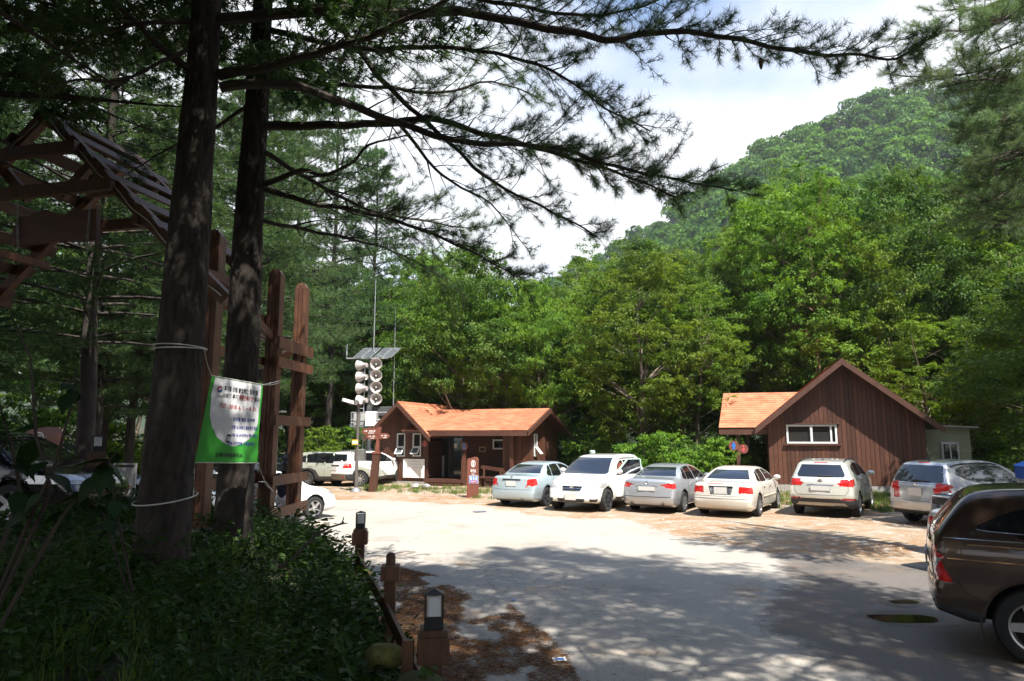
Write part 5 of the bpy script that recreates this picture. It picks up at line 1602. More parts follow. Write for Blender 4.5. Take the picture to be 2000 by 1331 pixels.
# concrete foot under the last post
mb = MB()
a, b, h = 0.22, 0.36, 0.62
mb.add([(-b, -b, -0.1), (b, -b, -0.1), (b, b, -0.1), (-b, b, -0.1), (-a, -a, h), (a, -a, h), (a, a, h), (-a, a, h)], [(0, 3, 2, 1), (4, 5, 6, 7), (0, 1, 5, 4), (1, 2, 6, 5), (2, 3, 7, 6), (3, 0, 4, 7)])
mb.box(-0.6, 0.6, -0.5, 0.5, -0.1, 0.06)
mb.build('concrete_foot', CONC, gate, loc=(qc.x, qc.y, 0), rot=(0, 0, GTH))
MB().box(-0.05, 0.05, -0.165, -0.15, 0.6, 0.85).build('bracket', GALV, gate, loc=(qc.x + 0.06, qc.y, 0))
# matching tower beyond the left edge of the view
for q, zt_, zb in posts[:1]:
    po = empty('post', gate, (-q.x, q.y, 0))
    mb = MB()
    for k in range(3): mb.bbox(-0.15 + k * 0.102, -0.054 + k * 0.102, -0.14, 0.14, 0.4, zt_, 0.008)
    mb.build('post_timber', GATEW, po)
# hanging board with chains
bo = [FG.uz(a, b, -0.16) for a, b in ((26, 480), (24, 462), (42, 424), (58, 425), (75, 416), (95, 411), (112, 417), (130, 421), (165, 413), (192, 409), (193, 470), (152, 473), (110, 470), (70, 477))]
hb = thing('hanging_board', 'dark carved wooden board with wavy top, hung on chains inside the gate gable', 'sign board', (pk.x, pk.y, 0), -GTH)
mb = MB(); mb.prism(bo, -0.20, -0.12); mb.build('board', pm('carved_board_wood', (0.10, 0.032, 0.022), 0.6, var=0.3, scale=4, stretch=(0.5, 2, 2), bump=0.2), hb)
for (xa, ya), (xb_, yb_) in (((35, 398), (35, 484)), ((176, 402), (170, 492))):
    u0, z0 = FG.uz(xa, ya, -0.22); u1, z1 = FG.uz(xb_, yb_, -0.22)
    mb = MB(); n = 13
    for k in range(n):
        c = Vector((u0 + (u1 - u0) * k / (n - 1), -0.225, z0 + (z1 - z0) * k / (n - 1)))
        hl = abs(z1 - z0) / n * 0.62
        ring = [c + (Vector((0.016 * math.cos(t), 0, hl * math.sin(t))) if k % 2 else Vector((0, 0.016 * math.cos(t), hl * math.sin(t)))) for t in np.linspace(0, 2 * PI, 9)]
        mb.tube(ring, 0.006, 4, cap=False)
    mb.build('chain', GALV, hb)

# ------------------------------------------------------------------ green banner
bTL, bTR, bBR, bBL = P(413, 734, 8.35), P(514, 752, 8.75), P(503, 905, 8.75), P(380, 904, 8.35)
bc = (bTL + bTR + bBR + bBL) / 4
ban = thing('notice_banner', 'green and white vinyl notice banner roped between pine trunk and gate post', 'banner', bc)
bn = (bTR - bTL).cross(bBL - bTL).normalized()
if bn.y > 0: bn = -bn
def bmap(u, v, off=0.0):
    p = (bTL * (1 - u) + bTR * u) * (1 - v) + (bBL * (1 - u) + bBR * u) * v
    bul = 0.022 * math.sin(u * PI * 1.5 + 0.4) * math.sin(v * PI) + 0.01 * math.sin(u * 9 + v * 3)
    return p + bn * (bul + off) - bc
nu, nv = 22, 26
V = [bmap(i / nu, j / nv) for j in range(nv + 1) for i in range(nu + 1)]
F = [(j * (nu + 1) + i, j * (nu + 1) + i + 1, (j + 1) * (nu + 1) + i + 1, (j + 1) * (nu + 1) + i) for j in range(nv) for i in range(nu)]
link('cloth', npmesh('cloth', np.array(V), np.array(F), GREENC, True), ban)
def inpoly(u, v, poly):
    c = False
    for (ax, ay), (bx, by) in zip(poly, poly[1:] + poly[:1]):
        if (ay > v) != (by > v) and u < (bx - ax) * (v - ay) / (by - ay) + ax: c = not c
    return c
wl2, wr2 = [], []
for k in range(41):
    v = 0.012 + 0.79 * k / 40
    l = np.interp(v, [0, 0.2, 0.45, 0.58, 0.70, 0.77, 0.802], [0.075, 0.05, 0.09, 0.16, 0.28, 0.42, 0.55])
    r = np.interp(v, [0, 0.02, 0.5, 0.62, 0.70, 0.76, 0.802], [0.95, 0.965, 0.965, 0.92, 0.84, 0.73, 0.56])
    wl2.append((l, v)); wr2.append((r, v))
V, F = [], []
m_ = 12
for (l, v), (r, _) in zip(wl2, wr2):
    V += [bmap(l + (r - l) * i / m_, v, 0.003) for i in range(m_ + 1)]
F = [(j * (m_ + 1) + i, j * (m_ + 1) + i + 1, (j + 1) * (m_ + 1) + i + 1, (j + 1) * (m_ + 1) + i) for j in range(40) for i in range(m_)]
link('white_field', npmesh('white_field', np.array(V), np.array(F), WHITEV, True), ban)
for v_ in (0, 1): MB().tube([Vector(bmap(i / 20, v_)) for i in range(21)], 0.006, 5).build('hem', ROPE, ban, True)
bw, bh = (bTR - bTL).length * 1.12, (bBL - bTL).length
def bline(body, uc_, vc_, wu, hv, mat, tilt=0.0, bold=0.032):
    lettering(body, wu, hv, mat, lambda q: bmap(uc_ + q[0], vc_ - q[1] + q[0] * tilt, 0.006), ban, 'lettering', bold)
bline('휴가철 산림 불법훼손 행위 및', 0.585, 0.118, 0.64, 0.062, INK)
bline('쓰레기 투기', 0.40, 0.205, 0.29, 0.062, INK)
bline('특별단속기간', 0.70, 0.205, 0.27, 0.064, REDINK)
bline('입니다', 0.905, 0.205, 0.115, 0.056, INK)
bline('기간 : 2018. 6. 1. ~ 8. 31.', 0.575, 0.325, 0.70, 0.062, REDINK)
for k, (tx, wu) in enumerate((('- 임산물 불법 굴·채취', 0.43), ('- 산림 내 쓰레기 불법투기 행위', 0.50), ('- 산림 내 소각(취사 등) 행위', 0.49), ('- 불법 산지전용, 시설물 훼손', 0.50))):
    bline(tx, 0.47 + wu / 2 - (0.0 if k < 3 else 0.03), 0.47 + 0.098 * k, wu, 0.048, BLUEINK)
bline('인제국유림관리소', 0.52, 0.905, 0.44, 0.054, INK)
bline('산림청', 0.20, 0.222, 0.11, 0.03, INK, bold=0.01)
# the round red and blue emblem, the little dark bin
def bpoly(poly, mat, name, off=0.005):
    V = [bmap(u, v, off) for u, v in poly]
    me = bpy.data.meshes.new(name); me.from_pydata(V, [], [tuple(range(len(V)))]); me.materials.append(mat)
    link(name, me, ban)
def arc(cx_, cy_, rx, ry, a0, a1, n=14): return [(cx_ + rx * math.cos(t), cy_ + ry * math.sin(t)) for t in np.linspace(a0, a1, n)]
ex_, ey_ = 0.185, 0.14
bpoly(arc(ex_, ey_, 0.05, 0.04, PI * 0.75, PI * 2.0) + arc(ex_ + 0.012, ey_ + 0.004, 0.032, 0.026, PI * 2, PI * 0.9), REDINK, 'emblem')
bpoly(arc(ex_, ey_, 0.05, 0.04, 0, PI * 0.72) + arc(ex_ - 0.004, ey_ - 0.002, 0.022, 0.018, PI * 0.72, 0), BLUEINK, 'emblem')
bpoly([(0.44, 0.655), (0.505, 0.66), (0.495, 0.765), (0.425, 0.755)], INK, 'bin_print')
bpoly([(0.445, 0.682), (0.497, 0.686), (0.49, 0.74), (0.435, 0.733)], GREYM, 'bin_print', 0.007)

# ropes on the trunks and the banner
def ring_pts(c, r_, z, dz=0.0, n=22): return [Vector((c.x + r_ * math.cos(t), c.y + r_ * math.sin(t), z + dz * math.sin(t + 0.6))) for t in np.linspace(0, 2 * PI, n)]
def trunk_at(pts, rr_, z):
    for i in range(len(pts) - 1):
        if pts[i].z <= z <= pts[i + 1].z:
            f = (z - pts[i].z) / (pts[i + 1].z - pts[i].z)
            return pts[i].lerp(pts[i + 1], f), rr_[i] + (rr_[i + 1] - rr_[i]) * f
    return pts[0], rr_[0]
TR1 = [0.30, 0.285, 0.255, 0.225, 0.185, 0.16, 0.12, 0.03]
zr1 = P(345, 683, 7.5).z
c1, r1_ = trunk_at(t1, TR1, zr1)
rp1 = thing('white_rope', 'upper white rope tied round the thickest pine trunk and to the banner', 'rope', (0, 0, 0))
mb = MB(); mb.tube(ring_pts(c1, r1_ + 0.02, zr1, 0.012), 0.008, 5, cap=False).tube(ring_pts(c1, r1_ + 0.02, zr1 + 0.02, -0.012), 0.007, 5, cap=False)
mb.tube([c1 + Vector((r1_ + 0.01, 0, 0)), (c1 + Vector((r1_, 0, 0))).lerp(bTL, 0.5) + Vector((0, 0, -0.02)), bTL], 0.006, 5)
mb.tube([bTR, bTR.lerp(P(547, 744, 13.7), 0.5), P(547, 744, 13.7)], 0.008, 5).tube([bTR, P(530, 752, 11), P(546, 748, 13.7)], 0.007, 5)
mb.build('strand', ROPE, rp1, True)
zr2 = P(330, 985, 7.5).z
c2, r2_ = trunk_at(t1, TR1, zr2)
rp2 = thing('white_rope', 'lower white rope sagging round the foot of the thickest pine trunk', 'rope', (0, 0, 0))
mb = MB(); mb.tube(ring_pts(c2, r2_ + 0.025, zr2 + 0.06, 0.05), 0.008, 5, cap=False)
mb.tube([c2 + Vector((r2_ + 0.02, -0.03, 0.09)), (c2 + Vector((r2_, 0, 0.1))).lerp(bBL, 0.5), bBL], 0.006, 5)
mb.tube([bBR, P(520, 948, 11), P(534, 960, 13.6)], 0.007, 5).tube([P(505, 941, 10.5), P(520, 942, 11.4), P(532, 958, 13.6)], 0.007, 5)
mb.build('strand', ROPE, rp2, True)

# ------------------------------------------------------------------ lamps on posts and the rail fence
def post_lamp(label, x, y, zb, ztop, hw, loc_rz=0.3, group=None):
    """timber post with a boxed head and a glass lantern on it"""
    t = thing('post_lamp', label, 'lamp', (x, y, zb), loc_rz, group)
    H = ztop - zb
    lh = hw * 2.35; bh_ = hw * 1.55
    zt0 = H - lh - 0.045
    MB().bbox(-hw * 0.6, hw * 0.6, -hw * 0.6, hw * 0.6, -0.15, zt0 - bh_, 0.006).build('post', POSTW, t)
    MB().bbox(-hw, hw, -hw, hw, zt0 - bh_, zt0, 0.008).build('head_block', POSTW, t)
    MB().bbox(-hw * 0.86, hw * 0.86, -hw * 0.86, hw * 0.86, zt0 + 0.001, zt0 + 0.045, 0.006).build('cap_board', POSTW, t)
    la = empty('lantern', t, (0, 0, zt0 + 0.047))
    a = hw * 0.60
    mb = MB(); mb.bbox(-a, a, -a, a, 0, lh * 0.3, 0.004)
    for sx in (-1, 1):
        for sy in (-1, 1): mb.box(sx * a - (0.012 if sx > 0 else 0), sx * a + (0.012 if sx < 0 else 0), sy * a - (0.012 if sy > 0 else 0), sy * a + (0.012 if sy < 0 else 0), lh * 0.3, lh * 0.88)
    mb.add([(-a * 1.06, -a * 1.06, lh * 0.88), (a * 1.06, -a * 1.06, lh * 0.88), (a * 1.06, a * 1.06, lh * 0.88), (-a * 1.06, a * 1.06, lh * 0.88), (0, 0, lh)], [(0, 3, 2, 1), (0, 1, 4), (1, 2, 4), (2, 3, 4), (3, 0, 4)])
    mb.build('lantern_frame', BLACKM, la)
    MB().bbox(-a * 0.72, a * 0.72, -a * 0.72, a * 0.72, lh * 0.31, lh * 0.82, 0.012).build('diffuser', pm('milk_glass', (0.62, 0.64, 0.66), 0.3, var=0.03), la)
    return t
LP_G = 'lantern posts along the rail fence'
p1, p2, p3 = P(847, 1227, 5.1), P(763, 1106, 7.5), P(704, 1033, 10.6)
post_lamp('nearest timber lantern post, white lantern on top, by the needle strewn road edge', p1.x, p1.y, gz1(p1.x, p1.y), P(847, 1150, 5.1).z, 0.113, 0.12, LP_G)
post_lamp('farther timber lantern post at the end of the grassy bank', p3.x, p3.y, gz1(p3.x, p3.y), P(704, 998, 10.6).z, 0.113, 0.12, LP_G)
fp = thing('fence_post', 'timber fence post with round head and boxed collar between the two lanterns', 'post', (p2.x, p2.y, gz1(p2.x, p2.y)), 0.12)
hb_ = p2.z - fp.location.z
MB().bbox(-0.06, 0.06, -0.06, 0.06, -0.1, hb_ - 0.14, 0.006).build('post', POSTW, fp)
MB().bbox(-0.098, 0.098, -0.098, 0.098, hb_ - 0.14, hb_ + 0.01, 0.008).build('collar_box', POSTW, fp)
MB().lathe([(0.05, hb_), (0.05, hb_ + 0.10), (0.042, hb_ + 0.125), (0.02, hb_ + 0.14), (0, hb_ + 0.142)], 8).build('finial', POSTW, fp, True)
rf = thing('rail_fence', 'low timber rails running along the lip of the bank between the posts', 'fence', (p2.x, p2.y, 0))
lp = [Vector((p1.x + 0.5, p1.y - 1.7, 0)), p1, p2, p3]
for a, b in zip(lp[:-1], lp[1:]):
    a, b = Vector((a.x, a.y, 0)), Vector((b.x, b.y, 0))
    d = (b - a).normalized(); n = Vector((-d.y, d.x, 0))
    for z_ in (0.62, 0.3):
        MB().beam(a - fp.location * 0 + d * 0.09 + n * 0.05 + Vector((-p2.x, -p2.y, z_)), b - d * 0.09 + n * 0.05 + Vector((-p2.x, -p2.y, z_)), 0.035, 0.14).build('rail', POSTW, rf)
sk = P(797, 1250, 5.0)
MB().bbox(sk.x - p2.x - 0.04, sk.x - p2.x + 0.04, sk.y - p2.y - 0.03, sk.y - p2.y + 0.03, 0.1, sk.z, 0.005).build('stake', POSTW, rf)
lq = P(192, 850, 12.0)
post_lamp('dark lantern post with white panes beside the cars under the pines', lq.x, lq.y, gz1(lq.x, lq.y), lq.z + 0.02, 0.13, 0.7)

# ------------------------------------------------------------------ stones, litter, twig
def rock(name, label, cat, c, r_, mat, seed, sq=(1, 1, 0.75)):
    rg = np.random.default_rng(seed)
    mb = MB()
    n, m_ = 18, 10
    V = []
    for i in range(m_ + 1):
        ph = PI * i / m_
        for k in range(n):
            th = 2 * PI * k / n
            d = np.array([math.sin(ph) * math.cos(th), math.sin(ph) * math.sin(th), math.cos(ph)])
            f = 0.62 + 0.62 * float(fnoise(np.array([d[0] * 1.6 + seed + d[2]]), np.array([d[1] * 1.6 + d[2] * 1.9]), seed)[0]) + 0.12 * float(vnoise(np.array([d[0] * 5 + d[2] * 3]), np.array([d[1] * 5 + d[2] * 2]), seed)[0])
            V.append(tuple(d * f * r_ * np.array(sq)))
    F = [(i * n + k, i * n + (k + 1) % n, (i + 1) * n + (k + 1) % n, (i + 1) * n + k) for i in range(m_) for k in range(n)]
    mb.add(V, F)
    o = mb.build(name, mat, None, True, loc=c)
    return setp(o, label, cat)
c = P(755, 1262, 5.25)
rock('stone', 'yellow green mossy stone behind the rails by the nearest lantern', 'stone', (c.x, c.y, c.z - 0.07), 0.12, MOSS, 3, (1.3, 0.9, 0.75))
c = P(815, 1325, 4.75)
rock('stone', 'flat mossy stone at the foot of the nearest lantern post', 'stone', (c.x, c.y, c.z - 0.08), 0.19, pm('dark_moss', (0.05, 0.06, 0.02), 0.95, var=0.4, scale=7, bump=0.8), 5, (1, 0.9, 0.55))
SPK = pm('black_white_stone', (0.05, 0.05, 0.05), 0.8, var=0.4, scale=5, col2=(0.6, 0.6, 0.6))
for px, s_ in ((811, 'left'), (832, 'right')):
    c = G(px, 955)
    rock('stone', 'black and white stone in the grass before the left cabin, %s one of the pair' % s_, 'stone', (c.x, c.y, 0.1), 0.2, SPK, 7 + px, (1.1, 0.8, 0.6))
def litter(label, px, py, w_, h_, rz, mat, print_=None, name='paper_scrap', cat='litter'):
    c = G(px, py)
    t = thing(name, label, cat, (c.x, c.y, 0.016), rz)
    mb = MB(); n = 6
    V = [(-w_ / 2 + w_ * i / n, -h_ / 2 + h_ * j / n, 0.004 + 0.012 * abs(math.sin(i * 1.9 + j))) for j in range(n + 1) for i in range(n + 1)]
    mb.add(V, [(j * (n + 1) + i, j * (n + 1) + i + 1, (j + 1) * (n + 1) + i + 1, (j + 1) * (n + 1) + i) for j in range(n) for i in range(n)])
    mb.build('sheet', mat, t)
    if print_: MB().box(-w_ * 0.3, w_ * 0.3, -h_ * 0.25, h_ * 0.15, 0.018, 0.0195).build('print', print_, t)
litter('crumpled white and blue paper scrap on the road at the edge of the needles', 1093, 1293, 0.15, 0.12, 0.2, PRINTW, BLUEP)
litter('flattened grey cardboard scrap lying on the far sunny road', 937, 1001, 0.42, 0.3, 0.5, pm('grey_card', (0.12, 0.13, 0.16), 0.9))
litter('small blue wrapper on the shaded middle of the road', 1003, 1176, 0.07, 0.05, 0.9, BLUEP)
tw = thing('fallen_twig', 'bare curved dead twig lying on top of the grassy bank', 'twig', P(575, 1090, 7.2))
o = tw.location
mb = MB(); mb.tube([Vector(p) - o for p in px3((545, 1110, 7.1), (575, 1088, 7.2), (600, 1062, 7.3), (622, 1042, 7.4), (645, 1030, 7.5), (662, 1025, 7.55), (672, 1020, 7.6))], [0.016, 0.016, 0.015, 0.013, 0.011, 0.010, 0.007], 6)
mb.tube([Vector(p) - o for p in px3((668, 1022, 7.58), (671, 1014, 7.6), (671, 1010, 7.6))], [0.008, 0.006, 0.004], 5).tube([Vector(p) - o for p in px3((662, 1025, 7.55), (679, 1022, 7.6))], [0.008, 0.005], 5)
mb.build('stick', TWIG, tw, True)

# ------------------------------------------------------------------ loudspeaker mast
mx_, my_ = P(722, 850, 36.5)[:2]
MTH = R(4)
FM = Frame((mx_, my_, 0), MTH)
mast = thing('speaker_mast', 'tall galvanised mast with eight horn speakers, solar panels and white cabinet', 'mast', (mx_, my_, 0), -MTH)
zt = FM.uz(722, 690)[1]
MB().tube([(0, 0, -0.1), (0, 0, 3.4), (0, 0, zt)], [0.24, 0.22, 0.12], 14).build('pole', GALV, mast, True)
HORN = pm('horn_grey', (0.43, 0.40, 0.38), 0.5, var=0.1)
for k, py in enumerate((712, 734.5, 757, 780)):
    u_, z_ = FM.uz(736, py, -0.45)
    h = empty('horn_speaker', mast, (0, 0, 0))
    h.location = (u_ - 0.03, -0.5, z_); h.rotation_euler = (0, 0, R(14))
    mb = MB(); mb.lathe([(0.315, 0.0), (0.30, -0.012), (0.29, 0.0), (0.22, 0.13), (0.13, 0.25), (0.085, 0.32), (0.085, 0.34)], 28, 'Y')
    mb.build('bell', HORN, h, True)
    MB().lathe([(0.316, 0.001), (0.23, 0.14), (0.14, 0.26), (0.10, 0.34), (0.10, 0.5), (0, 0.5)], 28, 'Y').build('bell_back', HORN, h, True)
    MB().lathe([(0, 0.02), (0.045, 0.03), (0.06, 0.09), (0.05, 0.2), (0.03, 0.33)], 14, 'Y').build('driver_bullet', GREYM, h, True)
    u2, z2 = FM.uz(707, py + 3, -0.05)
    h2 = empty('horn_speaker', mast, (u2 - 0.1, -0.25, z2), (0, 0, R(-112)))
    mb = MB(); mb.lathe([(0.315, 0.0), (0.29, 0.02), (0.22, 0.13), (0.13, 0.25), (0.09, 0.34)], 28, 'Y'); mb.build('bell', HORN, h2, True)
    MB().lathe([(0.318, -0.004), (0.24, 0.15), (0.16, 0.26), (0.12, 0.34), (0.12, 0.52), (0, 0.52)], 28, 'Y').build('bell_back', HORN, h2, True)
    MB().tube([(0.05, -0.05, z_ - 0.1), (u_ - 0.1, -0.1, z_ - 0.1)], 0.03, 6).tube([(-0.05, -0.05, z_ - 0.15), (u2, -0.2, z_ - 0.15)], 0.03, 6).build('bracket', GALV, mast)
# ladder
lad = MB()
for s in (-0.16, 0.16): lad.tube([(-0.42 + s, -0.35, 0.3), (-0.42 + s, -0.35, zt - 0.8 if s > 0 else zt - 2.2)], 0.03, 6)
z_ = 0.6
while z_ < zt - 1.0:
    lad.tube([(-0.58, -0.35, z_), (-0.26, -0.35, z_)], 0.018, 5); z_ += 0.32
lad.build('ladder', GALV, mast)
# solar panels
SOLAR = pm('solar_cell', (0.10, 0.11, 0.12), 0.25, var=0.25, scale=8, coat=0.6)
uA, zA = FM.uz(688, 700, -0.4); uB, zB = FM.uz(760, 697, -0.4)
for k in range(4):
    pn = empty('solar_panel', mast)
    w_ = 0.48
    x0 = uA + 0.04 + k * (w_ + 0.03) + (0.09 if k > 1 else 0)
    L_ = 0.95
    e1 = Vector((1, -0.10, 0.02)).normalized(); e2 = Vector((0.42, 0.66, 0.62)).normalized()
    b0 = Vector((x0, -0.45, zA + 0.02))
    nn_ = e1.cross(e2).normalized()
    def quad(o_, w1, l1, th):
        p = [o_, o_ + e1 * w1, o_ + e1 * w1 + e2 * l1, o_ + e2 * l1]
        return p + [q - nn_ * th for q in p]
    FQ = [(0, 1, 2, 3), (7, 6, 5, 4), (0, 4, 5, 1), (1, 5, 6, 2), (2, 6, 7, 3), (3, 7, 4, 0)]
    MB().add(quad(b0, w_, L_, 0.03), FQ).build('panel_frame', GALV, pn)
    mb = MB()
    for i in range(4):
        for j in range(7):
            mb.add(quad(b0 + nn_ * 0.008 + e1 * (0.03 + i * 0.107) + e2 * (0.03 + j * 0.128), 0.098, 0.118, 0.006), FQ)
    mb.build('solar_cell', SOLAR, pn)['kind'] = 'stuff'
mb = MB(); mb.tube([(uA - 0.3, -0.42, zA - 0.02), (uB, -0.42, zA - 0.02)], 0.035, 6).tube([(0, 0, zA - 0.15), (0, -0.42, zA - 0.02)], 0.04, 6).tube([(uA - 0.3, -0.42, zA - 0.02), (uA - 0.3, -0.42, zA + 0.75)], 0.022, 6).tube([(uA - 0.3, -0.42, zA + 0.15), (uA - 0.3, -0.42, zA + 0.4)], 0.04, 6)
mb.build('panel_arm', GALV, mast)
_, za2 = FM.uz(727, 546)
mb = MB(); mb.tube([(0.08, 0, zt - 0.3), (0.10, 0, za2)], [0.035, 0.016], 6); mb.build('whip_antenna', GALV, mast)
u3, z3 = FM.uz(771, 598)
MB().tube([(u3, 0.2, 3.0), (u3, 0.2, z3)], [0.03, 0.014], 6).tube([(u3, 0.2, 3.1), (0, 0, 3.1)], 0.03, 6).build('whip_antenna', GALV, mast)
# service platform with guard rail, cabinet
ul, zl = FM.uz(686, 834, -0.7); ur, zu = FM.uz(756, 806, -0.7)
plat = empty('platform', mast)
mb = MB(); mb.box(ul, ur, -0.75, 0.75, zl, zl + 0.06)
mb.build('deck_plate', GALV, plat)
mb = MB()
for uu_ in np.linspace(ul, ur, 5):
    for vv_ in (-0.75, 0.75): mb.tube([(uu_, vv_, zl), (uu_, vv_, zu)], 0.028, 5)
for vv_ in (-0.75, 0.75):
    for zz_ in (zl + 0.2, (zl + zu) / 2, zu): mb.tube([(ul, vv_, zz_), (ur, vv_, zz_)], 0.024, 5)
for uu_ in (ul, ur):
    for zz_ in ((zl + zu) / 2, zu): mb.tube([(uu_, -0.75, zz_), (uu_, 0.75, zz_)], 0.024, 5)
    for vv_ in (-0.4, 0, 0.4): mb.box(uu_ - 0.02, uu_ + 0.02, vv_ - 0.05, vv_ + 0.05, zl, zu)
mb.tube([(0, 0, zl - 0.9), (ul + 0.1, -0.7, zl)], 0.035, 5).tube([(0, 0, zl - 0.9), (ur - 0.1, -0.7, zl)], 0.035, 5)
mb.build('guard_rail', GALV, plat)
c0, _ = FM.uz(714, 820, -0.85); c1_, _ = FM.uz(734, 820, -0.85)
MB().bbox(c0, c1_, -0.95, -0.56, zl + 0.04, zu + 0.05, 0.02).build('white_cabinet', WHITE, mast)
MB().bbox(c0 - 0.75, c0 - 0.15, -0.5, -0.2, zl + 0.1, zu - 0.05, 0.02).build('grey_cabinet', GREYM, mast)
MB().bbox(c1_ - 0.3, c1_ + 0.7, -0.3, 0.3, zu - 0.15, zu + 0.32, 0.02).build('battery_box', pm('dark_grey_box', (0.07, 0.075, 0.08), 0.5), mast)

# ------------------------------------------------------------------ camera pole
cb = G(695, 961)
cp = thing('camera_pole', 'slim grey pole with two surveillance cameras and a yellow notice', 'camera pole', (cb.x, cb.y, 0), 0)
FP_ = Frame((cb.x, cb.y, 0), 0)
ztp = FP_.uz(695, 789)[1]
PGREY = pm('grey_brown_pole', (0.17, 0.155, 0.145), 0.35, metal=0.4, var=0.1)
MB().tube([(0, 0, 0), (0, 0, ztp)], 0.07, 12).build('pole', PGREY, cp, True)
MB().lathe([(0.24, 0), (0.24, 0.03), (0.11, 0.16), (0.075, 0.18)], 14).build('base_flange', GALV, cp, True)
for a, b in ((-0.62, 0.30), (0.10, 0.42)):
    ca = empty('camera', cp, (a * 0.62, -0.1, ztp + 0.08), (0, R(14), R(28 if a < 0 else -60)))
    MB().bbox(-0.32, 0.2, -0.075, 0.075, -0.05, 0.08, 0.025).build('housing', WHITE, ca)
    MB().lathe([(0, -0.325), (0.045, -0.325), (0.05, -0.3), (0, -0.3)], 12, 'X').build('lens', BLACK, ca)
MB().tube([(-0.42, -0.08, ztp - 0.02), (0.15, -0.05, ztp - 0.04)], 0.035, 6).build('arm', PGREY, cp)
q0, z1_ = FP_.uz(689, 859); q1, z0_ = FP_.uz(700, 869)
ys = empty('yellow_sign', cp)
MB().box(q0, q1, -0.12, -0.085, z0_, z1_).build('plate', YELL, ys)
MB().box(q0 + 0.01, q1 - 0.01, -0.128, -0.121, z0_ + 0.05, z1_ - 0.06).build('label', PRINTW, ys)
q0, z1_ = FP_.uz(692, 878); q1, z0_ = FP_.uz(712, 901)
MB().bbox(q0, q1, -0.02, 0.30, z0_, z1_, 0.015).build('steel_box', pm('brushed_steel', (0.36, 0.35, 0.33), 0.3, metal=0.8, var=0.2), cp)

# ------------------------------------------------------------------ direction post
sb_ = G(728, 961)
dsn = thing('direction_sign', 'brown wooden direction post with three arrow boards before the left cabin', 'signpost', (sb_.x, sb_.y, 0), -R(4))
FD = Frame((sb_.x, sb_.y, 0), R(4))
zlow = FD.uz(733, 885)[1]; ztop = FD.uz(738, 834)[1]
mb = MB(); mb.add([(-0.16, -0.13, 0), (0.16, -0.13, 0), (0.16, 0.13, 0), (-0.16, 0.13, 0), (-0.03, -0.12, zlow), (0.27, -0.12, zlow), (0.27, 0.13, zlow), (-0.03, 0.13, zlow)], [(0, 3, 2, 1), (4, 5, 6, 7), (0, 1, 5, 4), (1, 2, 6, 5), (2, 3, 7, 6), (3, 0, 4, 7)])
mb.build('lower_post', WOOD, dsn)
MB().box(-0.05, 0.29, -0.15, 0.15, zlow - 0.03, zlow + 0.05).build('collar', SIGNB, dsn)
mb = MB(); mb.add([(0.06, -0.08, zlow), (0.22, -0.08, zlow), (0.22, 0.08, zlow), (0.06, 0.08, zlow), (0.16, -0.08, ztop), (0.30, -0.08, ztop), (0.30, 0.08, ztop), (0.16, 0.08, ztop)], [(0, 3, 2, 1), (4, 5, 6, 7), (0, 1, 5, 4), (1, 2, 6, 5), (2, 3, 7, 6), (3, 0, 4, 7)])
mb.build('upper_post', SIGNB, dsn)
for (xa, xb, ya, yb, dirn, nmk) in ((706, 737, 837, 849, -1, 7), (715, 736, 848, 858.5, -1, 5), (741, 762, 846.5, 857.5, 1, 6)):
    ua, z1_ = FD.uz(xa, ya, -0.1); ub, z0_ = FD.uz(xb, yb, -0.1)
    zm = (z0_ + z1_) / 2; hd = (z1_ - z0_) * 0.55
    poly = [(ua, zm), (ua + hd, z1_), (ub, z1_), (ub, z0_), (ua + hd, z0_)] if dirn < 0 else [(ua, z0_), (ua, z1_), (ub - hd, z1_), (ub, zm), (ub - hd, z0_)]
    ar = empty('arrow_board', dsn)
    mb = MB(); mb.prism(poly, -0.125, -0.085); mb.build('board', SIGNB, ar)
    # the far off white lettering: rows of unreadable strokes
    mb = MB()
    s0 = ua + (hd * 0.9 if dirn < 0 else 0.08); s1 = ub - (0.08 if dirn < 0 else hd * 0.9)
    for k in range(nmk):
        x0 = s0 + (s1 - s0) * k / nmk; ww = (s1 - s0) / nmk
        hh = (z1_ - z0_) * (0.16 if k % 5 else 0.11)
        if k == 2: continue
        mb.box(x0 + 0.01, x0 + ww * 0.8, -0.129, -0.126, zm - hh * 0.2, zm + hh).box(x0 + ww * 0.3, x0 + ww * 0.45, -0.130, -0.127, zm - hh * 0.5, zm + hh * 1.25)
    mb.box(s0 + (s1 - s0) * 0.35, s1 - (s1 - s0) * 0.12, -0.129, -0.126, zm - (z1_ - z0_) * 0.32, zm - (z1_ - z0_) * 0.22)
    mb.build('lettering', PRINTW, ar)

# ------------------------------------------------------------------ restroom stele
so = G(922, 973)
st = thing('restroom_stele', 'brown upright restroom sign stone with white oval emblem and blue panel', 'sign', (so.x, so.y, 0), -R(6))
FS = Frame((so.x, so.y, 0), R(6))
zt2 = FS.uz(922, 893)[1]
mb = MB(); mb.prism([(-0.22, -0.05), (0.22, -0.05), (0.215, zt2 - 0.1), (0.16, zt2 - 0.02), (0.06, zt2), (-0.03, zt2 - 0.03), (-0.12, zt2 - 0.05), (-0.2, zt2 - 0.07)], -0.0, 0.28); mb.build('stone', SIGNB, st)
ez = FS.uz(922, 906)[1]
mb = MB()
n = 26
ro = [(0.035 + 0.088 * math.cos(t), ez + 0.135 * math.sin(t)) for t in np.linspace(0, 2 * PI, n, endpoint=False)]
ri = [(0.035 + 0.066 * math.cos(t), ez + 0.108 * math.sin(t)) for t in np.linspace(0, 2 * PI, n, endpoint=False)]
mb.add([(x, -0.004, z) for x, z in ro] + [(x, -0.004, z) for x, z in ri], [(k, (k + 1) % n, n + (k + 1) % n, n + k) for k in range(n)])
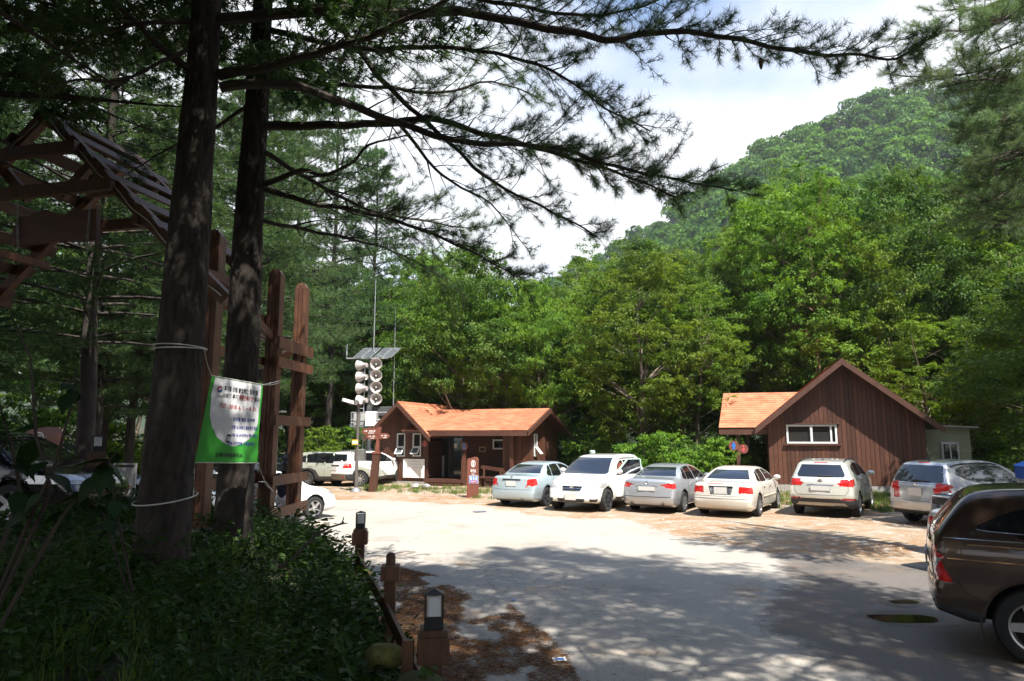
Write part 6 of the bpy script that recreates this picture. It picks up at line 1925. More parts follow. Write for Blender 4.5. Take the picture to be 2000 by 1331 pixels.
mb.add([(0.035 + x, -0.004, ez + z) for x, z in ((-0.045, 0.075), (0.045, 0.075), (0.02, 0.04), (0.02, -0.04), (0.045, -0.075), (-0.045, -0.075), (-0.02, -0.04), (-0.02, 0.04))], [tuple(range(8))])
mb.build('emblem', PRINTW, st)
lz = FS.uz(922, 920)[1]
lettering('화장실', 0.21, 0.13, PRINTW, lambda q: (0.035 + q[0], -0.005, lz + q[1]), st, 'lettering', 0.02)
lettering('Toilet', 0.12, 0.05, PRINTW, lambda q: (0.035 + q[0], -0.005, lz - 0.125 + q[1]), st, 'lettering', 0.02)
q0, z1_ = FS.uz(916.5, 929.5); q1, z0_ = FS.uz(934, 944.5)
pl = empty('blue_panel', st)
MB().box(q0, q1, -0.02, -0.001, z0_, z1_).build('panel_rim', PRINTW, pl)
MB().box(q0 + 0.015, q1 - 0.015, -0.024, -0.0205, z0_ + 0.015, z1_ - 0.015).build('panel_field', BLUEP, pl)
mb = MB()
for k in range(3):
    x = q0 + (q1 - q0) * (0.22 + 0.28 * k); zz_ = z0_ + (z1_ - z0_) * 0.78
    mb.box(x - 0.018, x + 0.018, -0.028, -0.0245, zz_ - 0.005, zz_ + 0.03).box(x - 0.03, x + 0.03, -0.028, -0.0245, zz_ - 0.075, zz_ - 0.012).box(x - 0.018, x + 0.018, -0.028, -0.0245, zz_ - 0.115, zz_ - 0.076)
mb.build('figures', PRINTW, pl)
MB().box(q0 + 0.06, q1 - 0.05, -0.028, -0.0245, z0_ + 0.03, z0_ + 0.10).build('red_label', pm('red_label', (0.62, 0.04, 0.07), 0.5), pl)
mb = MB(); zz_ = z0_ + 0.065
mb.add([(q0 + 0.08, -0.0285, zz_), (q0 + 0.12, -0.0285, zz_ + 0.022), (q0 + 0.12, -0.0285, zz_ + 0.008), (q1 - 0.08, -0.0285, zz_ + 0.008), (q1 - 0.08, -0.0285, zz_ - 0.008), (q0 + 0.12, -0.0285, zz_ - 0.008), (q0 + 0.12, -0.0285, zz_ - 0.022)], [tuple(range(7))]); mb.build('arrow', PRINTW, pl)

# ------------------------------------------------------------------ white notice sheet on the left cabin
a0, z1_ = FT.uz(789, 896.5); a1, z0_ = FT.uz(830, 934)
ns = thing('notice_sheet', 'white notice sheet with faint printed lines on the left cabin wall', 'notice', FT.w(0, 0, 0), -TH)
mb = MB(); mb.box(a0, a1, -0.075, -0.066, z0_, z1_); mb.build('sheet', PRINTW, ns)
FAINT = [pm('faint_grey_print', (0.42, 0.42, 0.46), 0.7), pm('faint_pink_print', (0.62, 0.34, 0.38), 0.7)]
for k, (yf, xf0, xf1, mi) in enumerate(((0.88, 0.25, 0.8, 0), (0.72, 0.12, 0.86, 0), (0.56, 0.08, 0.7, 1), (0.56, 0.75, 0.9, 0), (0.42, 0.2, 0.6, 0), (0.12, 0.35, 0.68, 0))):
    mb = MB(); n = int((xf1 - xf0) * 22)
    for i in range(n):
        x = a0 + (a1 - a0) * (xf0 + (xf1 - xf0) * i / n)
        mb.box(x, x + 0.03 * rnd.uniform(0.6, 1.1), -0.0785, -0.0755, z0_ + (z1_ - z0_) * yf - 0.02, z0_ + (z1_ - z0_) * yf + 0.025 * rnd.uniform(0.6, 1.3))
    mb.build('print_line', FAINT[mi], ns)

# ------------------------------------------------------------------ bench by the porch
b0 = FT.w(6.5, -0.9, 0)
bn_ = thing('wooden_bench', 'brown wooden bench with slanting back board beside the pale blue sedan', 'bench', b0, -TH - R(8))
MB().beam((-0.62, 0.3, 0.92), (0.6, 0.3, 0.78), 0.06, 0.16).build('back_board', WOODX, bn_)
MB().box(-0.6, 0.6, -0.2, 0.22, 0.42, 0.48).build('seat', WOODX, bn_)
for x in (-0.45, 0.45):
    MB().box(x - 0.05, x + 0.05, -0.15, 0.2, 0, 0.42).build('leg', TRIM, bn_)
    MB().beam((x, 0.22, 0.3), (x, 0.3, 0.9), 0.07, 0.07).build('back_post', TRIM, bn_)
# ------------------------------------------------------------------ vent pipe, street lamp, signs under the pines
vp_ = P(1157, 880, 29.5)
vt = thing('vent_pipe', 'white vent pipe with pale green cap behind the white van', 'pipe', (vp_.x, vp_.y, 0))
MB().tube([(0, 0, 0), (0, 0, vp_.z - 0.22)], 0.09, 12).build('pipe', WHITE, vt, True)
MB().lathe([(0.12, vp_.z - 0.24), (0.125, vp_.z - 0.04), (0.09, vp_.z), (0, vp_.z)], 14).build('cap', pm('pale_green_cap', (0.40, 0.52, 0.48), 0.5), vt, True)
lm = P(543, 806, 31)
sl_o = thing('street_lamp', 'thin grey street lamp beyond the gate posts', 'street lamp', (lm.x, lm.y, 0))
MB().tube([(0, 0, 0), (0, 0, lm.z)], 0.05, 10).build('pole', GALV, sl_o, True)
MB().bbox(-0.1, 0.35, -0.1, 0.1, lm.z, lm.z + 0.08, 0.02).build('lamp_head', GREYM, sl_o)
bs = P(72, 862, 14.5)
bsn = thing('brown_sign_stone', 'broad brown sign stone with white ring emblem under the pines', 'sign', (bs.x, bs.y, gz1(bs.x, bs.y)), -R(10))
FB = Frame((bs.x, bs.y, gz1(bs.x, bs.y)), R(10))
pp_ = [FB.uz(a, b) for a, b in ((34, 905), (36, 812), (60, 800), (92, 793), (102, 806), (106, 905))]
pp_ = [(a, b - FB.o.z) for a, b in pp_]
mb = MB(); mb.prism(pp_, 0, 0.35); mb.build('stone', SIGNB, bsn)
cu_, cz_ = FB.uz(80, 815); cz_ -= FB.o.z
mb = MB(); r0_, r1_2 = 0.13, 0.095
mb.add([(cu_ + r0_ * math.cos(t), -0.004, cz_ + r0_ * 1.05 * math.sin(t)) for t in np.linspace(0, 2 * PI, 24, endpoint=False)] + [(cu_ + r1_2 * math.cos(t), -0.004, cz_ + r1_2 * 1.05 * math.sin(t)) for t in np.linspace(0, 2 * PI, 24, endpoint=False)], [(k, (k + 1) % 24, 24 + (k + 1) % 24, 24 + k) for k in range(24)])
mb.box(cu_ - 0.06, cu_ + 0.06, -0.006, -0.003, cz_ + 0.04, cz_ + 0.07).box(cu_ - 0.05, cu_ - 0.02, -0.006, -0.003, cz_ - 0.06, cz_ + 0.02)
for k in range(4): mb.box(cu_ - 0.02 + k * 0.075, cu_ + 0.03 + k * 0.075, -0.006, -0.003, cz_ - 0.36 - 0.01 * k, cz_ - 0.30 - 0.01 * k)
mb.build('emblem', PRINTW, bsn)['kind'] = 'stuff'
lw_ = P(242, 925, 16.5)
lwz = gz1(lw_.x, lw_.y)
lb = thing('low_sign', 'low white framed board standing in the grass beyond the thick trunk', 'sign', (lw_.x, lw_.y, lwz), -R(5))
zt3 = P(242, 905, 16.5).z - lwz
mb = MB(); mb.box(-0.3, 0.3, 0, 0.03, zt3 - 0.04, zt3).box(0.25, 0.3, 0, 0.03, 0.0, zt3 - 0.04).box(-0.3, -0.25, 0, 0.03, 0.0, zt3 - 0.04); mb.build('frame', GREYM, lb)
MB().box(-0.25, 0.25, 0.01, 0.025, 0.05, zt3 - 0.1).build('board', pm('dim_white_board', (0.4, 0.4, 0.4), 0.6), lb)
# ------------------------------------------------------------------ blue canopy at the right edge
bp_ = P(2052, 890, 17.5)
ct = thing('blue_canopy', 'bright blue pitched canopy beyond the silver estate car at the right edge', 'canopy', (bp_.x, bp_.y, 0), -R(20))
BLUET = pm('blue_tarp', (0.03, 0.16, 0.62), 0.45, var=0.12, scale=3)
hx_, z0_, z1_ = 0.65, P(2000, 912, 17.5).z, bp_.z + 0.03
mb = MB(); mb.add([(-hx_, -hx_, z0_), (hx_, -hx_, z0_), (hx_, hx_, z0_), (-hx_, hx_, z0_), (0, 0, z1_ + 0.08)], [(0, 1, 4), (1, 2, 4), (2, 3, 4), (3, 0, 4)])
mb.build('roof_cloth', BLUET, ct)
mb = MB()
for a, b, c_, d_ in ((-hx_ + .03, hx_ - .03, -hx_ + .03, -hx_ + .04), (-hx_ + .03, hx_ - .03, hx_ - .04, hx_ - .03), (-hx_ + .03, -hx_ + .04, -hx_ + .05, hx_ - .05), (hx_ - .04, hx_ - .03, -hx_ + .05, hx_ - .05)): mb.box(a, b, c_, d_, z0_ - 0.32, z0_ - 0.003)
mb.build('valance', pm('dark_blue_tarp', (0.03, 0.10, 0.40), 0.5, var=0.1), ct)
for sx in (-1, 1):
    for sy in (-1, 1): MB().tube([(sx * (hx_ - .07), sy * (hx_ - .07), 0), (sx * (hx_ - .07), sy * (hx_ - .07), z0_)], 0.02, 6).build('pole', GALV, ct)
MB().lathe([(0.0, z1_ + 0.06), (0.05, z1_ + 0.08), (0.07, z1_ + 0.14), (0.04, z1_ + 0.2), (0, z1_ + 0.21)], 10).build('finial', BLUET, ct, True)
# ------------------------------------------------------------------ bodies from distance fields
def surface_nets(f, org, h):
    """quads of the zero surface of the sampled field f"""
    nx, ny, nz = f.shape
    ins = f < 0
    c = [ins[i:nx - 1 + i, j:ny - 1 + j, k:nz - 1 + k] for i in (0, 1) for j in (0, 1) for k in (0, 1)]
    cnt = sum(a.astype(np.int8) for a in c)
    act = (cnt > 0) & (cnt < 8)
    idx = np.full(act.shape, -1, np.int64)
    cells = np.argwhere(act)
    idx[act] = np.arange(len(cells))
    acc = np.zeros((len(cells), 3)); num = np.zeros(len(cells))
    corners = [(i, j, k) for i in (0, 1) for j in (0, 1) for k in (0, 1)]
    vals = {co: f[cells[:, 0] + co[0], cells[:, 1] + co[1], cells[:, 2] + co[2]] for co in corners}
    for a in corners:
        for ax in range(3):
            if a[ax] == 0:
                b = list(a); b[ax] = 1; b = tuple(b)
                va, vb = vals[a], vals[b]
                m = (va < 0) != (vb < 0)
                t = np.where(m, va / np.where(m, va - vb, 1), 0)
                for d in range(3):
                    acc[:, d] += np.where(m, a[d] + (t if d == ax else 0), 0)
                num += m
    V = np.array(org) + h * (cells + acc / num[:, None])
    Fs = []
    for ax in range(3):
        s0 = [slice(None)] * 3; s1 = [slice(None)] * 3
        s0[ax] = slice(0, -1); s1[ax] = slice(1, None)
        a, b = ins[tuple(s0)], ins[tuple(s1)]
        o1, o2 = (ax + 1) % 3, (ax + 2) % 3
        e = np.argwhere(a != b)
        e = e[(e[:, o1] > 0) & (e[:, o2] > 0) & (e[:, o1] < f.shape[o1] - 1) & (e[:, o2] < f.shape[o2] - 1)]
        q = []
        for d1, d2 in ((-1, -1), (0, -1), (0, 0), (-1, 0)):
            g = e.copy(); g[:, o1] += d1; g[:, o2] += d2
            q.append(idx[g[:, 0], g[:, 1], g[:, 2]])
        q = np.stack(q, 1)
        flip = ~a[e[:, 0], e[:, 1], e[:, 2]]
        q[flip] = q[flip][:, ::-1]
        Fs.append(q)
    F = np.concatenate(Fs)
    return V, F[(F >= 0).all(1)]
def poly_sdf(px, py, poly):
    """signed distance (negative inside) to a closed polygon"""
    d = np.full(px.shape, 1e9); ins = np.zeros(px.shape, bool)
    for (ax, ay), (bx, by) in zip(poly, poly[1:] + poly[:1]):
        ex, ey = bx - ax, by - ay
        t = np.clip(((px - ax) * ex + (py - ay) * ey) / (ex * ex + ey * ey + 1e-12), 0, 1)
        d = np.minimum(d, np.hypot(px - ax - t * ex, py - ay - t * ey))
        if ay != by:
            ins ^= ((ay > py) != (by > py)) & (px < ex * (py - ay) / (by - ay) + ax)
    return np.where(ins, -d, d)
def nearest_on_poly(px, py, poly):
    bd = np.full(px.shape, 1e9); bx_ = px.copy(); by_ = py.copy()
    for (ax, ay), (bx, by) in zip(poly, poly[1:] + poly[:1]):
        ex, ey = bx - ax, by - ay
        t = np.clip(((px - ax) * ex + (py - ay) * ey) / (ex * ex + ey * ey + 1e-12), 0, 1)
        qx, qy = ax + t * ex, ay + t * ey
        d = np.hypot(px - qx, py - qy)
        u = d < bd
        bd = np.where(u, d, bd); bx_ = np.where(u, qx, bx_); by_ = np.where(u, qy, by_)
    return bd, bx_, by_
def smax(a, b, k):
    h = np.clip(0.5 - 0.5 * (b - a) / k, 0, 1)
    return b + (a - b) * h + k * h * (1 - h)
def rounded(poly, it=2):
    """corner cutting of an open line of points"""
    p = [np.array(q, float) for q in poly]
    for _ in range(it):
        q = [p[0]]
        for a, b in zip(p[:-1], p[1:]): q += [a * 0.75 + b * 0.25, a * 0.25 + b * 0.75]
        q.append(p[-1]); p = q
    return [tuple(a) for a in p]

def carpaint(name, col, metal=0.35, rough=0.32):
    m, t, b, N, L = newmat(name)
    tcn = N('ShaderNodeTexCoord')
    nz = N('ShaderNodeTexNoise'); nz.inputs['Scale'].default_value = 2.5; nz.inputs['Detail'].default_value = 8
    L(tcn.outputs['Object'], nz.inputs['Vector'])
    # a film of road dust towards the sills
    sp_ = N('ShaderNodeSeparateXYZ'); L(tcn.outputs['Object'], sp_.inputs[0])
    g = N('ShaderNodeMapRange'); g.inputs['From Min'].default_value = 0.25; g.inputs['From Max'].default_value = 0.8; g.inputs['To Min'].default_value = 0.5; g.inputs['To Max'].default_value = 0.0
    L(sp_.outputs['Z'], g.inputs['Value'])
    ml = N('ShaderNodeMath'); ml.operation = 'MULTIPLY'; L(g.outputs[0], ml.inputs[0]); L(nz.outputs['Fac'], ml.inputs[1])
    mx = N('ShaderNodeMix'); mx.data_type = 'RGBA'
    mx.inputs[6].default_value = (*col, 1); mx.inputs[7].default_value = (0.23, 0.18, 0.13, 1)
    L(ml.outputs[0], mx.inputs[0]); L(mx.outputs[2], b.inputs['Base Color'])
    b.inputs['Metallic'].default_value = metal
    b.inputs['Roughness'].default_value = rough
    b.inputs['Coat Weight'].default_value = 1.0
    b.inputs['Coat Roughness'].default_value = 0.03
    return m
TYRE = pm('tyre_rubber', (0.018, 0.018, 0.018), 0.85, var=0.3, bump=0.3)
RIM = pm('alloy_rim', (0.50, 0.50, 0.50), 0.3, metal=0.85, var=0.15)
RIMD = pm('dark_rim_gap', (0.015, 0.015, 0.016), 0.7)
CHROME = pm('chrome', (0.62, 0.62, 0.63), 0.12, metal=1.0, var=0.05)
LAMPR = pm('red_tail_lamp', (0.52, 0.016, 0.014), 0.12, var=0.25, scale=9, coat=1.0)
LAMPW = pm('clear_lamp', (0.50, 0.50, 0.50), 0.1, metal=0.4, var=0.3, scale=14, coat=1.0)
TRIMB = pm('black_bumper_plastic', (0.03, 0.03, 0.032), 0.6, var=0.2)
PLATE = pm('number_plate', (0.66, 0.66, 0.63), 0.4, var=0.04)
SEAM = pm('door_seam', (0.012, 0.012, 0.012), 0.8)
WELL = pm('wheel_well', (0.01, 0.01, 0.01), 0.95)
SILVT = pm('silver_bumper_trim', (0.42, 0.38, 0.32), 0.4, metal=0.4)
SEATC = pm('seat_cloth', (0.06, 0.05, 0.045), 0.9)

WHEELS = {}
def wheel_meshes(r, wd, spokes, rimmat=None):
    key = (round(r, 3), round(wd, 3), spokes, rimmat.name if rimmat else '')
    if key in WHEELS: return WHEELS[key]
    h = wd / 2
    rr = r * 0.66
    mb = MB(); mb.lathe([(rr, -h * 0.92), (r * 0.80, -h), (r * 0.94, -h * 0.92), (r * 0.995, -h * 0.66), (r, -h * 0.2), (r, h * 0.2), (r * 0.995, h * 0.66), (r * 0.94, h * 0.92), (r * 0.80, h), (rr, h * 0.92)], 36, 'Y')
    ty = mb.mesh('tyre', TYRE, True)
    mb = MB(); mb.lathe([(rr, -h * 0.90), (rr * 0.93, -h * 0.84), (rr * 0.88, -h * 0.45), (rr * 0.86, h * 0.6)], 36, 'Y')
    # spokes splay out from the hub (outer face is -Y)
    for k in range(spokes):
        a = 2 * PI * k / spokes
        ca, sa = math.cos(a), math.sin(a)
        def pt(rad, tang, y): return (ca * rad - sa * tang, y, sa * rad + ca * tang)
        w0, w1 = rr * (0.13 if spokes > 6 else 0.20), rr * (0.10 if spokes > 6 else 0.17)
        q = [pt(rr * 0.12, -w0, -h * 0.80), pt(rr * 0.12, w0, -h * 0.80), pt(rr * 0.92, w1, -h * 0.86), pt(rr * 0.92, -w1, -h * 0.86)]
        q += [pt(rr * 0.12, -w0, -h * 0.4), pt(rr * 0.12, w0, -h * 0.4), pt(rr * 0.92, w1, -h * 0.5), pt(rr * 0.92, -w1, -h * 0.5)]
        mb.add(q, [(0, 1, 2, 3), (7, 6, 5, 4), (0, 4, 5, 1), (1, 5, 6, 2), (2, 6, 7, 3), (3, 7, 4, 0)])
    mb.lathe([(0, -h * 0.88), (rr * 0.14, -h * 0.86), (rr * 0.2, -h * 0.74), (rr * 0.2, -h * 0.3)], 18, 'Y')
    ri = mb.mesh('rim', rimmat or RIM, True)
    mb = MB(); mb.lathe([(0, -h * 0.25), (rr * 0.62, -h * 0.25), (rr * 0.63, -h * 0.1), (rr * 0.86, h * 0.1)], 28, 'Y')
    br = mb.mesh('brake_disc', RIMD, True)
    WHEELS[key] = (ty, ri, br)
    return WHEELS[key]

def car(name, label, cat, pos, heading, sp, group=None):
    """build one car; local x runs from the tail (0) to the nose (L) with the origin at mid length, y to its left.
    pos: ground point of the rear axle's middle; heading: direction of the nose, angle from +x"""
    L_, W, H = sp['L'], sp['W'], sp['H']
    hw = W / 2
    h = sp.get('h', 0.034)
    top = rounded(sp['top'], 2)
    prof = top + [(L_ - 0.06, sp['zb'] + 0.05), (L_ - 0.35, sp['zb']), (0.35, sp['zb']), (0.06, sp['zb'] + 0.09)]
    xs = np.arange(-0.12, L_ + 0.12 + h, h); ys = np.arange(-hw - 0.1, hw + 0.1 + h, h); zs = np.arange(0.02, H + 0.12 + h, h)
    X2, Z2 = np.meshgrid(xs, zs, indexing='ij')
    f2 = poly_sdf(X2, Z2, prof)
    bow = sp.get('bow', 0.045)
    cx = L_ / 2
    f = np.empty((len(xs), len(ys), len(zs)))
    sec = np.array(sp['sec']); wz = np.interp(zs, sec[:, 0], sec[:, 1] * hw)
    pl = np.array(sp['plan']); wx = np.interp(xs, pl[:, 0], pl[:, 1])
    wxz = wx[:, None] * wz[None, :]
    # greenhouse keeps full width lengthwise, only body corners taper
    for j, y in enumerate(ys):
        k = 1 + bow * (y / hw) ** 2
        xq = np.clip((xs - cx) * k + cx, xs[0], xs[-1])
        i0 = np.clip(((xq - xs[0]) / h).astype(int), 0, len(xs) - 2)
        t = ((xq - xs[0]) / h - i0)[:, None]
        fs = f2[i0] * (1 - t) + f2[i0 + 1] * t
        crown = 0.035 * (y / hw) ** 2
        fs = fs + np.where(Z2 > 0.5, crown, 0)
        f[:, j, :] = smax(fs, (abs(y) - wxz) * 0.96, sp.get('k', 0.10))
    # wheel arches
    r = sp['r']; xa = (sp['xr'], sp['xr'] + sp['wb'])
    ra = r + sp.get('gap', 0.05)
    for x0 in xa:
        cyl = np.hypot(X2 - x0, Z2 - r) - ra
        for j, y in enumerate(ys):
            f[:, j, :] = np.maximum(f[:, j, :], -np.maximum(cyl, (hw - 0.33) - abs(y)))
    V, F = surface_nets(f, (xs[0], ys[0], zs[0]), h)
    def proj_side(x, z, s):
        i = min(max((x - xs[0]) / h, 0), len(xs) - 1.001); k = min(max((z - zs[0]) / h, 0), len(zs) - 1.001)
        i0, k0 = int(i), int(k)
        col = (f[i0, :, k0] * (1 - i + i0) * (1 - k + k0) + f[i0 + 1, :, k0] * (i - i0) * (1 - k + k0) + f[i0, :, k0 + 1] * (1 - i + i0) * (k - k0) + f[i0 + 1, :, k0 + 1] * (i - i0) * (k - k0))
        ins = np.nonzero(col < 0)[0]
        if not len(ins): return s * hw * 0.9
        j = ins[-1] if s > 0 else ins[0]
        j2 = j + s
        t = col[j] / (col[j] - col[j2])
        return ys[j] + (ys[j2] - ys[j]) * t
    def proj_end(y, z, s):
        j = min(max((y - ys[0]) / h, 0), len(ys) - 1.001); k = min(max((z - zs[0]) / h, 0), len(zs) - 1.001)
        j0, k0 = int(j), int(k)
        col = (f[:, j0, k0] * (1 - j + j0) * (1 - k + k0) + f[:, j0 + 1, k0] * (j - j0) * (1 - k + k0) + f[:, j0, k0 + 1] * (1 - j + j0) * (k - k0) + f[:, j0 + 1, k0 + 1] * (j - j0) * (k - k0))
        ins = np.nonzero(col < 0)[0]
        if not len(ins): return 0.0 if s < 0 else L_
        i = ins[-1] if s > 0 else ins[0]
        i2 = i + s
        t = col[i] / (col[i] - col[i2])
        return xs[i] + (xs[i2] - xs[i]) * t
    # regions
    vn = np.zeros_like(V)
    fn = np.cross(V[F[:, 2]] - V[F[:, 0]], V[F[:, 3]] - V[F[:, 1]])
    for q in range(4): np.add.at(vn, F[:, q], fn)
    vn = unit(vn)
    fnu = unit(fn)
    C = V[F].mean(1)
    reg = np.zeros(len(F), int)
    names = [('body', sp['paint'], 0.0)]
    # wheel wells
    for x0 in xa:
        m = (np.hypot(C[:, 0] - x0, C[:, 2] - r) < ra + h * 0.35) & (np.abs(C[:, 1]) < hw - 0.02) & ~((np.abs(fnu[:, 1]) > 0.6) & (np.abs(C[:, 1]) > hw - 0.25))
        reg[m] = -1
    for rg_ in sp['regions']:
        nm, mat, view, poly = rg_[:4]
        opt = rg_[4] if len(rg_) > 4 else {}
        polys = [poly]
        if view in ('rear', 'front') and opt.get('mirror', True): polys.append([(-a, b) for a, b in poly])
        names.append((nm, mat, opt.get('inset', 0.006)))
        rid = len(names) - 1
        for pi, po in enumerate(polys):
            if view == 'side':
                a, b = 0, 2; ok = np.abs(fnu[:, 1]) > opt.get('n', 0.35)
                if 'only' in opt: ok &= np.sign(C[:, 1]) == opt['only']
            elif view == 'all':
                a, b = 0, 2; ok = np.ones(len(F), bool)
            elif view == 'rear':
                a, b = 1, 2; ok = (fnu[:, 0] < -opt.get('n', 0.22)) & (C[:, 0] < L_ * 0.55)
            else:
                a, b = 1, 2; ok = (fnu[:, 0] > opt.get('n', 0.22)) & (C[:, 0] > L_ * 0.4)
            ok &= reg >= 0
            ok &= (reg == 0) | opt.get('over', True)
            ins = (poly_sdf(C[:, a], C[:, b], po) < 0) & ok
            # pull the border vertices on to the outline
            vin = np.zeros(len(V), bool); vout = np.zeros(len(V), bool)
            vin[F[ins].ravel()] = True
            vout[F[~ins & ok].ravel()] = True
            bv = np.nonzero(vin & vout)[0]
            if len(bv):
                d, qx, qy = nearest_on_poly(V[bv, a], V[bv, b], po)
                mv = d < h * 0.95
                V[bv[mv], a] = qx[mv]; V[bv[mv], b] = qy[mv]
            reg[ins] = rid
    root = thing(name, label, cat, (0, 0, 0), heading, group)
    ox = -sp['xr']
    root.location = (pos[0], pos[1], pos[2] if len(pos) > 2 else 0.012)
    def sub(mask, nm, mat, inset):
        Fm = F[mask]
        if not len(Fm): return
        used, inv = np.unique(Fm, return_inverse=True)
        v = V[used] - vn[used] * inset + np.array([ox, 0, 0])
        # separate left and right pieces of one region become parts of their own
        fm = inv.reshape(-1, 4)
        if nm not in ('body', 'wheel_well', 'lower_cladding', 'bumper') and (np.abs(v[:, 1]).min() > 0.12):
            for s in (-1, 1):
                fs_ = fm[v[fm].mean(1)[:, 1] * s > 0]
                if len(fs_):
                    u2, i2 = np.unique(fs_, return_inverse=True)
                    link(nm, npmesh(nm, v[u2], i2.reshape(-1, 4), mat, True), root)
        else: link(nm, npmesh(nm, v, fm, mat, True), root)
    sub(reg == -1, 'wheel_well', WELL, 0)
    for i, (nm, mat, inset) in enumerate(names): sub(reg == i, nm, mat, inset)
    # a dark floor pan closes the underside behind the cut-outs
    MB().box(0.3 + ox, L_ - 0.3 + ox, -hw + 0.36, hw - 0.36, sp['zb'] + 0.03, sp['zb'] + 0.3).build('floor_pan', WELL, root)
    ty, ri, br = wheel_meshes(r, sp.get('tw', 0.21), sp.get('spokes', 5), sp.get('rim'))
    for x0 in xa:
        for s in (-1, 1):
            wh = empty('wheel', root, (x0 + ox, s * (hw - sp.get('tw', 0.21) / 2 - 0.015), r - 0.008), (0, rnd.uniform(0, 6), 0 if s < 0 else PI))
            link('tyre', ty, wh); link('rim', ri, wh); link('brake_disc', br, wh)
    api = dict(root=root, ox=ox, side=proj_side, end=proj_end, sp=sp)
    # seams
    for poly in sp.get('seams', []):
        for s in (-1, 1):
            pts = []
            for (x0, z0), (x1, z1) in zip(poly[:-1], poly[1:]):
                n = max(2, int(math.hypot(x1 - x0, z1 - z0) / 0.08))
                for q in range(n):
                    x, z = x0 + (x1 - x0) * q / n, z0 + (z1 - z0) * q / n
                    pts.append(Vector((x + ox, proj_side(x, z, s) + s * 0.0, z)))
            x, z = poly[-1]; pts.append(Vector((x + ox, proj_side(x, z, s), z)))
            MB().tube(pts, 0.005, 4).build('door_seam', SEAM, root)
    for poly in sp.get('rear_seams', []):
        pts = []
        for (y0, z0), (y1, z1) in zip(poly[:-1], poly[1:]):
            n = max(2, int(math.hypot(y1 - y0, z1 - z0) / 0.08))
            for q in range(n + 1):
                y, z = y0 + (y1 - y0) * q / n, z0 + (z1 - z0) * q / n
                pts.append(Vector((proj_end(y, z, -1) + ox, y, z)))
        MB().tube(pts, 0.005, 4).build('tailgate_seam', SEAM, root)
    for x, z in sp.get('handles', []):
        for s in (-1, 1):
            y = proj_side(x, z, s)
            MB().bbox(x - 0.10 + ox, x + 0.10 + ox, y - 0.018, y + 0.018, z - 0.018, z + 0.018, 0.006).build('door_handle', sp.get('handlemat', sp['paint']), root)
    mxp = sp.get('mirror')
    if mxp:
        for s in (-1, 1):
            y = proj_side(mxp[0] - 0.1, mxp[1] - 0.08, s)
            mb = MB()
            n, m_ = 14, 8
            V_ = []
            for i in range(m_ + 1):
                ph = PI * i / m_
                for k in range(n):
                    th = 2 * PI * k / n
                    V_.append((mxp[0] + ox + 0.085 * math.sin(ph) * math.cos(th) * (0.6 if math.cos(th) < 0 else 1), y + s * 0.13 + 0.115 * math.cos(ph), mxp[1] + 0.085 * math.sin(ph) * math.sin(th)))
            mb.add(V_, [(i * n + k, i * n + (k + 1) % n, (i + 1) * n + (k + 1) % n, (i + 1) * n + k) for i in range(m_) for k in range(n)])
            mb.beam((mxp[0] + ox, y - s * 0.02, mxp[1] - 0.06), (mxp[0] + ox, y + s * 0.1, mxp[1] - 0.03), 0.06, 0.03)
            mb.build('wing_mirror', sp.get('mirrormat', sp['paint']), root, True)
    def plate(y0, z0, w_, h_, s, rec=True):
        x = min(proj_end(y0 - w_ / 2, z0, s) * s, proj_end(y0 + w_ / 2, z0, s) * s, proj_end(y0, z0, s) * s) * s if False else proj_end(y0, z0, s)
        a, b = (x - 0.022, x - 0.006) if s < 0 else (x + 0.006, x + 0.022)
        p = empty('number_plate', root, (ox, 0, 0))
        MB().box(a, b, y0 - w_ / 2 - 0.012, y0 + w_ / 2 + 0.012, z0 - h_ / 2 - 0.012, z0 + h_ / 2 + 0.012).build('plate_frame', GREYM, p)
        MB().box(a - 0.004 if s < 0 else b, a if s < 0 else b + 0.004, y0 - w_ / 2, y0 + w_ / 2, z0 - h_ / 2, z0 + h_ / 2).build('plate_face', PLATE, p)
    for a in sp.get('plates', []): plate(*a)
    for (nm, mat, ya, yb, z, th, s) in sp.get('bars', []):
        pts = [Vector((proj_end(y, z, s) + ox + (0.004 * s), y, z)) for y in np.linspace(ya, yb, 9)]
        MB().tube(pts, th, 6).build(nm, mat, root, True)
    for (nm, mat, pl_, th) in sp.get('strips', []):
        for s in (-1, 1):
            pts = []
            for (x0, z0), (x1, z1) in zip(pl_[:-1], pl_[1:]):
                n = max(2, int(math.hypot(x1 - x0, z1 - z0) / 0.1))
                for q in range(n + 1): 
                    x, z = x0 + (x1 - x0) * q / n, z0 + (z1 - z0) * q / n
                    pts.append(Vector((x + ox, proj_side(x, z, s) + s * 0.003, z)))
            MB().tube(pts, th, 5).build(nm, mat, root, True)
    if 'emblem' in sp:
        y, z, s, er = sp['emblem']
        x = proj_end(y, z, s)
        MB().lathe([(0, s * 0.012), (er * 0.55, s * 0.014), (er * 0.6, s * 0.004), (er * 0.85, s * 0.004), (er, s * 0.012), (er, -s * 0.01)], 18, 'X').build('emblem', CHROME, root, True, loc=(x + ox, y, z), rot=(0, 0, 0))
    for y, z, rr_ in sp.get('exhaust', []):
        x = proj_end(y, z + 0.06, -1)
        MB().lathe([(rr_ * 0.8, 0.1), (rr_ * 0.85, -0.03), (rr_, -0.04), (rr_, 0.12)], 12, 'X').build('exhaust_pipe', sp.get('exmat', CHROME), root, True, loc=(x + ox + 0.03, y, z))
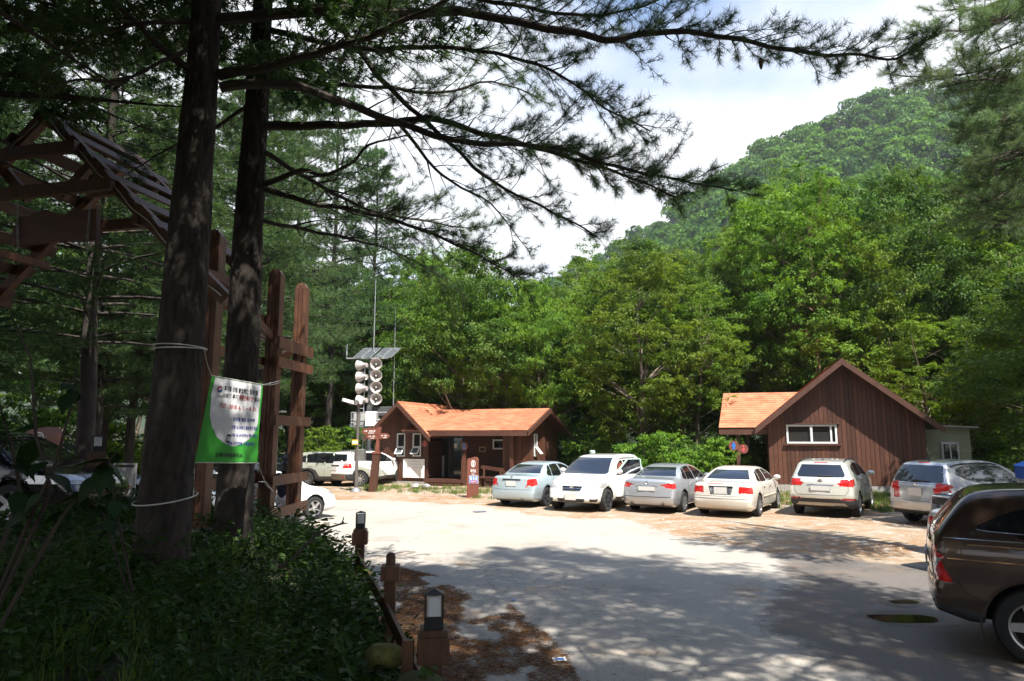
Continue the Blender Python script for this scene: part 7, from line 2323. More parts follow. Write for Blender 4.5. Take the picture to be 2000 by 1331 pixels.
    if 'wiper' in sp:
        y0, z0, y1, z1, s = sp['wiper']
        pts = [Vector((proj_end(y0 + (y1 - y0) * t, z0 + (z1 - z0) * t, s) + ox + s * 0.02, y0 + (y1 - y0) * t, z0 + (z1 - z0) * t)) for t in np.linspace(0, 1, 5)]
        MB().tube(pts, [0.022, 0.018, 0.016, 0.014, 0.01], 5).build('wiper', BLACK, root)
    def topz(x, y):
        i = int(round((x - xs[0]) / h)); j = int(round((y - ys[0]) / h))
        k = np.nonzero(f[i, j, :] < 0)[0]
        if not len(k): return H
        k = k[-1]; t = f[i, j, k] / (f[i, j, k] - f[i, j, k + 1])
        return zs[k] + h * t
    api['topz'] = topz
    if 'rails' in sp:
        x0, x1, yy, hh = sp['rails'][:4]
        rm = sp['rails'][4] if len(sp['rails']) > 4 else BLACK
        for s in (-1, 1):
            pts = []
            for t in np.linspace(0, 1, 10):
                x = x0 + (x1 - x0) * t
                pts.append(Vector((x + ox, s * yy, topz(x, s * yy) + hh * min(1, 6 * t, 6 * (1 - t)))))
            MB().tube(pts, 0.02, 6).build('roof_rail', rm, root, True)
    if 'fin' in sp:
        x = sp['fin']; z = topz(x, 0)
        MB().tube([(x + ox, 0, z - 0.01), (x - 0.02 + ox, 0, z + 0.04), (x - 0.14 + ox, 0, z + 0.13)], [0.022, 0.014, 0.006], 6).build('aerial', BLACK, root)
    return api

def hd(phi):
    """heading whose nose points phi degrees to the right of straight away"""
    return PI / 2 - R(phi)
GC = 'cars parked in the gravel lot'
SEC_SEDAN = [(0.15, 0.90), (0.3, 0.965), (0.5, 0.995), (0.66, 1.0), (0.82, 0.985), (0.93, 0.955), (0.99, 0.92), (1.2, 0.80), (1.36, 0.68), (1.46, 0.58), (1.6, 0.45)]
SEC_SUV = [(0.2, 0.92), (0.4, 0.985), (0.6, 1.0), (0.85, 0.995), (1.0, 0.975), (1.1, 0.95), (1.25, 0.87), (1.5, 0.76), (1.64, 0.68), (1.8, 0.58)]
PLAN = [(-0.1, 0.80), (0.0, 0.845), (0.12, 0.91), (0.35, 0.962), (0.8, 0.99), (1.3, 1.0), (3.2, 1.0), (3.9, 0.97), (4.4, 0.90), (4.7, 0.82), (5.1, 0.70)]
def planfor(L_):
    return [(-0.1, 0.82), (0.0, 0.86), (0.12, 0.92), (0.35, 0.967), (0.8, 0.99), (1.3, 1.0), (L_ - 1.5, 1.0), (L_ - 0.8, 0.965), (L_ - 0.35, 0.90), (L_ - 0.1, 0.82), (L_ + 0.1, 0.74)]
def sedan(paint, L_=4.8, W=1.8, H=1.47, deck=1.02, rimspk=5, **kw):
    x1, x2 = 0.78, 1.62
    top = [(0.03, 0.34), (0.0, 0.55), (0.03, 0.62), (0.06, 0.80), (0.08, deck - 0.09), (0.14, deck - 0.015), (0.28, deck), (0.6, deck + 0.012), (0.82, deck + 0.03), (1.06, deck + 0.165), (1.34, H - 0.135), (1.72, H - 0.03), (2.2, H), (2.7, H - 0.015), (3.05, H - 0.10), (3.42, 1.20), (3.72, 1.0), (3.95, 0.955), (4.35, 0.88), (4.62, 0.76), (L_ - 0.06, 0.62), (L_, 0.50), (L_ - 0.01, 0.34)]
    sp = dict(L=L_, W=W, H=H, zb=0.19, r=0.325, xr=1.05, wb=2.73, top=top, sec=SEC_SEDAN, plan=planfor(L_), paint=paint, spokes=rimspk, bow=0.05)
    g = 0.006
    reg = [
        ('rear_window', GLASS, 'rear', [(-0.50, H - 0.105), (0.50, H - 0.105), (0.66, deck + 0.05), (-0.66, deck + 0.05)], dict(mirror=False, n=0.12)),
        ('windscreen', GLASS, 'front', [(-0.54, H - 0.09), (0.54, H - 0.09), (0.68, 1.03), (-0.68, 1.03)], dict(mirror=False, n=0.15)),
        ('side_window', GLASS, 'side', [(1.18, 1.06), (1.22, 1.13), (1.46, H - 0.16), (1.62, H - 0.115), (1.50, 1.00), (1.24, 1.02)]),
        ('side_window', GLASS, 'side', [(1.54, 1.0), (1.66, H - 0.11), (2.0, H - 0.085), (2.26, H - 0.085), (2.26, 0.975)]),
        ('side_window', GLASS, 'side', [(2.34, 0.97), (2.34, H - 0.085), (2.66, H - 0.10), (2.96, H - 0.19), (3.3, 1.10), (3.42, 0.985)]),
    ]
    sp['regions'] = reg + kw.pop('regions', [])
    sp['seams'] = [[(1.5, 0.99), (1.45, 0.75), (1.50, 0.42), (1.62, 0.27)], [(2.30, 0.98), (2.32, 0.6), (2.30, 0.27)], [(3.42, 0.97), (3.40, 0.6), (3.34, 0.27)], [(1.62, 0.27), (3.34, 0.27)]]
    sp['handles'] = [(1.68, 0.83), (2.52, 0.815)]
    sp['mirror'] = (3.22, 1.05)
    sp.update(kw)
    return sp
def suv(paint, L_=4.7, W=1.88, H=1.68, **kw):
    top = [(0.06, 0.42), (0.0, 0.62), (0.02, 0.72), (0.05, 0.98), (0.09, 1.08), (0.16, 1.20), (0.33, 1.50), (0.36, H - 0.095), (0.48, H - 0.055), (1.1, H - 0.01), (1.9, H), (2.45, H - 0.04), (2.8, H - 0.16), (3.2, 1.34), (3.46, 1.16), (3.7, 1.10), (4.2, 1.02), (4.48, 0.90), (L_ - 0.05, 0.72), (L_, 0.58), (L_ - 0.02, 0.4)]
    sp = dict(L=L_, W=W, H=H, zb=0.27, r=0.36, xr=0.98, wb=2.70, top=top, sec=SEC_SUV, plan=planfor(L_), paint=paint, bow=0.045, tw=0.23)
    sp['regions'] = [
        ('rear_window', GLASS, 'rear', [(-0.54, H - 0.15), (0.54, H - 0.15), (0.66, 1.24), (0.62, 1.17), (-0.62, 1.17), (-0.66, 1.24)], dict(mirror=False, n=0.15)),
        ('windscreen', GLASS, 'front', [(-0.58, H - 0.12), (0.58, H - 0.12), (0.72, 1.17), (-0.72, 1.17)], dict(mirror=False, n=0.15)),
        ('side_window', GLASS, 'side', [(0.74, 1.36), (0.86, 1.46), (1.10, 1.53), (1.20, 1.20), (1.0, 1.26)]),
        ('side_window', GLASS, 'side', [(1.24, 1.18), (1.14, 1.535), (1.5, 1.56), (2.08, 1.555), (2.08, 1.12)]),
        ('side_window', GLASS, 'side', [(2.15, 1.115), (2.15, 1.555), (2.42, 1.53), (2.7, 1.43), (3.12, 1.15), (3.16, 1.10)]),
    ] + kw.pop('regions', [])
    sp['seams'] = [[(1.22, 1.16), (1.20, 0.85), (1.36, 0.62), (1.44, 0.40)], [(2.11, 1.12), (2.13, 0.7), (2.11, 0.40)], [(3.16, 1.08), (3.16, 0.7), (3.10, 0.40)], [(1.44, 0.40), (3.10, 0.40)]]
    sp['handles'] = [(1.42, 0.97), (2.32, 0.95)]
    sp['mirror'] = (3.02, 1.2)
    sp.update(kw)
    return sp

# 1 pale blue sedan
c = G(1026, 987)
car('parked_car', 'pale blue sedan seen from behind, leftmost of the row in the gravel lot', 'car', c, hd(30), sedan(
    carpaint('pale_blue_paint', (0.50, 0.60, 0.64), 0.4), H=1.48, deck=1.05,
    rim=pm('dark_alloy_rim', (0.10, 0.10, 0.11), 0.3, metal=0.7),
    regions=[
        ('tail_lamp', LAMPR, 'rear', [(0.50, 0.66), (0.78, 0.72), (0.95, 0.80), (0.95, 0.96), (0.70, 0.97), (0.63, 0.90)], dict(n=0.12)),
        ('tail_lamp', LAMPR, 'side', [(0.0, 0.70), (0.16, 0.76), (0.26, 0.90), (0.14, 0.96), (0, 0.96)], dict(n=0.2)),
        ('reversing_lamp', LAMPW, 'rear', [(0.52, 0.665), (0.66, 0.69), (0.72, 0.76), (0.60, 0.74)], dict(n=0.12)),
    ],
    plates=[(0.0, 0.795, 0.36, 0.16, -1)], bars=[('plate_garnish', BLACK, -0.34, 0.34, 0.925, 0.026, -1)], emblem=(0, 0.99, -1, 0.05), exhaust=[(-0.42, 0.29, 0.045)],
    rear_seams=[[(-0.70, 0.62), (-0.52, 0.60), (0.52, 0.60), (0.70, 0.62)]]), GC)
# 3 silver sedan
c = G(1286, 998)
car('parked_car', 'silver grey sedan with wide red tail lamps, right of the white van', 'car', c, hd(32), sedan(
    carpaint('silver_paint', (0.50, 0.52, 0.55), 0.6), H=1.475, deck=1.06, rimspk=9,
    regions=[
        ('tail_lamp', LAMPR, 'rear', [(0.40, 0.87), (0.58, 0.91), (0.95, 0.95), (0.95, 0.80), (0.78, 0.76), (0.55, 0.84)], dict(n=0.12)),
        ('tail_lamp', LAMPR, 'side', [(0.0, 0.77), (0.16, 0.79), (0.30, 0.92), (0, 0.955)], dict(n=0.2)),
    ],
    plates=[(0.0, 0.76, 0.52, 0.12, -1)], bars=[('plate_garnish', CHROME, -0.36, 0.36, 0.845, 0.014, -1), ('bumper_strip', BLACK, -0.75, 0.75, 0.52, 0.010, -1)], emblem=(0, 0.94, -1, 0.05),
    exhaust=[(0.5, 0.31, 0.05), (-0.5, 0.31, 0.05)], exmat=BLACK, strips=[('side_molding', CHROME, [(1.6, 0.36), (3.3, 0.36)], 0.012)]), GC)
# 4 ivory sedan
c = G(1427, 1005.8)
car('parked_car', 'ivory white older sedan with square red tail lamps and chrome plate recess', 'car', c, hd(32), sedan(
    carpaint('ivory_paint', (0.74, 0.70, 0.62), 0.15), L_=4.72, H=1.44, deck=1.03, rimspk=7, W=1.82,
    handlemat=CHROME, xr=1.08, wb=2.70,
    regions=[
        ('tail_lamp', LAMPR, 'rear', [(0.50, 0.71), (0.94, 0.71), (0.95, 0.90), (0.52, 0.91)], dict(n=0.12)),
        ('tail_lamp', LAMPR, 'side', [(0.0, 0.72), (0.14, 0.73), (0.20, 0.82), (0.14, 0.90), (0, 0.90)], dict(n=0.2)),
        ('plate_recess', CHROME, 'rear', [(-0.36, 0.92), (0.36, 0.92), (0.30, 0.67), (-0.30, 0.67)], dict(mirror=False, n=0.12, inset=0.012)),
    ],
    plates=[(0.0, 0.79, 0.36, 0.18, -1)], bars=[('bumper_strip', GREYM, -0.78, 0.78, 0.575, 0.009, -1), ('spoiler_lamp', LAMPR, -0.40, 0.40, 0.985, 0.012, -1)],
    strips=[('side_molding', pm('beige_molding', (0.40, 0.36, 0.29), 0.4), [(1.5, 0.56), (3.3, 0.54)], 0.03)],
    rear_seams=[[(-0.8, 0.63), (0.8, 0.63)]]), GC)
# 5 champagne white SUV
c = G(1617, 1006)
car('parked_car', 'champagne white sport utility car with black lower bumper before the right cabin', 'car', c, hd(34), suv(
    carpaint('champagne_paint', (0.66, 0.66, 0.59), 0.35),
    h=0.030, spokes=5, xr=1.0,
    regions=[
        ('lower_cladding', TRIMB, 'all', [(-0.2, 0.10), (5, 0.10), (5, 0.40), (4.3, 0.46), (3.1, 0.40), (1.4, 0.40), (0.55, 0.50), (0.30, 0.56), (-0.2, 0.56)], dict(inset=0.0)),
        ('tail_lamp', LAMPR, 'rear', [(0.42, 0.985), (0.62, 1.07), (0.95, 1.12), (0.96, 0.98), (0.80, 0.92), (0.55, 0.955)], dict(n=0.10)),
        ('tail_lamp', LAMPR, 'side', [(0.0, 0.94), (0.20, 0.90), (0.34, 0.99), (0.48, 1.13), (0.2, 1.12), (0, 1.10)], dict(n=0.15)),
        ('reflector', LAMPR, 'rear', [(0.50, 0.53), (0.60, 0.585), (0.93, 0.575), (0.93, 0.53)], dict(n=0.12)),
        ('skid_plate', SILVT, 'rear', [(-0.62, 0.44), (0.62, 0.44), (0.72, 0.335), (-0.72, 0.335)], dict(mirror=False, n=0.05)),
        ('high_brake_lamp', LAMPR, 'rear', [(-0.20, H_ := 1.60), (0.20, 1.60), (0.20, 1.575), (-0.20, 1.575)], dict(mirror=False, n=0.05)),
    ],
    plates=[(0.0, 0.855, 0.52, 0.13, -1)], bars=[('tailgate_garnish', CHROME, -0.36, 0.36, 0.955, 0.013, -1)], emblem=(0, 1.055, -1, 0.07), wiper=(0.08, 1.215, -0.34, 1.205, -1),
    exhaust=[(-0.42, 0.345, 0.052), (-0.54, 0.345, 0.052)], rails=(0.55, 2.35, 0.60, 0.04), fin=0.75, mirrormat=carpaint('champagne_mirror_paint', (0.66, 0.66, 0.59), 0.35),
    rear_seams=[[(-0.72, 1.10), (-0.74, 0.80), (-0.66, 0.665), (0.66, 0.665), (0.74, 0.80), (0.72, 1.10)]]), GC)
# 6 silver estate
c = G(1786, 1018)
PH6 = 66
n6 = Vector((math.sin(R(PH6)), math.cos(R(PH6)), 0)); e_ = Vector((math.cos(R(PH6)), -math.sin(R(PH6)), 0))
c = c + e_ * 0.80
SILVER2 = carpaint('bluish_silver_paint', (0.50, 0.51, 0.53), 0.6)
car('parked_car', 'silver estate car with roof rails, right of the champagne white one', 'car', c, hd(PH6), suv(
    SILVER2, L_=4.85, H=1.74, W=1.88, xr=1.02, wb=2.83,
    top=[(0.05, 0.40), (0.0, 0.60), (0.03, 0.74), (0.05, 1.00), (0.09, 1.12), (0.30, 1.52), (0.42, 1.66), (0.6, 1.70), (1.3, 1.74), (2.2, 1.735), (2.8, 1.62), (3.3, 1.34), (3.6, 1.15), (3.85, 1.08), (4.4, 0.98), (4.7, 0.82), (4.82, 0.65), (4.85, 0.5), (4.83, 0.38)],
    regions=[
        ('rear_window', GLASS, 'rear', [(-0.58, 1.60), (0.58, 1.60), (0.70, 1.20), (0.66, 1.15), (-0.66, 1.15), (-0.70, 1.20)], dict(mirror=False, n=0.12)),
        ('side_window', GLASS, 'side', [(0.62, 1.38), (0.72, 1.52), (1.15, 1.60), (2.0, 1.61), (2.6, 1.55), (3.2, 1.23), (3.3, 1.12), (1.3, 1.16), (0.85, 1.26)]),
        ('lower_cladding', TRIMB, 'all', [(-0.2, 0.1), (0.5, 0.1), (0.5, 0.42), (-0.2, 0.42)], dict(inset=0.0)),
        ('tail_lamp', LAMPR, 'side', [(0.0, 0.72), (0.10, 0.72), (0.12, 0.95), (0.36, 1.08), (0.16, 1.16), (0, 1.16)], dict(n=0.15)),
        ('tail_lamp', LAMPR, 'rear', [(0.80, 0.70), (0.98, 0.70), (0.98, 1.12), (0.86, 1.12)], dict(n=0.45)),
        ('high_brake_lamp', LAMPR, 'rear', [(-0.16, 1.685), (0.16, 1.685), (0.16, 1.655), (-0.16, 1.655)], dict(mirror=False, n=0.05)),
    ],
    plates=[(0.0, 0.90, 0.36, 0.20, -1)], emblem=(0, 1.075, -1, 0.055), wiper=(0.12, 1.21, -0.36, 1.195, -1), rails=(0.55, 2.5, 0.66, 0.06), fin=0.7,
    rear_seams=[[(-0.78, 0.66), (0.78, 0.66)], [(-0.7, 1.12), (0.7, 1.12)]]), GC)
# 2 white van, front view
c0 = G(1136, 996.5)
hv = Vector((-math.sin(R(30)), -math.cos(R(30)), 0))
VW = carpaint('white_van_paint', (0.78, 0.77, 0.72), 0.05)
vsp = suv(VW, L_=4.81, W=1.93, H=1.76, xr=1.05, wb=2.89,
    top=[(0.05, 0.42), (0.0, 0.62), (0.02, 0.98), (0.06, 1.1), (0.20, 1.55), (0.35, 1.70), (0.7, 1.74), (1.6, 1.76), (2.5, 1.74), (2.85, 1.66), (3.25, 1.42), (3.7, 1.16), (3.95, 1.08), (4.35, 0.98), (4.62, 0.84), (4.74, 0.66), (4.78, 0.52), (4.80, 0.36)],
    regions=[
        ('windscreen', GLASS, 'front', [(-0.63, 1.655), (0.63, 1.655), (0.80, 1.19), (0.74, 1.145), (-0.74, 1.145), (-0.80, 1.19)], dict(mirror=False, n=0.15)),
        ('grille', BLACK, 'front', [(-0.36, 0.80), (0.36, 0.80), (0.30, 0.66), (-0.30, 0.66)], dict(mirror=False, n=0.12, inset=0.015)),
        ('headlamp', LAMPW, 'front', [(0.46, 0.72), (0.80, 0.72), (0.96, 0.80), (0.96, 0.93), (0.72, 0.88)], dict(n=0.1)),
        ('headlamp', LAMPW, 'side', [(4.42, 0.80), (4.6, 0.74), (4.8, 0.74), (4.8, 0.90), (4.5, 0.92)], dict(n=0.15)),
        ('air_intake', BLACK, 'front', [(-0.48, 0.43), (0.48, 0.43), (0.44, 0.33), (-0.44, 0.33)], dict(mirror=False, n=0.1, inset=0.012)),
        ('fog_lamp', BLACK, 'front', [(0.62, 0.43), (0.84, 0.43), (0.80, 0.34), (0.64, 0.34)], dict(n=0.1, inset=0.01)),
    ],
    plates=[(0.0, 0.475, 0.36, 0.17, 1)], emblem=(0, 0.735, 1, 0.075), rails=(0.7, 2.5, 0.70, 0.09, GREYM),
    bars=[('grille_bar', CHROME, -0.34, 0.34, 0.80, 0.016, 1), ('grille_bar', CHROME, -0.32, 0.32, 0.735, 0.016, 1), ('grille_bar', CHROME, -0.31, 0.31, 0.665, 0.016, 1)],
    strips=[('side_molding', GREYM, [(1.5, 0.62), (3.35, 0.60)], 0.022)], spokes=6, rim=pm('dark_alloy_rim', (0.10, 0.10, 0.11), 0.3, metal=0.7), mirror=(3.18, 1.22))
va = car('parked_van', 'white van facing the road with its driver door open', 'van', c0 - hv * 2.89, math.atan2(hv.y, hv.x), vsp, GC)
# open front left door
ox = va['ox']
yd = va['side'](3.2, 0.9, 1)
door = empty('door', va['root'], (3.34 + ox, yd + 0.01, 0), (0, 0, R(-34)))
mb = MB(); mb.prism([(-1.05, 0.42), (0.0, 0.42), (0.02, 1.10), (-1.05, 1.12)], -0.06, 0.02); mb.build('door_panel', VW, door)
mb = MB()
fr = [(-1.06, 1.12), (-1.02, 1.62), (-0.52, 1.62), (0.0, 1.11)]
for a, b in zip(fr[:-1], fr[1:]): mb.beam((a[0], -0.06, a[1]), (b[0], -0.06, b[1]), 0.04, 0.05, (0, 1, 0))
mb.build('window_frame', pm('pale_green_cap', (0.40, 0.52, 0.48), 0.5), door)
mb = MB(); mb.prism([(-1.03, 1.13), (-1.0, 1.6), (-0.52, 1.6), (-0.03, 1.13)], -0.065, -0.055); mb.build('door_window', GLASS, door)
# 7 navy pickup, 8 silver sedan corner behind the brown car
c = P(1800, 968, 14.6)
NAVY = carpaint('navy_paint', (0.012, 0.018, 0.055), 0.4)
hp_ = hd(78)
nose = Vector((math.cos(hp_), math.sin(hp_), 0)); rgt = Vector((nose.y, -nose.x, 0))
pkp = suv(NAVY, L_=5.1, W=1.82, H=1.72, xr=1.15, wb=3.0, zb=0.33, r=0.37,
    top=[(0.04, 0.5), (0.0, 0.68), (0.01, 0.75), (0.03, 1.18), (0.06, 1.22), (1.3, 1.22), (2.55, 1.23), (2.62, 1.4), (2.75, 1.66), (3.0, 1.72), (3.4, 1.70), (3.7, 1.5), (3.95, 1.2), (4.1, 1.1), (4.7, 1.0), (5.0, 0.86), (5.08, 0.65), (5.1, 0.5)],
    regions=[('side_window', GLASS, 'side', [(2.8, 1.56), (3.0, 1.60), (3.3, 1.58), (3.75, 1.24), (2.8, 1.24)]),
             ('tail_lamp', LAMPR, 'rear', [(0.76, 0.80), (0.95, 0.80), (0.95, 1.14), (0.78, 1.14)], dict(n=0.45)),
             ('tailgate_panel', BLACK, 'rear', [(-0.7, 1.10), (0.7, 1.10), (0.7, 1.0), (-0.7, 1.0)], dict(mirror=False, n=0.1, inset=0.01))],
    bars=[('tailgate_bar', CHROME, -0.72, 0.72, 1.16, 0.02, -1), ('tailgate_bar', CHROME, -0.72, 0.72, 0.86, 0.02, -1)], seams=[], handles=[])
car('parked_car', 'dark navy pickup tail with chrome bars, between the silver estate and the brown car', 'pickup truck', Vector((c.x, c.y, 0)) + rgt * 0.85 + nose * 1.15, hp_, pkp, GC)
c = P(1792, 1010, 12.6)
hp_ = hd(68)
nose = Vector((math.cos(hp_), math.sin(hp_), 0)); rgt = Vector((nose.y, -nose.x, 0))
car('parked_car', 'silver sedan tail with red and white lamp, mostly hidden by the brown car', 'car', Vector((c.x, c.y, 0)) + rgt * 0.80 + nose * 1.08, hp_, sedan(
    carpaint('silver_paint_b', (0.50, 0.52, 0.55), 0.6), deck=1.12, regions=[
        ('tail_lamp', LAMPR, 'rear', [(0.5, 0.90), (0.95, 0.95), (0.95, 0.85), (0.52, 0.80)], dict(n=0.1)),
        ('tail_lamp', LAMPR, 'side', [(0, 0.86), (0.28, 0.92), (0.12, 0.98), (0, 0.98)], dict(n=0.1)),
        ('reversing_lamp', LAMPW, 'rear', [(0.55, 0.80), (0.95, 0.85), (0.95, 0.74), (0.6, 0.70)], dict(n=0.1)),
        ('bumper_lamp', LAMPR, 'rear', [(0.62, 0.70), (0.95, 0.74), (0.95, 0.66), (0.68, 0.64)], dict(n=0.1))]), GC)
# 9 the big brown car
BROWN = carpaint('metallic_brown_paint', (0.060, 0.036, 0.024), 0.55, 0.28)
hb2 = -R(31)
nose = Vector((math.cos(hb2), math.sin(hb2), 0)); lft = Vector((-nose.y, nose.x, 0))
cr = Vector((4.66, 7.98, 0))
bsp = suv(BROWN, L_=4.85, W=1.92, H=1.84, h=0.021, xr=0.98, wb=2.83, r=0.39, gap=0.06, tw=0.25, zb=0.36, bow=0.02, k=0.085,
    plan=[(-0.1, 0.91), (0.0, 0.925), (0.12, 0.955), (0.35, 0.98), (0.8, 1.0), (3.4, 1.0), (4.0, 0.97), (4.5, 0.90), (4.75, 0.82), (4.95, 0.74)],
    top=[(0.09, 0.40), (0.01, 0.52), (0.0, 0.72), (0.045, 0.80), (0.02, 1.0), (0.05, 1.26), (0.15, 1.42), (0.36, 1.68), (0.52, 1.775), (0.8, 1.815), (1.6, 1.84), (2.4, 1.82), (2.9, 1.66), (3.3, 1.4), (3.55, 1.22), (3.8, 1.16), (4.4, 1.05), (4.7, 0.88), (4.83, 0.66), (4.85, 0.5)],
    sec=[(0.25, 0.90), (0.45, 0.975), (0.62, 1.0), (0.80, 0.985), (0.95, 0.985), (1.12, 0.975), (1.2, 0.955), (1.27, 0.935), (1.5, 0.85), (1.7, 0.76), (1.8, 0.69), (1.95, 0.55)],
    regions=[
        ('rear_window', GLASS, 'rear', [(-0.56, 1.70), (0.56, 1.70), (0.68, 1.34), (-0.68, 1.34)], dict(mirror=False, n=0.12)),
        ('side_window', GLASS, 'side', [(0.50, 1.375), (0.58, 1.43), (0.80, 1.55), (1.10, 1.635), (1.55, 1.68), (2.0, 1.69), (2.6, 1.63), (3.2, 1.30), (1.4, 1.325), (0.62, 1.355)]),
        ('tail_lamp', LAMPR, 'side', [(-0.1, 0.80), (0.27, 0.775), (0.20, 0.90), (0.155, 1.01), (0.20, 1.05), (0.10, 1.11), (-0.1, 1.15)], dict(n=0.15)),
        ('tail_lamp', LAMPR, 'rear', [(0.60, 0.82), (0.98, 0.82), (0.98, 1.16), (0.70, 1.16)], dict(n=0.6)),
        ('reversing_lamp', LAMPW, 'side', [(-0.1, 0.83), (0.085, 0.83), (0.10, 0.93), (0.17, 1.035), (-0.1, 1.05)], dict(n=0.15)),
        ('lower_cladding', TRIMB, 'all', [(-0.2, 0.1), (5, 0.1), (5, 0.46), (0.6, 0.46), (0.32, 0.52), (-0.2, 0.54)], dict(inset=0.0)),
    ],
    seams=[[(0.30, 0.81), (0.37, 0.68), (0.55, 0.60), (0.72, 0.57)], [(1.40, 1.33), (1.38, 0.9), (1.5, 0.6)]], handles=[(1.62, 1.06)], mirror=(3.1, 1.3),
    strips=[('chrome_strip', CHROME, [(0.10, 1.255), (1.2, 1.252), (3.4, 1.25)], 0.007), ('gold_strip', pm('gold_strip', (0.35, 0.20, 0.09), 0.35, metal=0.6), [(0.42, 1.195), (1.2, 1.19), (3.3, 1.185)], 0.009), ('gold_strip', pm('gold_strip', (0.35, 0.20, 0.09), 0.35, metal=0.6), [(0.22, 1.035), (1.2, 1.03), (3.3, 1.03)], 0.007), ('window_chrome', CHROME, [(0.52, 1.362), (0.62, 1.350), (1.4, 1.32), (2.2, 1.31), (3.2, 1.295)], 0.006)],
    rear_seams=[[(-0.7, 0.80), (0.7, 0.80)]], plates=[(0, 0.95, 0.52, 0.12, -1)], spokes=5)
bapi = car('parked_car', 'large metallic brown sport utility car cut off by the right edge, close by', 'car', cr + lft * 0.96 + nose * 0.98, hb2, bsp, None)
# mud flap behind the near rear wheel
MB().box(-0.50, -0.485, -0.93, -0.70, 0.12, 0.44).build('mud_flap', BLACK, bapi['root'])
# 10 white SUV by the left cabin
c = G(679, 949)
W10 = carpaint('white_suv_paint', (0.78, 0.77, 0.74), 0.05)
car('parked_car', 'white sport utility car with bronze lower bumper left of the direction post', 'car', c, hd(34), suv(
    W10, L_=4.66, W=1.84, H=1.66, h=0.038, xr=0.95, wb=2.70, gap=0.07, rim=pm('dark_alloy_rim', (0.10, 0.10, 0.11), 0.3, metal=0.7),
    regions=[
        ('lower_cladding', pm('bronze_cladding', (0.19, 0.165, 0.13), 0.5, var=0.1), 'rear', [(-1, 0.1), (1, 0.1), (1, 0.60), (-1, 0.60)], dict(mirror=False, n=0.05, inset=0.0)),
        ('lower_cladding', TRIMB, 'side', [(-0.2, 0.1), (5, 0.1), (5, 0.5), (3.2, 0.46), (1.5, 0.46), (1.42, 0.78), (1.2, 0.90), (0.7, 0.90), (0.45, 0.72), (0.4, 0.6), (-0.2, 0.6)], dict(n=0.3, inset=0.0)),
        ('tail_lamp', LAMPR, 'rear', [(0.56, 0.87), (0.92, 0.87), (0.95, 0.95), (0.82, 1.10), (0.58, 1.09)], dict(n=0.1)),
        ('reversing_lamp', LAMPW, 'rear', [(0.60, 0.98), (0.84, 0.98), (0.80, 1.06), (0.62, 1.06)], dict(n=0.1)),
        ('tail_lamp', LAMPR, 'side', [(0.0, 0.87), (0.2, 0.88), (0.14, 1.08), (0, 1.1)], dict(n=0.2)),
        ('reflector', LAMPR, 'rear', [(0.50, 0.44), (0.66, 0.44), (0.66, 0.50), (0.50, 0.50)], dict(n=0.05)),
    ], plates=[(0.0, 0.83, 0.36, 0.15, -1)], bars=[('tailgate_garnish', BLACK, -0.34, 0.34, 1.0, 0.03, -1)], rails=(0.5, 2.3, 0.60, 0.05), wiper=(0.05, 1.2, -0.35, 1.21, -1)), GC)
# 11 greenish beige car
c = P(602, 944, 33.0)
car('parked_car', 'pale greenish beige car with dark lower cladding beside the white one', 'car', Vector((c.x, c.y + 0.8, 0)), R(-6), suv(
    carpaint('greenish_beige_paint', (0.50, 0.52, 0.44), 0.4), L_=4.4, W=1.83, H=1.63, h=0.04, xr=0.85, wb=2.62, spokes=9,
    top=[(0.06, 0.42), (0.0, 0.62), (0.02, 0.9), (0.06, 1.06), (0.2, 1.42), (0.38, 1.58), (0.8, 1.63), (1.7, 1.63), (2.2, 1.57), (2.6, 1.4), (3.0, 1.17), (3.3, 1.08), (3.9, 0.98), (4.2, 0.85), (4.36, 0.66), (4.4, 0.5), (4.38, 0.4)],
    regions=[('lower_cladding', TRIMB, 'all', [(-0.2, 0.1), (5, 0.1), (5, 0.48), (1.5, 0.48), (1.32, 0.75), (1.1, 0.86), (0.6, 0.86), (0.36, 0.70), (0.3, 0.5), (-0.2, 0.5)], dict(inset=0.0)),
             ('side_window', GLASS, 'side', [(0.5, 1.2), (0.56, 1.38), (0.74, 1.46), (0.80, 1.12), (0.6, 1.13)]),
             ('side_window', GLASS, 'side', [(0.86, 1.11), (0.80, 1.48), (1.2, 1.52), (1.68, 1.51), (1.70, 1.09)]),
             ('side_window', GLASS, 'side', [(1.77, 1.085), (1.75, 1.51), (2.05, 1.47), (2.4, 1.33), (2.72, 1.08)])],
    handles=[(1.1, 0.95), (1.95, 0.93)], seams=[[(0.84, 1.1), (0.84, 0.9)], [(1.73, 1.1), (1.74, 0.5)], [(2.72, 1.07), (2.74, 0.5)]], mirror=(2.62, 1.15)), GC)
# dark car beyond it
c = P(560, 941, 36.5)
car('parked_car', 'dark blue car glimpsed between the gate posts, far side of the lot', 'car', Vector((c.x - 0.6, c.y, 0)), R(8), sedan(carpaint('dark_blue_paint', (0.015, 0.02, 0.04), 0.3), h=0.045), GC)
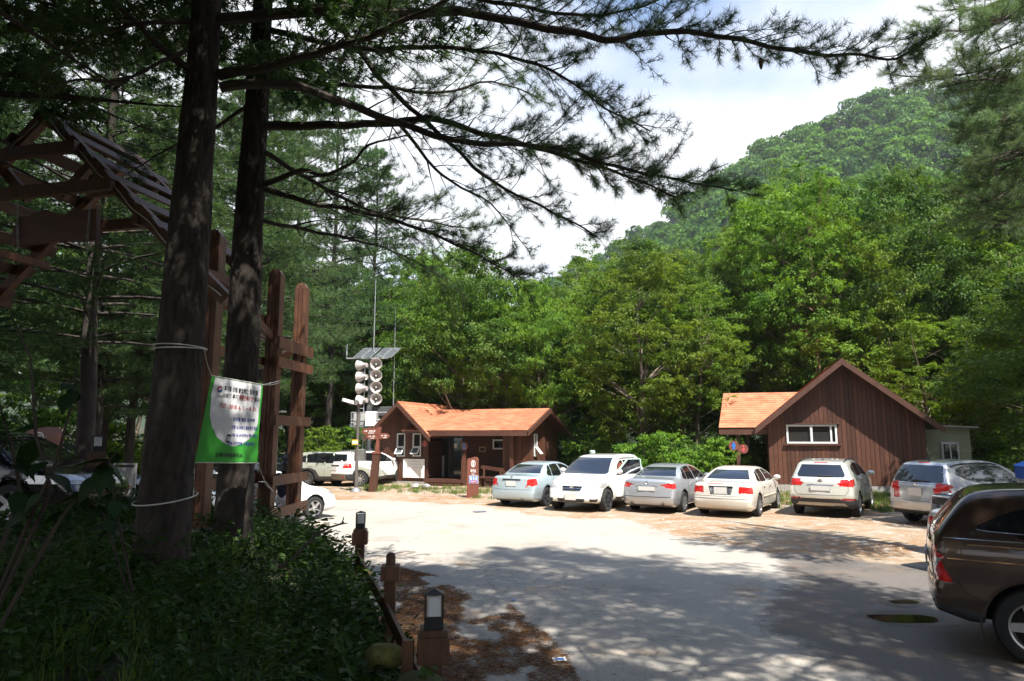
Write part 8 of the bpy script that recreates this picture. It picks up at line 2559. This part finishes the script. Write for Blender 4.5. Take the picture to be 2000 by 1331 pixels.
# 12 white sedan by the gate, three quarter rear view past the trunks and posts
c = G(611, 1016)
WH = carpaint('clean_white_paint', (0.78, 0.79, 0.80), 0.05)
n12 = Vector((math.sin(R(38)), math.cos(R(38)), 0)); e12 = Vector((n12.y, -n12.x, 0))
car('parked_car', 'white sedan behind the gate, its silver front wheel showing right of the posts', 'car', Vector((c.x, c.y, 0.012)) - n12 * 2.8 - e12 * 0.80, hd(38), sedan(WH, L_=4.82, wb=2.8, H=1.46, h=0.03,
    regions=[('headlamp', LAMPW, 'side', [(4.30, 0.74), (4.5, 0.66), (4.8, 0.62), (4.8, 0.74), (4.4, 0.82)], dict(n=0.1)),
             ('tail_lamp', LAMPR, 'rear', [(0.50, 0.78), (0.95, 0.80), (0.95, 0.95), (0.60, 0.93)], dict(n=0.2))],
    plates=[(0.0, 0.74, 0.52, 0.12, -1)]), None)
# 13 dark car at the far left, 14 bluish car behind
zg = gz1(-9.3, 12.6)
BLK = carpaint('black_blue_paint', (0.008, 0.010, 0.016), 0.3, 0.15)
dsp = sedan(BLK, H=1.50, W=1.84, strips=[('window_chrome', CHROME, [(1.22, 1.15), (1.46, 1.36), (2.0, 1.425), (2.6, 1.415), (3.0, 1.31), (3.38, 1.06)], 0.009)],
    regions=[('headlamp', LAMPW, 'side', [(4.25, 0.72), (4.5, 0.66), (4.8, 0.62), (4.8, 0.74), (4.4, 0.80)], dict(n=0.1)), ('headlamp', LAMPW, 'front', [(0.5, 0.62), (0.95, 0.64), (0.95, 0.78), (0.6, 0.74)], dict(n=0.1))])
nz_ = P(240, 940, 12.0)
car('parked_car', 'black car with chrome window line under the pines, mirroring blue sky', 'car', (nz_.x - 3.75, nz_.y - 0.1, gz1(nz_.x - 2, nz_.y)), R(-4), dsp, None)
c = P(300, 895, 25)
car('parked_car', 'bluish grey car half hidden behind the thickest pine trunk', 'car', (c.x + 2.2, 25.6, gz1(c.x, 25)), R(184), sedan(carpaint('grey_blue_paint', (0.20, 0.23, 0.28), 0.4), h=0.04), None)
# ------------------------------------------------------------------ people
SKIN = pm('skin', (0.46, 0.27, 0.19), 0.55, var=0.08)
HAIR = pm('black_hair', (0.012, 0.010, 0.010), 0.45, var=0.4, scale=40, stretch=(1, 1, 0.2), bump=0.4)
def cone_sdf(P_, a, b, ra, rb):
    a, b = np.array(a, float), np.array(b, float)
    ab = b - a
    t = np.clip(((P_ - a) @ ab) / (ab @ ab), 0, 1)
    return np.linalg.norm(P_ - a - t[..., None] * ab, axis=-1) - (ra + (rb - ra) * t)
def smin(a, b, k):
    h = np.clip(0.5 + 0.5 * (b - a) / k, 0, 1)
    return b + (a - b) * h - k * h * (1 - h)
def fieldmesh(cones, k, h, pad=0.05, scale=(1, 1, 1)):
    pts = np.array([c[i] for c in cones for i in (0, 1)]); rm = max(max(c[2], c[3]) for c in cones)
    lo, hi = pts.min(0) - rm - pad, pts.max(0) + rm + pad
    ax = [np.arange(lo[i], hi[i] + h, h) for i in range(3)]
    G_ = np.stack(np.meshgrid(*ax, indexing='ij'), -1)
    f = None
    for c in cones:
        d = cone_sdf(G_, *c[:4])
        f = d if f is None else smin(f, d, c[4] if len(c) > 4 else k)
    return surface_nets(f, lo, h)
def hand(wr, d, up, s=1.0, curl=0.5):
    """palm, four fingers of unequal length and a thumb, as tapering cones"""
    wr, d = np.array(wr, float), np.array(d, float); d /= np.linalg.norm(d)
    up = np.array(up, float); up -= d * (up @ d); up /= np.linalg.norm(up)
    sd = np.cross(d, up)
    out = [(wr, wr + d * 0.085 * s, 0.026 * s, 0.03 * s, 0.02), (wr + sd * 0.018 * s, wr + d * 0.085 * s + sd * 0.026 * s, 0.02 * s, 0.018 * s, 0.015), (wr - sd * 0.018 * s, wr + d * 0.085 * s - sd * 0.026 * s, 0.02 * s, 0.018 * s, 0.015)]
    for i, l in enumerate((0.062, 0.076, 0.072, 0.055)):
        b = wr + d * 0.088 * s + sd * (0.030 - 0.020 * i) * s
        m1 = b + (d * math.cos(curl) - up * math.sin(curl)) * l * 0.5 * s
        m2 = m1 + (d * math.cos(curl * 2.2) - up * math.sin(curl * 2.2)) * l * 0.5 * s
        out += [(b, m1, 0.0095 * s, 0.009 * s, 0.006), (m1, m2, 0.009 * s, 0.0075 * s, 0.006)]
    t0 = wr + d * 0.02 * s + sd * 0.03 * s
    t1_ = t0 + (d * 0.7 + sd * 0.6 - up * 0.25) * 0.045 * s
    out += [(t0, t1_, 0.014 * s, 0.011 * s, 0.012), (t1_, t1_ + (d * 0.9 + sd * 0.15 - up * 0.35) * 0.032 * s, 0.011 * s, 0.009 * s, 0.008)]
    return out
def person(label, loc, rz, H, pose, parts, h=0.014):
    """pose: dict of joints; one continuous body, clothing as offset shells over it, hair"""
    j = pose
    A = lambda n: np.array(j[n], float)
    hd_ = A('head')
    fwd = A('face')
    cones = [
        (A('pelvis') + [0.055, 0, 0], A('pelvis') - [0.055, 0, 0], 0.125, 0.125), (A('pelvis'), A('waist'), 0.13, 0.112), (A('waist'), A('chest'), 0.112, 0.128), (A('chest') + [0.07, 0, 0.02], A('chest') - [0.07, 0, -0.02], 0.11, 0.11),
        (A('sl'), A('sr'), 0.062, 0.062), (A('neck'), hd_ - [0, 0, 0.06], 0.056, 0.05, 0.03),
        (hd_ + [0, 0, 0.03], hd_ - [0, 0, 0.03], 0.09, 0.078, 0.03), (hd_ + fwd * 0.02, hd_ + fwd * 0.035 - [0, 0, 0.075], 0.072, 0.045, 0.03),
        (hd_ + fwd * 0.085 - [0, 0, 0.005], hd_ + fwd * 0.108 - [0, 0, 0.03], 0.009, 0.014, 0.012),
        (hd_ + fwd * 0.086 - [0, 0, 0.058], hd_ + fwd * 0.09 - [0, 0, 0.062], 0.012, 0.012, 0.012),
    ]
    sdv = np.cross(fwd, [0, 0, 1.0])
    for s in (-1, 1):
        cones += [(hd_ + sdv * s * 0.084 + [0, 0, 0.012], hd_ + sdv * s * 0.086 - [0, 0, 0.028], 0.016, 0.012, 0.01)]
    for s, n in ((1, 'l'), (-1, 'r')):
        cones += [(A('s' + n), A('e' + n), 0.052, 0.041), (A('e' + n), A('w' + n), 0.041, 0.028)]
        hdv = A('w' + n) - A('e' + n)
        cones += hand(A('w' + n), hdv, j.get('palm' + n, (0, 1, 0)), H / 1.65, 0.45)
        cones += [(A('h' + n), A('k' + n), 0.088, 0.056), (A('k' + n), A('k' + n) * 0.6 + A('a' + n) * 0.4, 0.054, 0.056, 0.03), (A('k' + n) * 0.6 + A('a' + n) * 0.4, A('a' + n), 0.056, 0.038), (A('a' + n) + [0, 0, -0.03], A('a' + n) + np.array(j.get('toe', (0, -0.16, -0.05))), 0.038, 0.032)]
    V, F = fieldmesh(cones, 0.05, h)
    root = thing('person', label, 'person', loc, rz)
    link('body', npmesh('body', V, F, SKIN, True), root)
    for s in (-1, 1):
        e = hd_ + fwd * 0.079 + sdv * s * 0.034 + [0, 0, 0.012]
        MB().lathe([(0, -0.011), (0.009, -0.006), (0.011, 0), (0.009, 0.006), (0, 0.011)], 10, 'Y', tuple(e)).build('eye', INK, root, True)
    for nm, cs, k, mat in parts(j, A, hd_, fwd, sdv):
        V, F = fieldmesh(cs, k, h)
        link(nm, npmesh(nm, V, F, mat, True), root)
    return root
def stand(shoulder=0.19, H=1.6, lean=(0, 0, 0), arms=None, face=(0, -1, 0)):
    s = H / 1.65
    l = np.array(lean, float)
    j = dict(pelvis=(0, 0, 0.92 * s), waist=l * 0.35 + [0, 0, 1.06 * s], chest=l * 0.8 + [0, 0, 1.25 * s], neck=l + [0, 0, 1.40 * s], head=l * 1.15 + [0, 0, 1.55 * s],
             sl=l * 0.95 + [shoulder, 0, 1.355 * s], sr=l * 0.95 + [-shoulder, 0, 1.355 * s],
             hl=(0.09, 0, 0.86 * s), hr=(-0.09, 0, 0.86 * s), kl=(0.10, -0.02, 0.46 * s), kr=(-0.10, -0.02, 0.46 * s), al=(0.10, 0.02, 0.075), ar=(-0.10, 0.02, 0.075), face=np.array(face, float))
    for n, sg in (('l', 1), ('r', -1)):
        S = np.array(j['s' + n])
        j['e' + n] = S + [sg * 0.06, 0.02, -0.27 * s]; j['w' + n] = S + [sg * 0.05, -0.08, -0.50 * s]
    if arms:
        j.update(arms)
    return j
# woman in a flowered dress, seen between the trunk and the post, facing the cars
m, t, b, N, L = newmat('flowered_dress_cloth')
tcn = N('ShaderNodeTexCoord'); vo = N('ShaderNodeTexVoronoi'); vo.inputs['Scale'].default_value = 11
L(tcn.outputs['Object'], vo.inputs['Vector'])
gg = N('ShaderNodeMapRange'); gg.inputs['From Min'].default_value = 0.30; gg.inputs['From Max'].default_value = 0.36; L(vo.outputs['Distance'], gg.inputs['Value'])
cr_ = N('ShaderNodeValToRGB'); cr_.color_ramp.interpolation = 'CONSTANT'
cr_.color_ramp.elements[0].color = (0.50, 0.03, 0.06, 1); cr_.color_ramp.elements[1].position = 0.5; cr_.color_ramp.elements[1].color = (0.06, 0.20, 0.08, 1)
e_2 = cr_.color_ramp.elements.new(0.75); e_2.color = (0.55, 0.14, 0.25, 1)
sc_ = N('ShaderNodeSeparateColor'); L(vo.outputs['Color'], sc_.inputs[0]); L(sc_.outputs[0], cr_.inputs[0])
mx = N('ShaderNodeMix'); mx.data_type = 'RGBA'; L(gg.outputs[0], mx.inputs[0]); L(cr_.outputs[0], mx.inputs[6]); mx.inputs[7].default_value = (0.70, 0.68, 0.64, 1)
L(mx.outputs[2], b.inputs['Base Color']); b.inputs['Roughness'].default_value = 0.85
DRESS = m
def dress_parts(j, A, hd_, fwd, sdv):
    return [('dress', [(A('sl') * 0.8 + A('sr') * 0.2 - [0, 0, 0.015], A('sr') * 0.8 + A('sl') * 0.2 - [0, 0, 0.015], 0.085, 0.085), (A('chest'), A('waist'), 0.150, 0.136), (A('waist'), A('pelvis'), 0.136, 0.165), (A('pelvis') + [0.06, 0, 0], A('kl') + [0.02, 0, 0.08], 0.15, 0.15), (A('pelvis') - [0.06, 0, 0], A('kr') + [-0.02, 0, 0.08], 0.15, 0.15), (A('sl'), A('sl') * 0.6 + A('el') * 0.4, 0.072, 0.066), (A('sr'), A('sr') * 0.6 + A('er') * 0.4, 0.072, 0.066)], 0.07, DRESS),
            ('sun_hat', [(hd_ + [0, 0, 0.075], hd_ + [0, 0, 0.10], 0.10, 0.085), (hd_ + [0.10, 0, 0.055], hd_ + [-0.10, 0, 0.055], 0.045, 0.045), (hd_ + [0, 0.10, 0.055], hd_ + [0, -0.12, 0.055], 0.045, 0.045)], 0.05, WHITEV),
            ('hair', [(hd_ + [0, 0, 0.03] - fwd * 0.02, hd_ - [0, 0, 0.05] - fwd * 0.045, 0.09, 0.07)], 0.03, HAIR),
            ('shoe', [(A('al') + [0, 0, -0.035], A('al') + [0, -0.17, -0.045], 0.045, 0.04)], 0.02, WHITEV), ('shoe', [(A('ar') + [0, 0, -0.035], A('ar') + [0, -0.17, -0.045], 0.045, 0.04)], 0.02, WHITEV)]
c = P(499, 1030, 14.7)
jw = stand(0.185, 1.60)
person('person in a red flowered white dress standing behind the gate posts', (c.x, 14.7, gz1(c.x, 14.7)), R(120), 1.60, jw, dress_parts)
# person with black hair, dark top and white shorts, back to the viewer, stooping a little
NAVYT = pm('dark_navy_cloth', (0.012, 0.013, 0.022), 0.9, var=0.2, bump=0.2)
LIME = pm('lime_collar_cloth', (0.42, 0.55, 0.22), 0.85)
WSH = pm('white_shorts_cloth', (0.62, 0.62, 0.66), 0.85, var=0.08)
def casual_parts(j, A, hd_, fwd, sdv):
    return [('top', [(A('sl') * 0.9 + A('sr') * 0.1, A('sr') * 0.9 + A('sl') * 0.1, 0.085, 0.085), (A('chest') + [0.06, 0, 0], A('waist') + [0.03, 0, 0], 0.142, 0.145), (A('chest') - [0.06, 0, 0], A('waist') - [0.03, 0, 0], 0.142, 0.145), (A('waist'), A('pelvis') + [0, 0, 0.05], 0.15, 0.16), (A('sl'), A('sl') * 0.45 + A('el') * 0.55, 0.075, 0.065), (A('sr'), A('sr') * 0.45 + A('er') * 0.55, 0.075, 0.065)], 0.06, NAVYT),
            ('collar', [(A('neck') + [0.07, 0, -0.005], A('neck') + [-0.07, 0, -0.005], 0.058, 0.058), (A('neck') + [0.10, 0.03, -0.04], A('neck') + [-0.10, 0.03, -0.04], 0.066, 0.066)], 0.03, LIME),
            ('shorts', [(A('pelvis') + [0.05, 0, 0], A('pelvis') - [0.05, 0, 0], 0.148, 0.148), (A('hl'), A('kl') + [0, 0, 0.14], 0.115, 0.10), (A('hr'), A('kr') + [0, 0, 0.14], 0.115, 0.10)], 0.04, WSH),
            ('hair', [(hd_ + [0, 0, 0.04] - fwd * 0.015, hd_ - [0, 0, 0.06] - fwd * 0.05, 0.108, 0.095), (hd_ + [0, 0, 0.06], hd_ + [0, 0, 0.05] + fwd * 0.03, 0.10, 0.08)], 0.04, HAIR),
            ('shoe', [(A('al') + [0, 0, -0.035], A('al') + [0, -0.17, -0.045], 0.048, 0.04)], 0.02, BLACK), ('shoe', [(A('ar') + [0, 0, -0.035], A('ar') + [0, -0.17, -0.045], 0.048, 0.04)], 0.02, BLACK)]
c = P(553, 1030, 16.2)
jm = stand(0.20, 1.74, lean=(0.02, -0.07, -0.005))
person('person with black bobbed hair, dark top and white shorts between the gate posts', (c.x, 16.2, 0.012), R(172), 1.74, jm, casual_parts)

# ------------------------------------------------------------------ big dark leaves of a sapling by the viewer
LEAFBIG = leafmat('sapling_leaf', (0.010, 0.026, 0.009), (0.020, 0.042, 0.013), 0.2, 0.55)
def big_leaf(seed):
    rg = random.Random(seed)
    n = 9
    V = []
    for i in range(n):
        t = i / (n - 1)
        wv = 0.34 * math.sin(PI * min(1, t * 1.02) ** 0.75) * (1 - 0.25 * t)
        z = -0.22 * t * t + 0.02
        V += [(t, -wv, z + 0.06 * wv), (t, 0, z - 0.02), (t, wv, z + 0.06 * wv)]
    F = [(i * 3 + k, i * 3 + k + 1, (i + 1) * 3 + k + 1, (i + 1) * 3 + k) for i in range(n - 1) for k in (0, 1)]
    return npmesh('leaf', np.array(V), np.array(F), LEAFBIG, True, tint=np.full(len(V), 0.5))
blm = [big_leaf(i) for i in range(2)]
def sapling(label, stems, n, rng, size):
    c0 = Vector(stems[0][0])
    root = thing('sapling', label, 'sapling', c0)
    for st_ in stems:
        pts = [Vector(p) - c0 for p in st_]
        MB().tube(pts, [0.012 * (1 - 0.75 * i / (len(pts) - 1)) for i in range(len(pts))], 5).build('stem', TWIG, root, True)
    for k in range(n):
        st_ = rng.choice(stems)
        t = rng.uniform(0.25, 1.0) * (len(st_) - 1)
        i = min(int(t), len(st_) - 2)
        p = Vector(st_[i]).lerp(Vector(st_[i + 1]), t - i) - c0
        a = rng.uniform(0, 6.28)
        s = size * rng.uniform(0.65, 1.2)
        o = link('leaf', blm[k % 2], root, p, (rng.uniform(-0.5, 0.5), rng.uniform(-0.1, 0.9), a), (s, s, s))
    return root
rs = random.Random(5)
g0 = gz1(-2.6, 3.3)
def gp3(x, y, z=0): return Vector((x, y, gz1(x, y) + z))
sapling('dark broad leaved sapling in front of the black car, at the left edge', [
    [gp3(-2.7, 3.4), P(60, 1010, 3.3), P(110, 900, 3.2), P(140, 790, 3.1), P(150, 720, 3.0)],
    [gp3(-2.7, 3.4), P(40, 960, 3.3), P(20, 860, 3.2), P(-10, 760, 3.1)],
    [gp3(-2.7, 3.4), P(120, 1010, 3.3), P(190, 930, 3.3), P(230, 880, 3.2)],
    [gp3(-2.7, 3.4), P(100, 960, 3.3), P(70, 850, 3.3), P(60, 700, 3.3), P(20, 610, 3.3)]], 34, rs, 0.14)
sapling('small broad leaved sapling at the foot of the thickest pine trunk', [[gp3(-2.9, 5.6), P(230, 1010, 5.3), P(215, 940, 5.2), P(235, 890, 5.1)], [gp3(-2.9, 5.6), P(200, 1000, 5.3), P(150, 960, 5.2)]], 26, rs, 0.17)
# pine cone hanging from the long limb
pcn = thing('pine_cone', 'brown pine cone hanging from the longest overhead branch', 'cone', P(1486, 122, 7.68))
MB().lathe([(0, 0.06), (0.018, 0.045), (0.026, 0.01), (0.024, -0.04), (0.012, -0.085), (0, -0.095)], 10).build('cone_scales', pm('cone_brown', (0.05, 0.03, 0.02), 0.9, bump=1.0, bscale=150), pcn, True)
# ------------------------------------------------------------------ the air
hzm = bpy.data.materials.new('air')
hzm.use_nodes = True
ht = hzm.node_tree
ht.nodes.clear()
pv = ht.nodes.new('ShaderNodeVolumePrincipled')
pv.inputs['Color'].default_value = (0.86, 0.92, 1.0, 1)
pv.inputs['Density'].default_value = 0.00024
pv.inputs['Anisotropy'].default_value = 0.2
ho = ht.nodes.new('ShaderNodeOutputMaterial')
ht.links.new(pv.outputs[0], ho.inputs['Volume'])
hz_o = MB().box(-640, 640, -440, 640, -3.0, 230).build('haze', hzm)
setp(hz_o, 'thin summer haze over the valley', 'haze', kind='stuff')
# ------------------------------------------------------------------ labels that tell the trees apart
ZONES = [(-1e9, 'beyond the left edge'), (0, 'at the left edge'), (170, 'under the gate gable'), (330, 'behind the thickest trunk'), (430, 'behind the banner trunk'), (520, 'behind the gate posts'), (610, 'just right of the gate posts'), (680, 'behind the speaker mast'), (770, 'over the left cabin gable'), (880, 'over the left cabin long roof'), (1010, 'over the right end of the left cabin'), (1110, 'right of the left cabin'), (1200, 'behind the white van'), (1290, 'behind the silver sedan'), (1380, 'behind the ivory sedan'), (1460, 'over the orange porch roof'), (1560, 'over the right cabin window'), (1640, 'over the right cabin peak'), (1730, 'over the right slope of the right cabin'), (1830, 'over the green annex'), (1920, 'over the blue canopy'), (2000, 'beyond the right edge')]
def px_of(o):
    return 1000 + FPX * o.location.x / max(o.location.y, 0.1)
def zone(o):
    x = px_of(o)
    return [n for a, n in ZONES if a <= x][-1]
ROWN = ['in the front row', 'in the second row', 'in the third row', 'far back']
def relabel(objs, base, rows):
    buckets = {}
    for o in objs:
        y = o.location.y
        k = sum(y > r for r in rows)
        buckets.setdefault((base(o), ROWN[min(k, 3)] if rows else '', zone(o)), []).append(o)
    for (b_, r_, z_), ob in buckets.items():
        ob.sort(key=px_of)
        n = len(ob)
        for i, o in enumerate(ob):
            w_ = '' if n == 1 else (('left one', 'right one')[i] if n == 2 else ('left one', 'middle one', 'right one')[i] if n == 3 else ('leftmost', 'second from left', 'third from left', 'fourth from left', 'fifth from left', 'sixth from left')[min(i, 5)])
            o['label'] = ' '.join(' '.join(x for x in (b_, r_, z_, w_) if x).split()[:16])
tops_ = [o for o in COL.objects if o.parent is None and 'label' in o]
KIND = {'tree_a': 'oak green leafy tree', 'tree_b': 'feathery pale tree', 'tree_c': 'upright leafy tree', 'tree_d': 'dark leafy tree', 'tree_e': 'light green tree'}
def tkind(o):
    for c in o.children:
        for k, v in KIND.items():
            if c.data and c.data.name.startswith(k): return v
    return 'leafy tree'
relabel([o for o in tops_ if o.get('group') == 'leafy trees in the wood behind the cabins'], tkind, (43, 46.5, 54))
relabel([o for o in tops_ if o.get('group') == 'leafy trees deep behind the pine stand'], tkind, (48, 55, 70))
relabel([o for o in tops_ if o.get('group') == 'pines in the stand behind the gate'], lambda o: 'shaded pine', (18, 25, 32))
relabel([o for o in tops_ if o.get('group') == SG], lambda o: 'bright leafy shrub' if any(c.data and c.data.name.startswith('shrub_a') for c in o.children) else 'darker leafy shrub', ())
